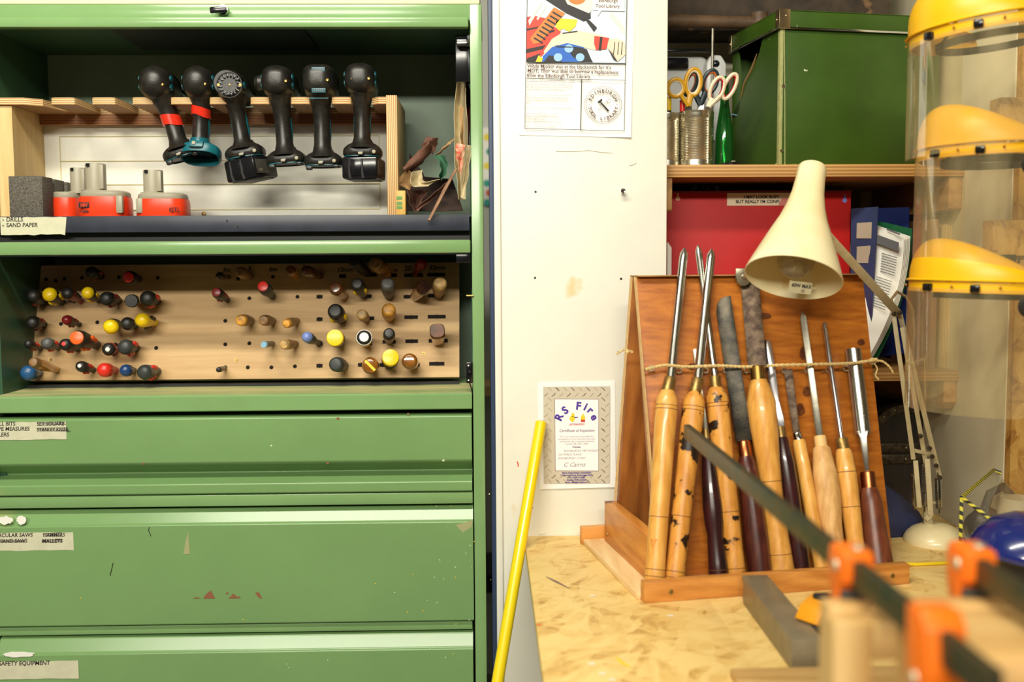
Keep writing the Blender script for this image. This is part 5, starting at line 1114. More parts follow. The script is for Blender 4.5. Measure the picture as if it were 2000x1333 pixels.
b.text('I MAY LOOK BUSY,', wall_M(1453, 388, RY - .0016), .0092, 1, bold=.0003, sx=.98); b.text("BUT REALLY I'M CONFUSED", wall_M(1437, 397, RY - .0016), .0092, 1, bold=.0003, sx=.98)
b.add([wall_M(x, y, RY - .002).translation for x, y in ((1520, 402), (1527, 387), (1545, 386), (1548, 403))], [[0, 3, 2, 1]], 2)
part('bumper_sticker', b, [mat('sticker', (226, 206, 176), .5), INK, mat('torn_pink', (200, 120, 108), .7)], red, label='cream sticker with black lettering, torn at its right')
b = MB(); 
for i in range(4): b.box((PX1 + .0206 + i * .0032, .11 + i * .006, zc), (PX1 + .023 + i * .0032, .145, P(1310, 474 + i * 3, .12).z), 0, .0004)
single('paper_sheets', b, PAPER, 'white card sheets standing between the pillar and the red case', 'papers')
b = MB(); p0 = P(1326, 355, .3); p1 = P(1420, 372, .3); 
single('cable_tangle', (lambda m: (m.tube([P(1352 + 5 * i + 4 * (i % 2), 371 - 9 * (i % 3), .26 + .01 * (i % 4)) for i in range(12)], .004, 8), m)[1])(MB()), mat('pale_cable', (170, 176, 190), .4), 'pale cable lying on top of the red case', 'cable')
b = MB(); b.box((.36, .28, zc), (SWX - .16, .44, P(1500, 352, .28).z - .01), 0, .004); single('document_box', b, mat('dark_box', (34, 26, 30), .7), 'dark box behind the red case on the lower shelf', 'box')
# folders ---------------------------------------------------------------------
def leaf(poly, Y0, Y1, th, mt, parent, nm, label=None, curve=0.0):
    """upright sheet through px corners (top-left, top-right, bottom-right, bottom-left)"""
    tl, tr, br, bl = poly
    def fn(u, v):
        x = (tl[0] * (1 - v) + tr[0] * v) * (1 - u) + (bl[0] * (1 - v) + br[0] * v) * u + curve * sin(u * pi)
        if curve: x = (tl[0] * (1 - v) + tr[0] * v) * (1 - u ** 2) + (bl[0] * (1 - v) + br[0] * v) * u ** 2
        y = (tl[1] * (1 - v) + tr[1] * v) * (1 - u) + (bl[1] * (1 - v) + br[1] * v) * u
        return P(x, y, Y0 * (1 - v) + Y1 * v)
    b = MB(); b.grid(fn, 10, 3, 0, th); return part(nm, b, mt, parent, label) if parent else b
BLF = mat('blue_folder', (52, 66, 104), .28, coat=.4, var=.2, vscale=12); DBL = mat('deep_blue_folder', (26, 44, 110), .35); GRF = mat('green_folder', (24, 96, 58), .35)
f1 = thing('ring_folder', 'dusty blue plastic folder with two paper labels right of the red case', 'folder', P(1690, 722, .12))
leaf(((1664, 408), (1716, 404), (1700, 705), (1662, 715)), .14, .09, .003, BLF, f1, 'cover')
for (a, c) in (((1674, 436), (1703, 466)), ((1674, 482), (1702, 514))):
    leaf(((a[0], a[1]), (c[0], a[1] - 2), (c[0] - 1, c[1]), (a[0] - 1, c[1])), .1245, .0975, .0006, mat('dusty_label', (176, 160, 140), .7), f1, 'paper_label')
f2 = thing('ring_folder', 'deep blue folder standing behind the green one', 'folder', P(1740, 722, .16), )
leaf(((1716, 407), (1777, 405), (1768, 690), (1700, 700)), .2, .15, .003, DBL, f2, 'cover')
f3 = thing('document_folder', 'green folder holding a thick bent wad of printed sheets', 'folder', P(1730, 722, .10))
leaf(((1716, 432), (1782, 447), (1704, 719), (1650, 718)), .15, .10, .002, GRF, f3, 'cover', curve=1)
for i in range(5):
    leaf(((1712 - i, 440 + i * 2), (1778 - i * 3, 462 + i), (1692 - i * 2, 718), (1640 - i, 716)), .13 - i * .006, .088 - i * .004, .0008, PAPER, f3, 'sheet', curve=1)
b = MB(); Y_ = .066
def onleaf(x, y): return P(x, y, .098 - (x - 1708) / 60 * .034 + 0)
def bar(x0, y0, x1, y1, h, mi=0, yo=0):
    p = [P(x0, y0, .092 + yo), P(x1, y1, .062 + yo), P(x1 - h * .1, y1 + h, .062 + yo), P(x0 - h * .1, y0 + h, .092 + yo)]; b.add(p, [[0, 3, 2, 1]], mi)
bar(1732, 446, 1758, 456, 4); bar(1712, 458, 1756, 474, 17, 1)
for i in range(8): bar(1722 - i * .4, 494 + i * 5, 1752 - i * .6, 503 + i * 5, 1.6)
for i in range(12): bar(1712 - i * .9, 540 + i * 5, 1742 - i * 1.2, 550 + i * 5, 1.5)
part('printing', b, [mat('print_grey', (110, 108, 112), .8), mat('print_bar', (92, 92, 96), .8)], f3)
b = MB(); b.box((P(1782, 600, .2).x, .16, zc), (P(1822, 600, .2).x, .42, P(1800, 424, .16).z), 0, .003); b.box((P(1782, 600, .16).x, .1585, zc + .02), (P(1822, 600, .16).x, .1598, P(1800, 432, .16).z), 1)
single('box_file', b, [mat('black_file', (26, 24, 22), .6), mat('file_spine', (40, 38, 34), .6)], 'black box file standing on the lower shelf right of the folders', 'box file')
op = thing('ring_binder', 'open cream and black ring binder at the right end of the lower shelf', 'binder', P(1850, 722, .1))
b = MB(); b.box((P(1868, 600, .09).x, .09, zc), (P(1873, 600, .09).x, .3, P(1870, 432, .09).z), 0, .001); part('cover', b, DARK, op)
b = MB()
for i in range(6): b.box((P(1846 + i * 3, 600, .09).x, .095, zc), (P(1848 + i * 3, 600, .09).x, .28, P(1860, 438 + i, .09).z), 0, .0005)
part('pages', b, mat('cream_pages', (206, 180, 130), .8), op)
b = MB(); b.box((P(1818, 600, .1).x, .1, zc), (P(1830, 600, .1).x, .3, P(1820, 428, .09).z), 0, .001); part('back_cover', b, mat('pinkish_card', (150, 112, 92), .7), op)
b = MB()
for i in range(9): c = P(1834 + i * 3.6, 428, .1); b.tube([c + V(0, -.012 * cos(a) + .01, .012 * sin(a)) for a in [pi * k / 8 for k in range(9)]], .0011, 6)
part('binding_rings', b, DARK, op)
# ================================================================== DESK LAMP
CREAM = mat('lamp_cream', (238, 224, 180), .32, rgb2=(228, 208, 156), vscale=6, coat=.3)
CREAMD = mat('lamp_arm_cream', (196, 180, 140), .4, var=.15, vscale=40)
def lamp():
    Yb = -.07
    base = PZ(1826, 1060, BENCH); 
    T = thing('desk_lamp', 'cream jointed desk lamp with a flared shade leaning over the turning tools', 'lamp', base)
    s = S(base.y)
    b = MB(); R_ = 54 * s * 1.1
    b.lathe([(0, .0003), (R_, .0003), (R_ * 1.01, .004), (R_, .009), (R_ * .93, .017), (R_ * .75, .027), (R_ * .5, .034), (R_ * .25, .037), (0, .038)], Matrix.Translation(base), 48); part('base', b, CREAM, T)
    zt = base.z + .036
    top = P(1812, 985, base.y)
    b = MB(); b.tube([V(top.x + .004, base.y, zt - .004), V(top.x, base.y, zt + .02), top], [.010, .008, .006], 12); b.tube([top + V(-.014, 0, .002), top + V(.022, 0, .002)], .003, 8)
    part('post', b, CREAMD, T)
    yb = base.y
    E = P(1750, 608, yb - .01)
    def bar(a, c, w_, nm, t=.006, mt=CREAMD):
        M = axis_M(a, c); L = (c - a).length; q = MB(); q.box((-w_ / 2, -t / 2, 0), (w_ / 2, t / 2, L), 0, .0012, M); return part(nm, q, mt, T)
    p1 = lambda x, y, dy=0.0: P(x, y, yb + dy)
    bar(p1(1745, 612, -.012), p1(1784, 898, -.012), .0085, 'lower_arm')
    bar(p1(1757, 612, .006), p1(1836, 935, .006), .0095, 'lower_arm')
    bar(p1(1762, 640, -.004), p1(1808, 905, -.004), .0085, 'lower_arm')
    bar(p1(1783, 880, -.012), p1(1822, 889, .0), .0075, 'cross_bar')
    bar(p1(1788, 900, -.018), p1(1796, 992, -.018), .009, 'spring_link', .003)
    bar(p1(1811, 897, -.018), p1(1818, 1008, -.018), .010, 'spring_link', .003)
    bar(p1(1818, 1006, -.016), p1(1808, 1016, -.010), .010, 'spring_link', .003)
    for x0, y0, x1, y1 in ((1784, 928, 1785, 988), (1808, 912, 1806, 988), (1832, 934, 1834, 994)):
        b = MB(); a, c = p1(x0, y0, -.008), p1(x1, y1, -.008); n = 26; M = axis_M(a, c); L = (c - a).length
        b.tube([M @ V(cos(t) * .0052, sin(t) * .0052, L * k / (n * 8)) for k, t in ((k, k * 2 * pi / 8) for k in range(n * 8 + 1))], .0011, 5)
        b.tube([a + (a - c) * .18, a], .0013, 6); b.tube([c, c + (c - a) * .16], .0013, 6)
        part('spring', b, CHROME, T)
    b = MB()
    for x, y in ((1757, 612), (1746, 613), (1815, 876), (1820, 892), (1828, 910), (1835, 933), (1797, 852)): b.lathe([(0, -.004), (.0042, -.003), (.0045, 0)], Matrix.Translation(p1(x, y, -.016)) @ Matrix.Rotation(-pi / 2, 4, 'X') , 12)
    part('joint_bolts', b, mat('bolt_dark', (96, 84, 66), .4, .8), T)
    # shade axis
    yt = -.30
    A = P(1587, 326, yt + .085); Bm = P(1549, 543, yt)          # narrow end, mouth centre
    B0 = Bm
    for _ in range(1): pass
    M = axis_M(A, Bm); L = (Bm - A).length; k = S((A.y + Bm.y) / 2)
    px = [(0, 22), (.004, 26), (.03, 28), (.12, 28.5), (.25, 31.5), (.38, 38), (.5, 47), (.62, 59), (.74, 70), (.86, 81), (.94, 88), (.985, 91.5), (1.0, 92)]
    out = [(r * k, t * L) for t, r in px]; inn = [(max(.001, (r - 1.8)) * k, t * L) for t, r in px[::-1]]
    b = MB(); b.lathe([(0, 0)] + out + [(91 * k, L + .0008)] + inn[:-1] + [(0, .006)], M, 64)
    # faint brown heat stains live in the material
    sh_m = mat('lamp_shade_enamel', (240, 228, 184), .3, rgb2=(236, 216, 164), vscale=9, coat=.3, spots=((224, 190, 120), 8.5, .66))
    SH = part('shade', b, sh_m, T)
    Lx0 = L * .84 - .062; b = MB(); b.lathe([(0, .012), (.012, .012), (.016, .04), (.016, Lx0 - .004), (.012, Lx0), (0, Lx0)], M, 24); part('bulb_socket', b, CREAMD, SH)
    b = MB(); Lb = L * .84; r0 = .031
    prb = [(.011, Lx0 + .001), (.0125, Lx0 + .012), (.018, Lx0 + .028)] + [(r0 * cos(a), Lb + .002 + r0 * sin(a)) for a in [-.7 + (pi / 2 + .7) * i / 12 for i in range(13)]]
    prb[-1] = (0, prb[-1][1]); b.lathe(prb, M, 32); part('bulb', b, glass('bulb_glass', (216, 210, 190), .03, 2.2, haze=((244, 236, 208), .18)), SH, label='clear glass bulb')
    b = MB(); 
    for sgn in (-1, 1): b.tube([M @ V(sgn * .002, 0, Lx0 + .002), M @ V(sgn * .007, 0, Lb - .004)], .0006, 5)
    b.tube([M @ V(-.007, 0, Lb - .004), M @ V(-.003, 0, Lb + .002), M @ V(.003, 0, Lb + .002), M @ V(.007, 0, Lb - .004)], .0004, 5); part('filament', b, STEEL, SH)
    # rating sticker on the far inner wall of the shade
    b = MB(); n = ray(1563, 564)
    Y_ = None
    Mi = M.inverted()
    def onshade(px_, py_):
        """where the pixel's ray meets the inner shade behind the mouth"""
        r = ray(px_, py_); lo = None; t0 = ((P(px_, py_, Bm.y) - CAM).length) / r.length - .08
        best = None
        for i in range(600):
            t = t0 + i * .0006; q = Mi @ (CAM + r * t); z = q.z / L
            if z > 1.0 or z < .2: continue
            rr_ = None
            for (ta, ra), (tb, rb__) in zip(px, px[1:]):
                if ta <= z <= tb: rr_ = (ra + (rb__ - ra) * (z - ta) / (tb - ta) - 2.6) * k
            if rr_ and math.hypot(q.x, q.y) > rr_ and q.y > 0: best = t; break
        return CAM + r * ((best or t0 + .1) - .0009)
    c = onshade(1563, 563); ex = (onshade(1586, 566) - onshade(1540, 560)).normalized(); ey = (onshade(1565, 553) - onshade(1562, 574)).normalized(); ez = ex.cross(ey).normalized(); ey = ez.cross(ex)
    MS = Matrix(((ex.x, ey.x, ez.x, c.x), (ex.y, ey.y, ez.y, c.y), (ex.z, ey.z, ez.z, c.z), (0, 0, 0, 1)))
    b.box((-.0195, -.009, 0), (.0195, .011, .0003), 0, 0, MS); b.text('60W MAX', MS @ Matrix.Translation((-.0155, .001, .0012)), .0082, 1, bold=.0003, sx=.92)
    for i in range(3): b.box((.002, -.003 - i * .002, .0008), (.008, -.002 - i * .002, .001), 2, 0, MS)
    part('rating_sticker', b, [mat('clear_sticker', (206, 196, 158), .3), INK, INKF], SH)
    # upper arm from elbow to the right side of the shade
    J = M @ V(34 * k, .012, L * .52)
    J = P(1618, 462, (A.y + Bm.y) / 2 + .02)
    b = MB(); Mx = axis_M(J, E); Lx = (E - J).length
    b.box((-.0075, -.006, -.004), (.0075, .006, Lx + .006), 0, .0012, Mx); b.box((-.0045, -.0075, .02), (.0045, -.0061, Lx - .01), 0, .0004, Mx); part('upper_arm', b, CREAMD, T)
    b = MB(); b.box((-.006, -.006, -.012), (.006, .006, .01), 0, .002, Mx); b.lathe([(0, -.012), (.006, -.011), (.0065, -.006)], Mx @ Matrix.Rotation(0, 4, 'X') , 12); b.box((-.020, -.004, -.016), (.002, .004, -.008), 0, .002, Mx); part('shade_hinge', b, mat('hinge_steel', (150, 138, 106), .4, .6), T)
    # cord
    b = MB(); c = [P(1746, 604, yb + .0), P(1741, 585, yb + .02), P(1752, 570, yb + .04), P(1770, 580, yb + .05), P(1783, 606, yb + .05), P(1786, 650, yb + .05), P(1782, 700, yb + .05), P(1775, 760, yb + .04)]
    b.tube(c, .0028, 8); part('cord', b, mat('cord_tan', (150, 124, 90), .6), T)
lamp()
# ================================================================== CHEST, CAP, CABLE
def chest():
    Y0 = .20; o = P(1766, 1000, Y0); w2 = 76 * S(Y0); zc_ = P(1766, 866, Y0).z; zb = BENCH + .0004
    T = thing('wooden_chest', 'dark barrel topped wooden chest with studded metal bands behind the lamp', 'chest', V(o.x, Y0, zb))
    M = Matrix(((1, 0, 0, o.x), (0, 0, 1, Y0), (0, 1, 0, 0), (0, 0, 0, 1)))
    arcp = lambda r, n=24, a0=0.0, a1=pi: [(r * cos(a), zc_ + r * sin(a)) for a in [a0 + (a1 - a0) * i / n for i in range(n + 1)]]
    b = MB(); b.prism([(w2 * .97, zb)] + arcp(w2 * .97) + [(-w2 * .97, zb)], .004, .22, 0, M, 0)
    part('body', b, wood('dark_oak', (46, 36, 28), (22, 17, 13), 'Z', .6, 20), T)
    MB_ = mat('tarnished_band', (92, 80, 62), .42, .6, rgb2=(52, 46, 38), vscale=90, bump=.4, bscale=220)
    b = MB(); q = arcp(w2 * 1.02) ; q2 = arcp(w2 * .82)[::-1]; b.prism(q + q2, -.002, .03, 0, M); part('arch_band', b, MB_, T)
    for y0, y1 in ((866, 884), (888, 906)):
        b = MB(); b.box((o.x - w2 * 1.02, Y0 - .002, P(1766, y1, Y0).z), (o.x + w2 * 1.02, Y0 + .0035, P(1766, y0, Y0).z), 0, .001); part('cross_band', b, MB_, T)
    b = MB()
    for i in range(9):
        a = .15 + i * (pi - .3) / 8; b.ball((o.x + w2 * .92 * cos(a), Y0 - .002, zc_ + w2 * .92 * sin(a)), .003, 0, 8)
    for x in (-.7, 0, .7):
        for y in (875, 897): b.ball((o.x + w2 * x, Y0 - .002, P(1766, y, Y0).z), .003, 0, 8)
    part('studs', b, mat('stud', (128, 116, 96), .35, .8), T)
chest()
def navy_cap():
    Y0 = .0; c = P(1758, 1010, Y0); c.z = BENCH + .002
    T = thing('padded_cap', 'dusty navy padded cap with a metal buckle between the tools and the lamp base', 'cap', c)
    def fn(u, v):
        # outline from px, bulging toward the viewer
        a = 2 * pi * v; 
        pts = [(1700, 935), (1712, 922), (1730, 948), (1762, 970), (1795, 1000), (1812, 1030), (1808, 1050), (1790, 1064), (1740, 1078), (1700, 1074), (1692, 1030), (1694, 970)]
        k = v * 12; i = int(k) % 12; f = k - int(k); p0, p1 = pts[i], pts[(i + 1) % 12]
        x = p0[0] * (1 - f) + p1[0] * f; y = p0[1] * (1 - f) + p1[1] * f; cx, cy = 1745, 1020
        r = sin(u * pi); dep = -.055 * cos(u * pi)
        return P(cx + (x - cx) * r, cy + (y - cy) * r, Y0 + .03 - dep * -1 if False else Y0 + .0 + dep)
    b = MB(); b.grid(fn, 14, 36, 0); part('cap', b, mat('navy_cloth', (34, 44, 88), .6, rgb2=(44, 48, 76), vscale=12, bump=.3, bscale=60, spots=((90, 84, 84), 14, .68)), T)
    b = MB(); p = P(1805, 1040, -.05); b.tube([P(1740, 1082, -.04), P(1782, 1072, -.052), P(1806, 1052, -.05), P(1814, 1034, -.045)], .0032, 8)
    b.tube([p + V(cos(a) * .012, -.004, sin(a) * .010) for a in [2 * pi * k / 16 for k in range(16)]], .0025, 6, closed=True)
    b.ball(P(1785, 1034, -.052), .0035, 0, 8); part('buckle', b, mat('worn_buckle', (104, 92, 66), .35, .85, rgb2=(40, 36, 30), vscale=120), T)
navy_cap()
b = MB(); z = BENCH + .0035
b.tube([PZ(1740, 1101, z), PZ(1790, 1103, z), PZ(1860, 1100, z), PZ(1930, 1104, z), PZ(1990, 1116, z), PZ(2060, 1124, z)], .0032, 10)
single('yellow_cable', b, mat('cable_yellow', (232, 200, 30), .45), 'yellow cable lying across the workbench to the right of the tool stand', 'cable')
# ================================================================== CLEAR CASE WITH HAZARD TAPE
def clear_case():
    Y0, Y1 = -.30, -.125
    T = thing('clear_case', 'clear plastic case edged with black and yellow striped tape', 'case', P(1940, 1100, Y0))
    m = bpy.data.materials.new('hazard_tape'); m.use_nodes = True; N = m.node_tree.nodes; L = m.node_tree.links
    tc = N.new('ShaderNodeTexCoord'); sp = N.new('ShaderNodeSeparateXYZ'); L.new(tc.outputs['Object'], sp.inputs[0])
    a = N.new('ShaderNodeMath'); a.operation = 'ADD'; L.new(sp.outputs[0], a.inputs[0]); L.new(sp.outputs[1], a.inputs[1])
    a2 = N.new('ShaderNodeMath'); a2.operation = 'ADD'; L.new(a.outputs[0], a2.inputs[0]); L.new(sp.outputs[2], a2.inputs[1])
    ml = N.new('ShaderNodeMath'); ml.operation = 'MULTIPLY'; ml.inputs[1].default_value = 420; L.new(a2.outputs[0], ml.inputs[0])
    sn = N.new('ShaderNodeMath'); sn.operation = 'SINE'; L.new(ml.outputs[0], sn.inputs[0]); rp = N.new('ShaderNodeValToRGB'); rp.color_ramp.interpolation = 'CONSTANT'; rp.color_ramp.elements[0].color = srgb(24, 24, 20); rp.color_ramp.elements[1].position = .05; rp.color_ramp.elements[1].color = srgb(206, 196, 60)
    L.new(sn.outputs[0], rp.inputs[0]); L.new(rp.outputs[0], N['Principled BSDF'].inputs['Base Color'])
    z1 = P(1878, 972, Y0).z; x0 = P(1878, 980, Y0).x; z0 = BENCH + .001; x1 = .93
    # tape edges: slanted lid
    A = V(x0, Y0, z1); B_ = P(1972, 918, Y1); B_.x = min(B_.x, SWX - .01); C_ = V(x1, Y0, P(1940, 1010, Y0).z)
    D_ = P(1932, 1012, Y0 - .05); Ez = P(2010, 935, Y1)
    segs = [(A, B_), (A, D_), (D_, P(2020, 998, Y0 - .04)), (A, V(x0, Y0, z0)), (D_, V(D_.x, D_.y, z0 + .03)), (B_, V(B_.x + .03, B_.y - .02, B_.z - .012))]
    for p, q in segs:
        b = MB(); M = axis_M(p, q); b.box((-.0028, -.0028, 0), (.0028, .0028, (q - p).length), 0, .0008, M); part('striped_edge', b, m, T)
    G = glass('case_plastic', (244, 246, 240), .05, 1.35, haze=((220, 214, 190), .05))
    b = MB(); b.add([A, D_, V(D_.x, D_.y, z0), V(x0, Y0, z0)], [[0, 1, 2, 3]]); b.add([A, B_, P(2020, 998, Y0 - .04), D_], [[0, 1, 2, 3]]); part('clear_panel', b, G, T)
    b = MB(); c = P(1925, 1030, -.2); c.z = z0 + .06
    single('ear_defenders', (lambda m_: (m_.ball(c, .034, 0, 20, (1.0, .8, 1.1)), m_.tube([c + V(-.004, 0, .03), c + V(.006, 0, .062), c + V(.035, .01, .072), c + V(.055, .01, .05)], .0075, 10), m_.lathe([(.024, -.03), (.03, -.024), (.03, -.01), (0, -.01)], Matrix.Translation(c) @ Matrix.Rotation(rad(70), 4, 'X'), 20), m_)[-1])(MB()), mat('dark_grey_shell', (66, 62, 58), .4, var=.3, vscale=60), 'dark grey ear defenders inside the clear taped case', 'ear defenders')
    b = MB(); c2 = P(1985, 1000, -.22); c2.z = BENCH + .05
    b.lathe([(0, 0), (.03, 0), (.032, .01), (.032, .05), (.028, .062), (.028, .07), (0, .07)], Matrix.Translation(c2), 24); single('jar', b, mat('cream_jar', (206, 196, 172), .3), 'pale jar inside the clear taped case', 'jar')
clear_case()
# blue domed machine in front
def blue_tool():
    c = PZ(1965, 1150, BENCH + .02); c = V(.842, -.46, BENCH + .002)
    T = thing('respirator_helmet', 'glossy navy blue domed helmet with a black base on the bench at the right', 'helmet', c)
    b = MB(); M = Matrix.Translation(c + V(0, 0, .086)) @ Matrix.Rotation(rad(8), 4, 'Y')
    b.lathe([(.068, -.006), (.073, 0), (.072, .008), (.066, .026), (.052, .045), (.032, .058), (.012, .063), (0, .064)], M, 40, 1.35, 1.2); b.lathe([(.066, -.006), (.078, -.004), (.080, .002), (.071, .006)], M, 40, 1.35, 1.2)
    part('dome', b, mat('navy_gloss', (26, 40, 112), .22, coat=.5), T)
    b = MB(); b.lathe([(0, 0), (.058, 0), (.062, .006), (.060, .076), (.064, .083), (0, .083)], Matrix.Translation(c), 32, 1.1, 1.0); part('base', b, mat('black_blue_base', (20, 24, 40), .4), T)
blue_tool()
# ================================================================== FACE SHIELDS
YEL = mat('shield_yellow', (246, 190, 16), .38, var=.04, vscale=20)
VIS = glass('visor', (248, 242, 226), .05, 1.36, haze=((232, 214, 164), .12))
DS = 1.62
def shield(cx_px, rim_y, vis_bot, label, R_=.125, tilt=-.03, face=188, hh=.066):
    Yc = DS - 1.95; c = P(cx_px, rim_y, Yc)
    T = thing('face_shield', label, 'face shield', c, 'face shields hanging one above another')
    M = Matrix.Translation(c) @ Matrix.Rotation(tilt, 4, 'Y') @ Matrix.Rotation(rad(face), 4, 'Z')   # local +x is the front
    ex, ey = 1.0, .94; bh = .016
    def rim(a, k, z): return M @ V(cos(a) * R_ * k * ex, sin(a) * R_ * k * ey, z)
    A0 = rad(112)
    # brow band
    b = MB(); b.grid(lambda u, v: rim(-A0 + 2 * A0 * u, 1.0, -bh + bh * v), 40, 2, 0, .0028); part('brow_band', b, YEL, T)
    # crown: flared lip, then a bowl rising highest at the front
    def crown(u, v):
        a = -A0 + 2 * A0 * u; k = 1.0; h = hh * (max(0, cos(a * .78)) ** 1.15)
        if v < .12: return rim(a, 1.0 + .055 * (1 - abs(v - .05) / .08 if v < .12 else 0), .001 + v * .03)
        t = (v - .12) / .88
        return rim(a, 1.0 - .26 * t ** 1.9, .0045 + h * math.sin(t * pi / 2) ** .9)
    b = MB(); b.grid(crown, 44, 16, 0, .0018); part('crown', b, YEL, T)
    # visor
    vb = c.z - P(cx_px, vis_bot, Yc).z
    A1 = rad(102)
    def vis(u, v):
        a = -A1 + 2 * A1 * u; e = abs(2 * u - 1); drop = vb * (1 - .16 * max(0, (e - .72) / .28) ** 2 * 1.0)
        return rim(a, 1.0 + .018, -bh - 0.0 + .006) - V(0, 0, (drop - bh) * v) + (M.to_3x3() @ V(.0, 0, 0))
    b = MB(); b.grid(vis, 40, 8, 0); part('visor', b, VIS, T, 'clear slightly scratched visor')
    # black studs along the band
    for a in (rad(-62), rad(12), rad(48)):
        b = MB(); p = rim(a, 1.03, -bh * .55); d = (p - V(c.x, c.y, p.z)).normalized(); Mz = Matrix.Translation(p) @ d.to_track_quat('Z', 'Y').to_matrix().to_4x4()
        b.box((-.007, -.006, -.006), (.007, .006, .0045), 0, .002, Mz); part('clip', b, BLKGLOSS, T)
    b = MB()
    for a in (rad(-30), rad(32), rad(64), rad(-80)): p = rim(a, 1.03, -bh * .4); b.ball(p, .0022, 0, 8)
    part('studs', b, mat('stud_orange', (170, 120, 40), .4), T)
    # head harness inside
    b = MB(); b.grid(lambda u, v: M @ V(cos(2 * pi * u) * R_ * .70, sin(2 * pi * u) * R_ * .62, -.014 - .012 * v), 40, 2, 0, .002)
    b.tube([M @ V(-R_ * .7, 0, -.02), M @ V(-R_ * .35, 0, .035), M @ V(0, 0, .048), M @ V(R_ * .4, 0, .03), M @ V(R_ * .69, 0, -.016)], .006, 8, flat=.3)
    part('head_harness', b, mat('harness_black', (36, 32, 28), .5), T)
    b = MB()
    Mk = M @ Matrix.Translation((R_ * .1, R_ * .90, -.034)) @ Matrix.Rotation(-pi / 2, 4, 'X')
    b.lathe([(.004, 0), (.016, 0), (.018, .004), (.016, .010), (.006, .012), (.004, .011)], Mk, 22, sq=0); b.tube([M @ V(R_ * .1, R_ * .93, -.002), M @ V(R_ * .1, R_ * .94, -.02), M @ V(R_ * .1, R_ * .92, -.032)], .007, 8)
    part('adjuster_knob', b, mat('harness_knob', (44, 40, 36), .45), T)
    return T
shield(1938, 55, 300, 'topmost yellow face shield, cut off by the upper right corner', R_=.128, tilt=-.11)
shield(1940, 293, 548, 'middle yellow face shield of the three hanging at the right', R_=.118, tilt=-.01)
shield(1932, 553, 806, 'lowest yellow face shield of the three, its visor hanging free', R_=.125, tilt=.03)
# chipboard blocks on the right wall that the shields hang from
for i, (x0, y0, x1, y1, Y) in enumerate(((1952, 190, 2010, 262, -.18), (1938, 430, 2020, 500, -.18))):
    a = P(x0, y1, Y); c = P(x1, y0, Y); b = MB(); b.box((a.x, Y, a.z), (max(c.x, SWX + .04), -.1605, c.z), 0, .001) if a.x > SWX else b.box((a.x, Y, a.z), (c.x + .03, -.1425, c.z), 0, .001)
    T = thing('hook_block', ('upper chipboard block behind the top visor', 'lower chipboard block seen through the middle visor')[i], 'wood block', V(a.x, Y, a.z))
    part('block', b, osb('osb_block', (214, 168, 92), (190, 140, 68), (140, 96, 44)), T)
    b = MB(); b.box((a.x + .006, Y - .003, a.z - .022), (a.x + .042, Y - .0003, a.z + .002), 0, .002); 
    for q in (.014, .030): b.lathe([(0, .0005), (.003, .0005)], Matrix.Translation((a.x + q, Y - .003, a.z - .012)) @ Matrix.Rotation(pi / 2, 4, 'X'), 10, m=1)
    b.tube([V(a.x + .02, Y - .002, a.z - .016), V(a.x + .02, Y - .05, a.z - .02), V(a.x + .02, Y - .055, a.z - .005)], .0022, 8)
    part('hook', b, [BLACK, PAPER], T)
# ================================================================== YELLOW POLE
b = MB(); p0 = P(1057, 824, -.020); z0 = 0.0; q = P(979, 1290, -.16); d = (q - p0); end = p0 + d * ((.001 - p0.z) / d.z)
M = axis_M(p0, end); b.lathe([(0, 0), (.0095, 0), (.0112, .0015), (.0112, (end - p0).length - .01), (0, (end - p0).length - .01)], M, 28)
pole = thing('yellow_pole', 'long glossy yellow pole leaning against the white pillar', 'pole', end); part('shaft', b, mat('pole_yellow', (244, 216, 24), .28, coat=.4), pole)
b = MB(); b.lathe([(0, -.001), (.006, -.0012), (.0085, -.0004), (.0092, 0)], M, 20); part('end_plug', b, mat('plug_brown', (120, 96, 60), .7), pole)
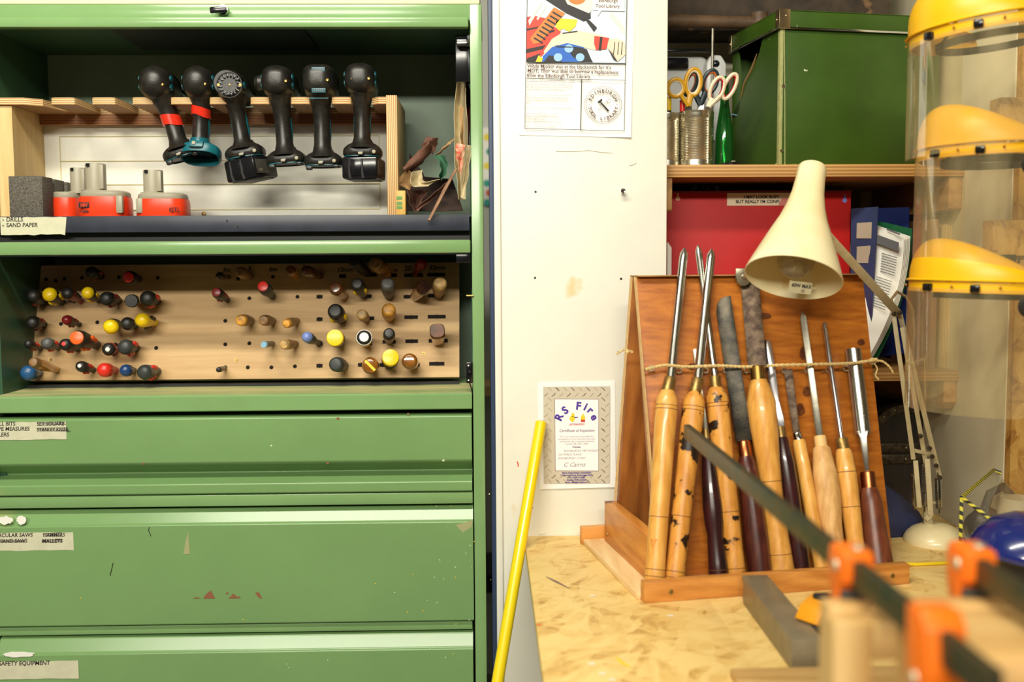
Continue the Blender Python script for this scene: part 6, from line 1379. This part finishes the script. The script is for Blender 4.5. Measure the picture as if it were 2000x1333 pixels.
# ================================================================== POSTER (comic style, generic) AND CERTIFICATE
def flat(b, Y, pts, m): 
    q = [P(x, y, Y) for x, y in pts]
    bm_ = bmesh.new(); vs = [bm_.verts.new(p) for p in q]; f = bm_.faces.new(vs); bmesh.ops.triangulate(bm_, faces=[f]); b.bm(bm_, m)
def circle(cx, cy, rx, ry=None, n=24): ry = ry or rx; return [(cx + rx * cos(2 * pi * i / n), cy + ry * sin(2 * pi * i / n)) for i in range(n)]
def poster():
    Y = -.0012
    T = thing('poster', 'comic style poster in red, blue and yellow pinned at the top of the white pillar', 'poster', P(1125, 266, Y))
    b = MB()
    tl, tr, br, bl = P(1022, -40, Y), P(1240, -40, Y), P(1232, 269, Y), P(1014, 264, Y)
    def pg(u, v):
        p = (tl * (1 - v) + tr * v) * (1 - u) + (bl * (1 - v) + br * v) * u; return p + V(0, -.0035 * max(0, v - .8) * 5 * u ** 3, 0)
    b.grid(pg, 12, 8, 0, .0003); part('sheet', b, mat('poster_paper', (244, 244, 240), .6), T)
    cs = dict(sky=(204, 222, 232), red=(206, 62, 46), blk=(30, 26, 28), yel=(240, 208, 40), blu=(30, 96, 190), skin=(236, 208, 184), org=(212, 122, 52), lb=(150, 192, 226), pg=(206, 216, 206))
    keys = list(cs); ms = [mat('print_' + k_, v, .55) for k_, v in cs.items()]
    def layer(i): return Y - .0042 - .00025 * i
    a = MB(); K = keys.index
    flat(a, layer(0), [(1029, -38), (1225, -38), (1222, 124), (1028, 121)], K('sky'))
    flat(a, layer(1), [(1029, 33), (1045, 31), (1068, 36), (1080, 50), (1096, 62), (1086, 78), (1062, 106), (1048, 121), (1028, 121)], K('red'))
    for p_ in (((1029, 56), (1052, 52), (1050, 55), (1029, 60)), ((1028, 96), (1066, 88), (1060, 96), (1028, 104)), ((1029, 114), (1056, 104), (1046, 121), (1028, 121)), ((1066, 60), (1084, 58), (1082, 62), (1068, 66))): flat(a, layer(2), p_, K('blk'))
    # mallet: grey head and orange wrapped handle
    flat(a, layer(3), [(1066, -38), (1150, -38), (1154, 36), (1140, 42), (1106, 26), (1066, 0)], K('blk'))
    flat(a, layer(3.4), [(1086, -38), (1166, -38), (1158, 18), (1150, 26), (1108, 8)], K('pg'))
    flat(a, layer(3.6), circle(1127, -3, 17, 12), K('org'))
    flat(a, layer(4), [(1082, 14), (1104, 26), (1054, 84), (1042, 86), (1035, 76)], K('org'))
    for t in range(8):
        x0, y0 = 1080 - t * 5.2, 22 + t * 7.2; flat(a, layer(5), [(x0, y0), (x0 + 17, y0 + 10), (x0 + 15.5, y0 + 13), (x0 - 1.5, y0 + 3)], K('blk'))
    flat(a, layer(4), [(1086, 42), (1096, 36), (1128, 38), (1124, 52), (1112, 62), (1100, 56), (1092, 60), (1085, 52)], K('yel'))
    flat(a, layer(4), [(1098, 64), (1128, 60), (1166, 66), (1186, 74), (1184, 92), (1160, 98), (1130, 90), (1086, 88), (1064, 108), (1062, 100), (1078, 76)], K('skin'))
    flat(a, layer(5), [(1060, 110), (1078, 92), (1108, 84), (1140, 92), (1158, 121), (1058, 121)], K('blu'))
    flat(a, layer(6), [(1110, 98), (1130, 92), (1146, 96), (1157, 121), (1132, 121), (1118, 110)], K('blk'))
    flat(a, layer(6), [(1072, 108), (1098, 112), (1096, 121), (1062, 121)], K('blk'))
    for cx, cy in ((1090, 112), (1111, 95), (1133, 112)): flat(a, layer(7), circle(cx, cy, 8.4, 8), K('lb'))
    flat(a, layer(6), [(1046, 121), (1052, 108), (1060, 114), (1058, 121)], K('yel'))
    flat(a, layer(6), [(1161, 70), (1190, 74), (1184, 96), (1164, 98), (1160, 84)], K('red')); flat(a, layer(7), [(1172, 72), (1177, 73), (1174, 98), (1169, 98)], K('blk'))
    flat(a, layer(6), [(1188, 76), (1208, 76), (1220, 82), (1222, 106), (1214, 114), (1206, 120), (1198, 104), (1186, 94)], K('skin'))
    for x in (1200, 1208, 1215): flat(a, layer(7), [(x, 82), (x + 1.4, 82), (x - 1, 108), (x - 2.4, 106)], K('blk'))
    for p_ in (((1188, 96), (1196, 106), (1206, 121), (1198, 116)), ((1086, 90), (1130, 92), (1130, 94), (1086, 92)), ((1098, 64), (1128, 60), (1128, 62), (1099, 66)), ((1140, 34), (1152, 40), (1166, 54), (1160, 62), (1150, 48))): flat(a, layer(7), p_, K('blk'))
    for p_ in (((1194, 22), (1220, 54), (1221, 70), (1190, 30)), ((1032, 40), (1058, 2), (1060, 6), (1034, 50)), ((1048, 36), (1068, 8), (1069, 12), (1050, 40))): flat(a, layer(2.5), p_, K('skin') if False else K('pg'))
    part('picture', a, ms, T)
    t = MB()
    def line(x0, y0, x1, y1, w_=1.0):
        dx, dy = x1 - x0, y1 - y0; l_ = math.hypot(dx, dy); nx, ny = -dy / l_ * w_ / 2, dx / l_ * w_ / 2
        flat(t, layer(8), [(x0 + nx, y0 + ny), (x1 + nx, y1 + ny), (x1 - nx, y1 - ny), (x0 - nx, y0 - ny)], 0)
    for l_ in ((1030, -38, 1025, 251), (1225, -38, 1219, 256), (1025, 251, 1219, 256), (1028, 121, 1222, 124), (1027, 153, 1221, 157)): line(*l_)
    line(1136, 155, 1134, 253, 1.6)
    flat(t, layer(8), [(1158, -38), (1221, -38), (1220, 22), (1175, 21), (1166, 33), (1168, 20), (1158, 19)], 3)
    L8 = layer(9); rt_ = rad(-1.1) * -1
    R_ = rad(1.2)
    for i, (x, y, s_) in enumerate(((1030, 132, "While Mjolnir was at the blacksmith for it's"), (1030, 141, "MOT, Thor was able to borrow a replacement"), (1029, 150.5, "from the Edinburgh Tool Library."))):
        t.text(s_, wall_M(x, y, L8, R_), .0094, 1, bold=.00016, sx=.98)
    t.text('Edinburgh', wall_M(1169, 4, L8, R_), .0092, 1, bold=.00012); t.text('Tool Library', wall_M(1163, 14.5, L8, R_), .0092, 1, bold=.00012)
    small = ["The Edinburgh Tool Library is the first of its kind in the UK.", "We give our members access to tools, and spaces to use", "them. By sharing resources, we lower our environmental", "impact, building a more sustainable future.", "", "We also put our tools to good use with other groups and", "charities, and have started a training programme for", "young, unemployed people, committed to our tools to", "build.", "", "For more info, get in touch. Our contact details are below.", "", "www.edinburghtoollibrary.org.uk", "facebook: the Edinburgh Tool Library", "Twitter: @ETLibrary", "Email: info@edinburghtoollibrary.org.uk", "", "SCIO no. (a charity no. SC045301)"]
    for i, s_ in enumerate(small):
        if s_: t.text(s_, wall_M(1028 - i * .12, 160 + i * 5.2, L8, R_), .0039, 2, sx=.98 if len(s_) > 45 else 1.1)
    # round stamp
    cx, cy = 1178, 205
    for r in (36.5, 33.5):
        o_ = circle(cx, cy, r, r, 48); i_ = circle(cx, cy, r - .6, r - .6, 48)
        q = [P(x, y, L8) for x, y in o_] + [P(x, y, L8) for x, y in i_]; t.add(q, [[k, 48 + k, 48 + (k + 1) % 48, (k + 1) % 48] for k in range(48)], 1)
    def arctext(s_, r, a_mid, step, size, m_, cx, cy, b_, Yt, flip=False):
        n = len(s_)
        for k_, ch in enumerate(s_):
            a = a_mid + (k_ - (n - 1) / 2) * step * (-1 if not flip else 1)
            x, y = cx + r * cos(a), cy - r * sin(a); rot = (a - pi / 2) if not flip else (a + pi / 2)
            if ch != ' ': b_.text(ch, wall_M(x, y, Yt) @ Matrix.Rotation(rot, 4, 'Z'), size, m_, 'CENTER', bold=.0002)
    arctext('EDINBURGH', 24, pi / 2, .29, .0092, 1, cx, cy, t, L8); arctext('TOOL LIBRARY', 30, -pi / 2, .24, .0092, 1, cx, cy, t, L8, True)
    for dx in (-27, 27): flat(t, L8, circle(cx + dx, cy, .9), 1)
    flat(t, L8, [(1172, 200), (1174, 199), (1190, 216), (1187, 218)], 0); flat(t, L8, [(1167, 199), (1175, 193), (1177, 195), (1172, 201), (1169, 202)], 0)
    for p_ in (((1168, 214), (1186, 198), (1188, 200), (1170, 216)), ((1184, 196), (1192, 194), (1193, 200), (1187, 202))):
        for i in range(len(p_)):
            a_, b2_ = p_[i], p_[(i + 1) % len(p_)]; line(a_[0], a_[1], b2_[0], b2_[1], .5)
    part('printing', t, [INK, mat('ink_soft', (92, 62, 58), .8), INKF, mat('bubble', (240, 238, 232), .6)], T)
poster()
def cert():
    Y = -.0012
    T = thing('certificate', 'printed inspection certificate with a tread plate border on the white pillar', 'certificate', P(1125, 956, Y))
    b = MB(); q = [P(1050, 747, Y), P(1201, 744, Y), P(1203, 952, Y), P(1054, 956, Y)]
    b.grid(lambda u, v: (q[0] * (1 - v) + q[1] * v) * (1 - u) + (q[3] * (1 - v) + q[2] * v) * u + V(0, -.002 * u ** 4, 0), 10, 6, 0, .0003); part('sheet', b, mat('cert_paper', (246, 246, 242), .5), T)
    t = MB(); L0 = Y - .0032; L1 = L0 - .0003; L2 = L1 - .0003; L3 = L2 - .0003
    flat(t, L0, [(1061, 756), (1191, 755), (1191, 944), (1062, 945)], 0)
    rr = random.Random(2)
    for j in range(19):
        for i in range(9):
            x = 1066 + i * 14.9 + (0 if j % 2 else 7.4); y = 761 + j * 10; 
            if x > 1187 or y > 941 or (1080 < x < 1172 and 775 < y < 922): continue
            s_ = 1 if j % 2 else -1; c_ = [(x - 4, y + 3.4 * s_), (x - 1, y + 1.6 * s_), (x + 3.6, y - 3.6 * s_), (x + 4.4, y - 2.6 * s_), (x + 2, y + 1.2 * s_), (x - 3, y + 4.4 * s_)]
            flat(t, L1, c_ if s_ > 0 else c_[::-1], 1 if i % 2 else 2)
    flat(t, L2, [(1083.2, 779.4), (1169.2, 780), (1169.2, 921), (1084.2, 920.6)], 3); flat(t, L3, [(1084, 780.2), (1168.6, 780.8), (1168.6, 920.2), (1085, 919.8)], 4)
    L4 = L3 - .0004; cx, cy = 1126, 825
    for ch, a, r in (('R', 2.90, 29), ('S', 2.35, 26), ('F', 1.45, 26), ('i', 1.03, 29), ('r', .70, 30), ('e', .24, 30)):
        x, y = cx + r * cos(a), cy - r * sin(a) * .96
        t.text(ch, wall_M(x, y, L4) @ Matrix.Rotation((a - pi / 2) * .85, 4, 'Z'), .021, 5, 'CENTER', bold=.0008)
    # small yellow figure with hose and flames
    flat(t, L4, circle(1119, 811, 3, 4, 12), 6); flat(t, L4, [(1114, 813), (1122, 814), (1123, 820), (1119, 826), (1112, 820)], 6); flat(t, L4, [(1121, 815), (1129, 814.6), (1129, 816), (1122, 817)], 5)
    flat(t, L4, [(1134, 817), (1142, 817), (1143, 825), (1135, 825)], 7); flat(t, L4 - .0001, [(1135, 814), (1139, 808), (1143, 816), (1142, 820), (1134, 820)], 6)
    t.text('protection', wall_M(1112.5, 831, L4), .0068, 7, bold=.0001, shear=.2)
    t.text('Certificate of Inspection', wall_M(1126.5, 844, L4), .0078, 8, 'CENTER', shear=.35, sx=.92)
    for i, s_ in enumerate(('This is to certify that the portable fire', 'extinguishers at your premises have been', 'serviced this day as required by British', 'Standard BS 5306-3 2009')): t.text(s_, wall_M(1126.5, 854.5 + i * 4.8, L4), .0044, 9, 'CENTER')
    t.text('Premises', wall_M(1126, 875, L4), .0044, 8, 'CENTER', bold=.0001)
    for i, (x, s_) in enumerate(((1101, 'EDINBURGH METHODIST'), (1090, 'GAYFIELD PLACE'), (1090, 'EDINBURGH 17 EH7'))): t.text(s_, wall_M(x, 883 + i * 7.2, L4), .0055, 9, sx=1.1, shear=.2)
    t.text('C Cairns', wall_M(1100, 912, L4), .012, 9, shear=.4)
    for i, s_ in enumerate(('FPETA REGISTERED ENGINEERS', '17 Marmion Road, Prestonpans EH32', 'Tel: 01875 614278', 'Mobile: 07786 156638', 'Email: rsfire@hotmail.com')): t.text(s_, wall_M(1126, 925.5 + i * 4.6, L4), .0042, 5, 'CENTER', bold=.0001)
    part('printing', t, [mat('tread_grey', (202, 194, 174), .6), mat('tread_mark', (122, 104, 88), .6), mat('tread_light', (176, 162, 142), .6), mat('maroon_line', (120, 60, 70), .7), mat('cert_inner', (244, 244, 246), .6), mat('print_violet', (76, 46, 156), .6), mat('print_yellow', (236, 210, 40), .6), mat('print_red', (214, 66, 50), .6), mat('print_plum', (96, 62, 110), .7), mat('print_faint', (158, 150, 152), .8)], T)
cert()
b = MB(); M = wall_M(1215, 374, -.0005); b.lathe([(.0022, .016), (.0045, .0165), (.005, .012), (.003, .008), (.0018, .004), (.0018, 0)], M, 14); b.lathe([(0, .015), (.0022, .016)], M, 14, m=1)
single('wall_hook', b, [CHROME, INK], 'small chrome wall plug fixed to the white pillar', 'hook')
# ================================================================== FOREGROUND: CLAMPS, FRAMES, STEEL BAR, TAPE MEASURE
# square steel bar on the bench
def steel_bar():
    z0 = BENCH + .0006; a = PZ(1450, 1178, z0); c = PZ(1546, 1312, z0); d = (c - a); L = d.length; h = .042
    y_ = -d.normalized(); x_ = V(-y_.y, y_.x, 0) * -1
    M = Matrix(((x_.x, y_.x, 0, c.x), (x_.y, y_.y, 0, c.y), (0, 0, 1, z0), (0, 0, 0, 1)))
    b = MB(); bmx = bmesh.new()
    vs = [bmx.verts.new(v) for v in ((0, 0, 0), (h, 0, 0), (h, L - .010, 0), (0, L - .010, 0), (0, 0, h), (h, 0, h), (h, L - .0, h), (0, L - .012, h * .72), (0, L - .03, h), (h * .2, L + .006, h))]
    b.prism([(0, 0), (L - .006, 0), (L, h * .2), (L - .004, h * .68), (L + .01, h), (0, h)], 0, h, 0, M @ Matrix(((0, 0, 1, 0), (1, 0, 0, 0), (0, 1, 0, 0), (0, 0, 0, 1))), .0012); bmx.free()
    single('steel_bar', b, mat('raw_steel', (150, 140, 116), .42, .35, rgb2=(134, 124, 102), vscale=18, bump=.1, bscale=200), 'square raw steel bar lying on the bench in front of the tool stand', 'steel bar')
steel_bar()
def tape_measure():
    c = P(1592, 1215, -.66); c = PZ(1596, 1300, BENCH + .001); c = V(c.x, c.y, BENCH + .001)
    Yc = -.60; a = P(1572, 1300, Yc); c = V(P(1604, 1220, Yc).x, Yc, BENCH + .0005)
    T = thing('tape_measure', 'black and yellow tape measure half hidden behind the timber frames', 'tape measure', c)
    M = xf(c.x, c.y, c.z, rad(35))
    def px_z(y): return P(1592, y, Yc).z - c.z
    b = MB(); h = px_z(1166)
    b.prism([(-.032, .0), (.034, .0), (.040, .01), (.040, h * .6), (.028, h * .86), (.005, h * .93), (-.018, h * .86), (-.036, h * .5), (-.038, .012)], -.017, .017, 0, M @ Matrix.Rotation(pi / 2, 4, 'X'), .004); part('case', b, BLACK, T)
    b = MB(); b.prism([(-.036, h * .62), (-.022, h * .88), (.004, h * .99), (.030, h * .90), (.026, h * .80), (.004, h * .86), (-.014, h * .78), (-.028, h * .56)], -.0185, .0185, 0, M @ Matrix.Rotation(pi / 2, 4, 'X'), .002); part('trim', b, mat('tape_yellow', (238, 158, 26), .4), T)
    b = MB(); b.box((-.02, -.012, h * .9), (.012, .012, h * 1.03), 0, .004, M @ Matrix.Rotation(.18, 4, 'Y')); part('lock_button', b, mat('lock_dark', (40, 38, 40), .5), T)
tape_measure()
# timber frames standing on the bench
FW = wood('frame_timber', (226, 190, 128), (198, 156, 92), 'Z', .55, 7, .9); FWX = wood('frame_timber_cross', (222, 184, 120), (192, 150, 88), 'X', .55, 7, .9)
ORG = mat('clamp_orange', (248, 118, 22), .4); BARM = mat('clamp_bar', (62, 72, 58), .4, .5, rgb2=(92, 78, 52), vscale=40, bump=.2, bscale=200); JAWP = mat('clamp_pad', (60, 58, 52), .6)
FD0, FD1 = .70, .845         # nearest and farthest distance of the frames
ztop = P(1640, 1168, FD1 - 1.95).z
xl = P(1600, 1200, FD1 - 1.95).x
n_fr = 3; tk = (FD1 - FD0) / n_fr
for i in range(n_fr):
    y1 = FD1 - 1.95 - (0, .028, .056)[i]; y0 = (FD1 - 1.95 - .0272, FD1 - 1.95 - .0552, FD0 - 1.95)[i]; off = (.0, -.006, .045)[i]
    x0 = xl + off; x1 = x0 + .34; z1 = ztop - (.0, .003, .001)[i]; w_ = .032
    T = thing('clamped_frame', ('pale timber frame at the back of the clamped stack of three', 'pale timber frame in the middle of the clamped stack of three', 'pale timber frame at the front of the clamped stack of three')[i], 'wooden frame', V(x0, y0, BENCH), 'clamped timber frames')
    for x in (x0, x1 - w_):
        b = MB(); b.box((x, y0, BENCH + .0005), (x + w_, y1, z1), 0, .0015); part('upright', b, FW, T)
    b = MB(); b.box((x0 + w_ + .0002, y0, z1 - w_), (x1 - w_ - .0002, y1, z1), 0, .0015); part('rail', b, FWX, T)
    b = MB(); b.box((x0 + w_ + .0002, y0, BENCH + .0005), (x1 - w_ - .0002, y1, BENCH + w_), 0, .0015); part('rail', b, FWX, T)
def clamp(xw, zb, d_far, d_near, jf, jn, label, tipdrop=0.0):
    """bar clamp whose bar runs toward the viewer; jaws at distances jf and jn from the camera"""
    T = thing('bar_clamp', label, 'clamp', V(xw, jf - 1.95, zb), 'orange bar clamps on the timber frames')
    b = MB(); b.box((xw - .005, d_near - 1.95, zb - .013), (xw + .005, d_far - 1.95, zb + .0095), 0, .001)
    for i in range(int((d_far - d_near) / .006)): b.box((xw - .0042, d_near - 1.95 + i * .006, zb + .0092), (xw + .0042, d_near - 1.95 + i * .006 + .0028, zb + .0102), 0)
    part('bar', b, BARM, T)
    y = jf - 1.95
    b = MB(); Mj = Matrix(((0, 0, 1, xw), (1, 0, 0, y), (0, 1, 0, zb), (0, 0, 0, 1)))
    b.prism([(-.012, .016), (.022, .018), (.026, .010), (.026, -.016), (.018, -.040), (.006, -.046), (.001, -.046), (.001, -.016), (-.012, -.010)], -.014, .014, 0, Mj, .003); part('fixed_jaw', b, ORG, T)
    b = MB(); b.lathe([(0, .003), (.005, .002), (.006, 0)], Matrix.Translation((xw - .0142, y + .004, zb + .002)) @ Matrix.Rotation(-pi / 2, 4, 'Y'), 14); b.lathe([(0, .003), (.005, .002), (.006, 0)], Matrix.Translation((xw + .004, y + .002, zb + .0175)), 14); part('rivet', b, mat('rivet_pale', (206, 190, 160), .4, .6), T)
    b = MB(); b.box((xw - .012, y - .005, zb - .046), (xw + .012, y + .0007, zb - .018), 0, .002); part('pad', b, JAWP, T)
    y = jn - 1.95
    b = MB(); Mj = Matrix(((0, 0, 1, xw), (-1, 0, 0, y), (0, 1, 0, zb), (0, 0, 0, 1)))
    b.prism([(-.004, .020), (.020, .022), (.030, .012), (.034, -.02), (.030, -.075), (.024, -.115), (.012, -.12), (.010, -.08), (.004, -.046), (-.001, -.046), (-.004, -.01)], -.015, .015, 0, Mj, .003); part('sliding_jaw', b, ORG, T)
    b = MB(); b.lathe([(0, .003), (.005, .002), (.006, 0)], Matrix.Translation((xw - .0152, y - .014, zb - .03)) @ Matrix.Rotation(-pi / 2, 4, 'Y'), 14); part('rivet', b, mat('rivet_pale', (206, 190, 160), .4, .6), T)
    b = MB(); b.prism([(.026, -.030), (.040, -.034), (.046, -.06), (.036, -.085), (.030, -.075)], -.010, .010, 0, Mj, .003); part('trigger', b, mat('trigger_black', (34, 30, 30), .5), T)
    return T
zbar = ztop + .030
x1c = .292
zc1 = P(1666, 1090, .86 - 1.95).z
clamp(P(1655, 1100, .86 - 1.95).x, ztop + .026, 1.58, .60, FD1, FD0 - .002, 'orange bar clamp with a long dark bar reaching back over the turning tools')
clamp(P(1888, 1110, .86 - 1.95).x, ztop + .026, .885, .55, FD1, FD0 - .002, 'second orange bar clamp farther right on the timber frames')
b = MB(); a = PZ(1425, 1322, BENCH); b.box((a.x, a.y - .20, BENCH + .0005), (a.x + .34, a.y - .002, BENCH + .012), 0, .001); single('timber_offcut', b, FWX, 'pale thin board lying on the bench at the bottom edge before the frames', 'board')
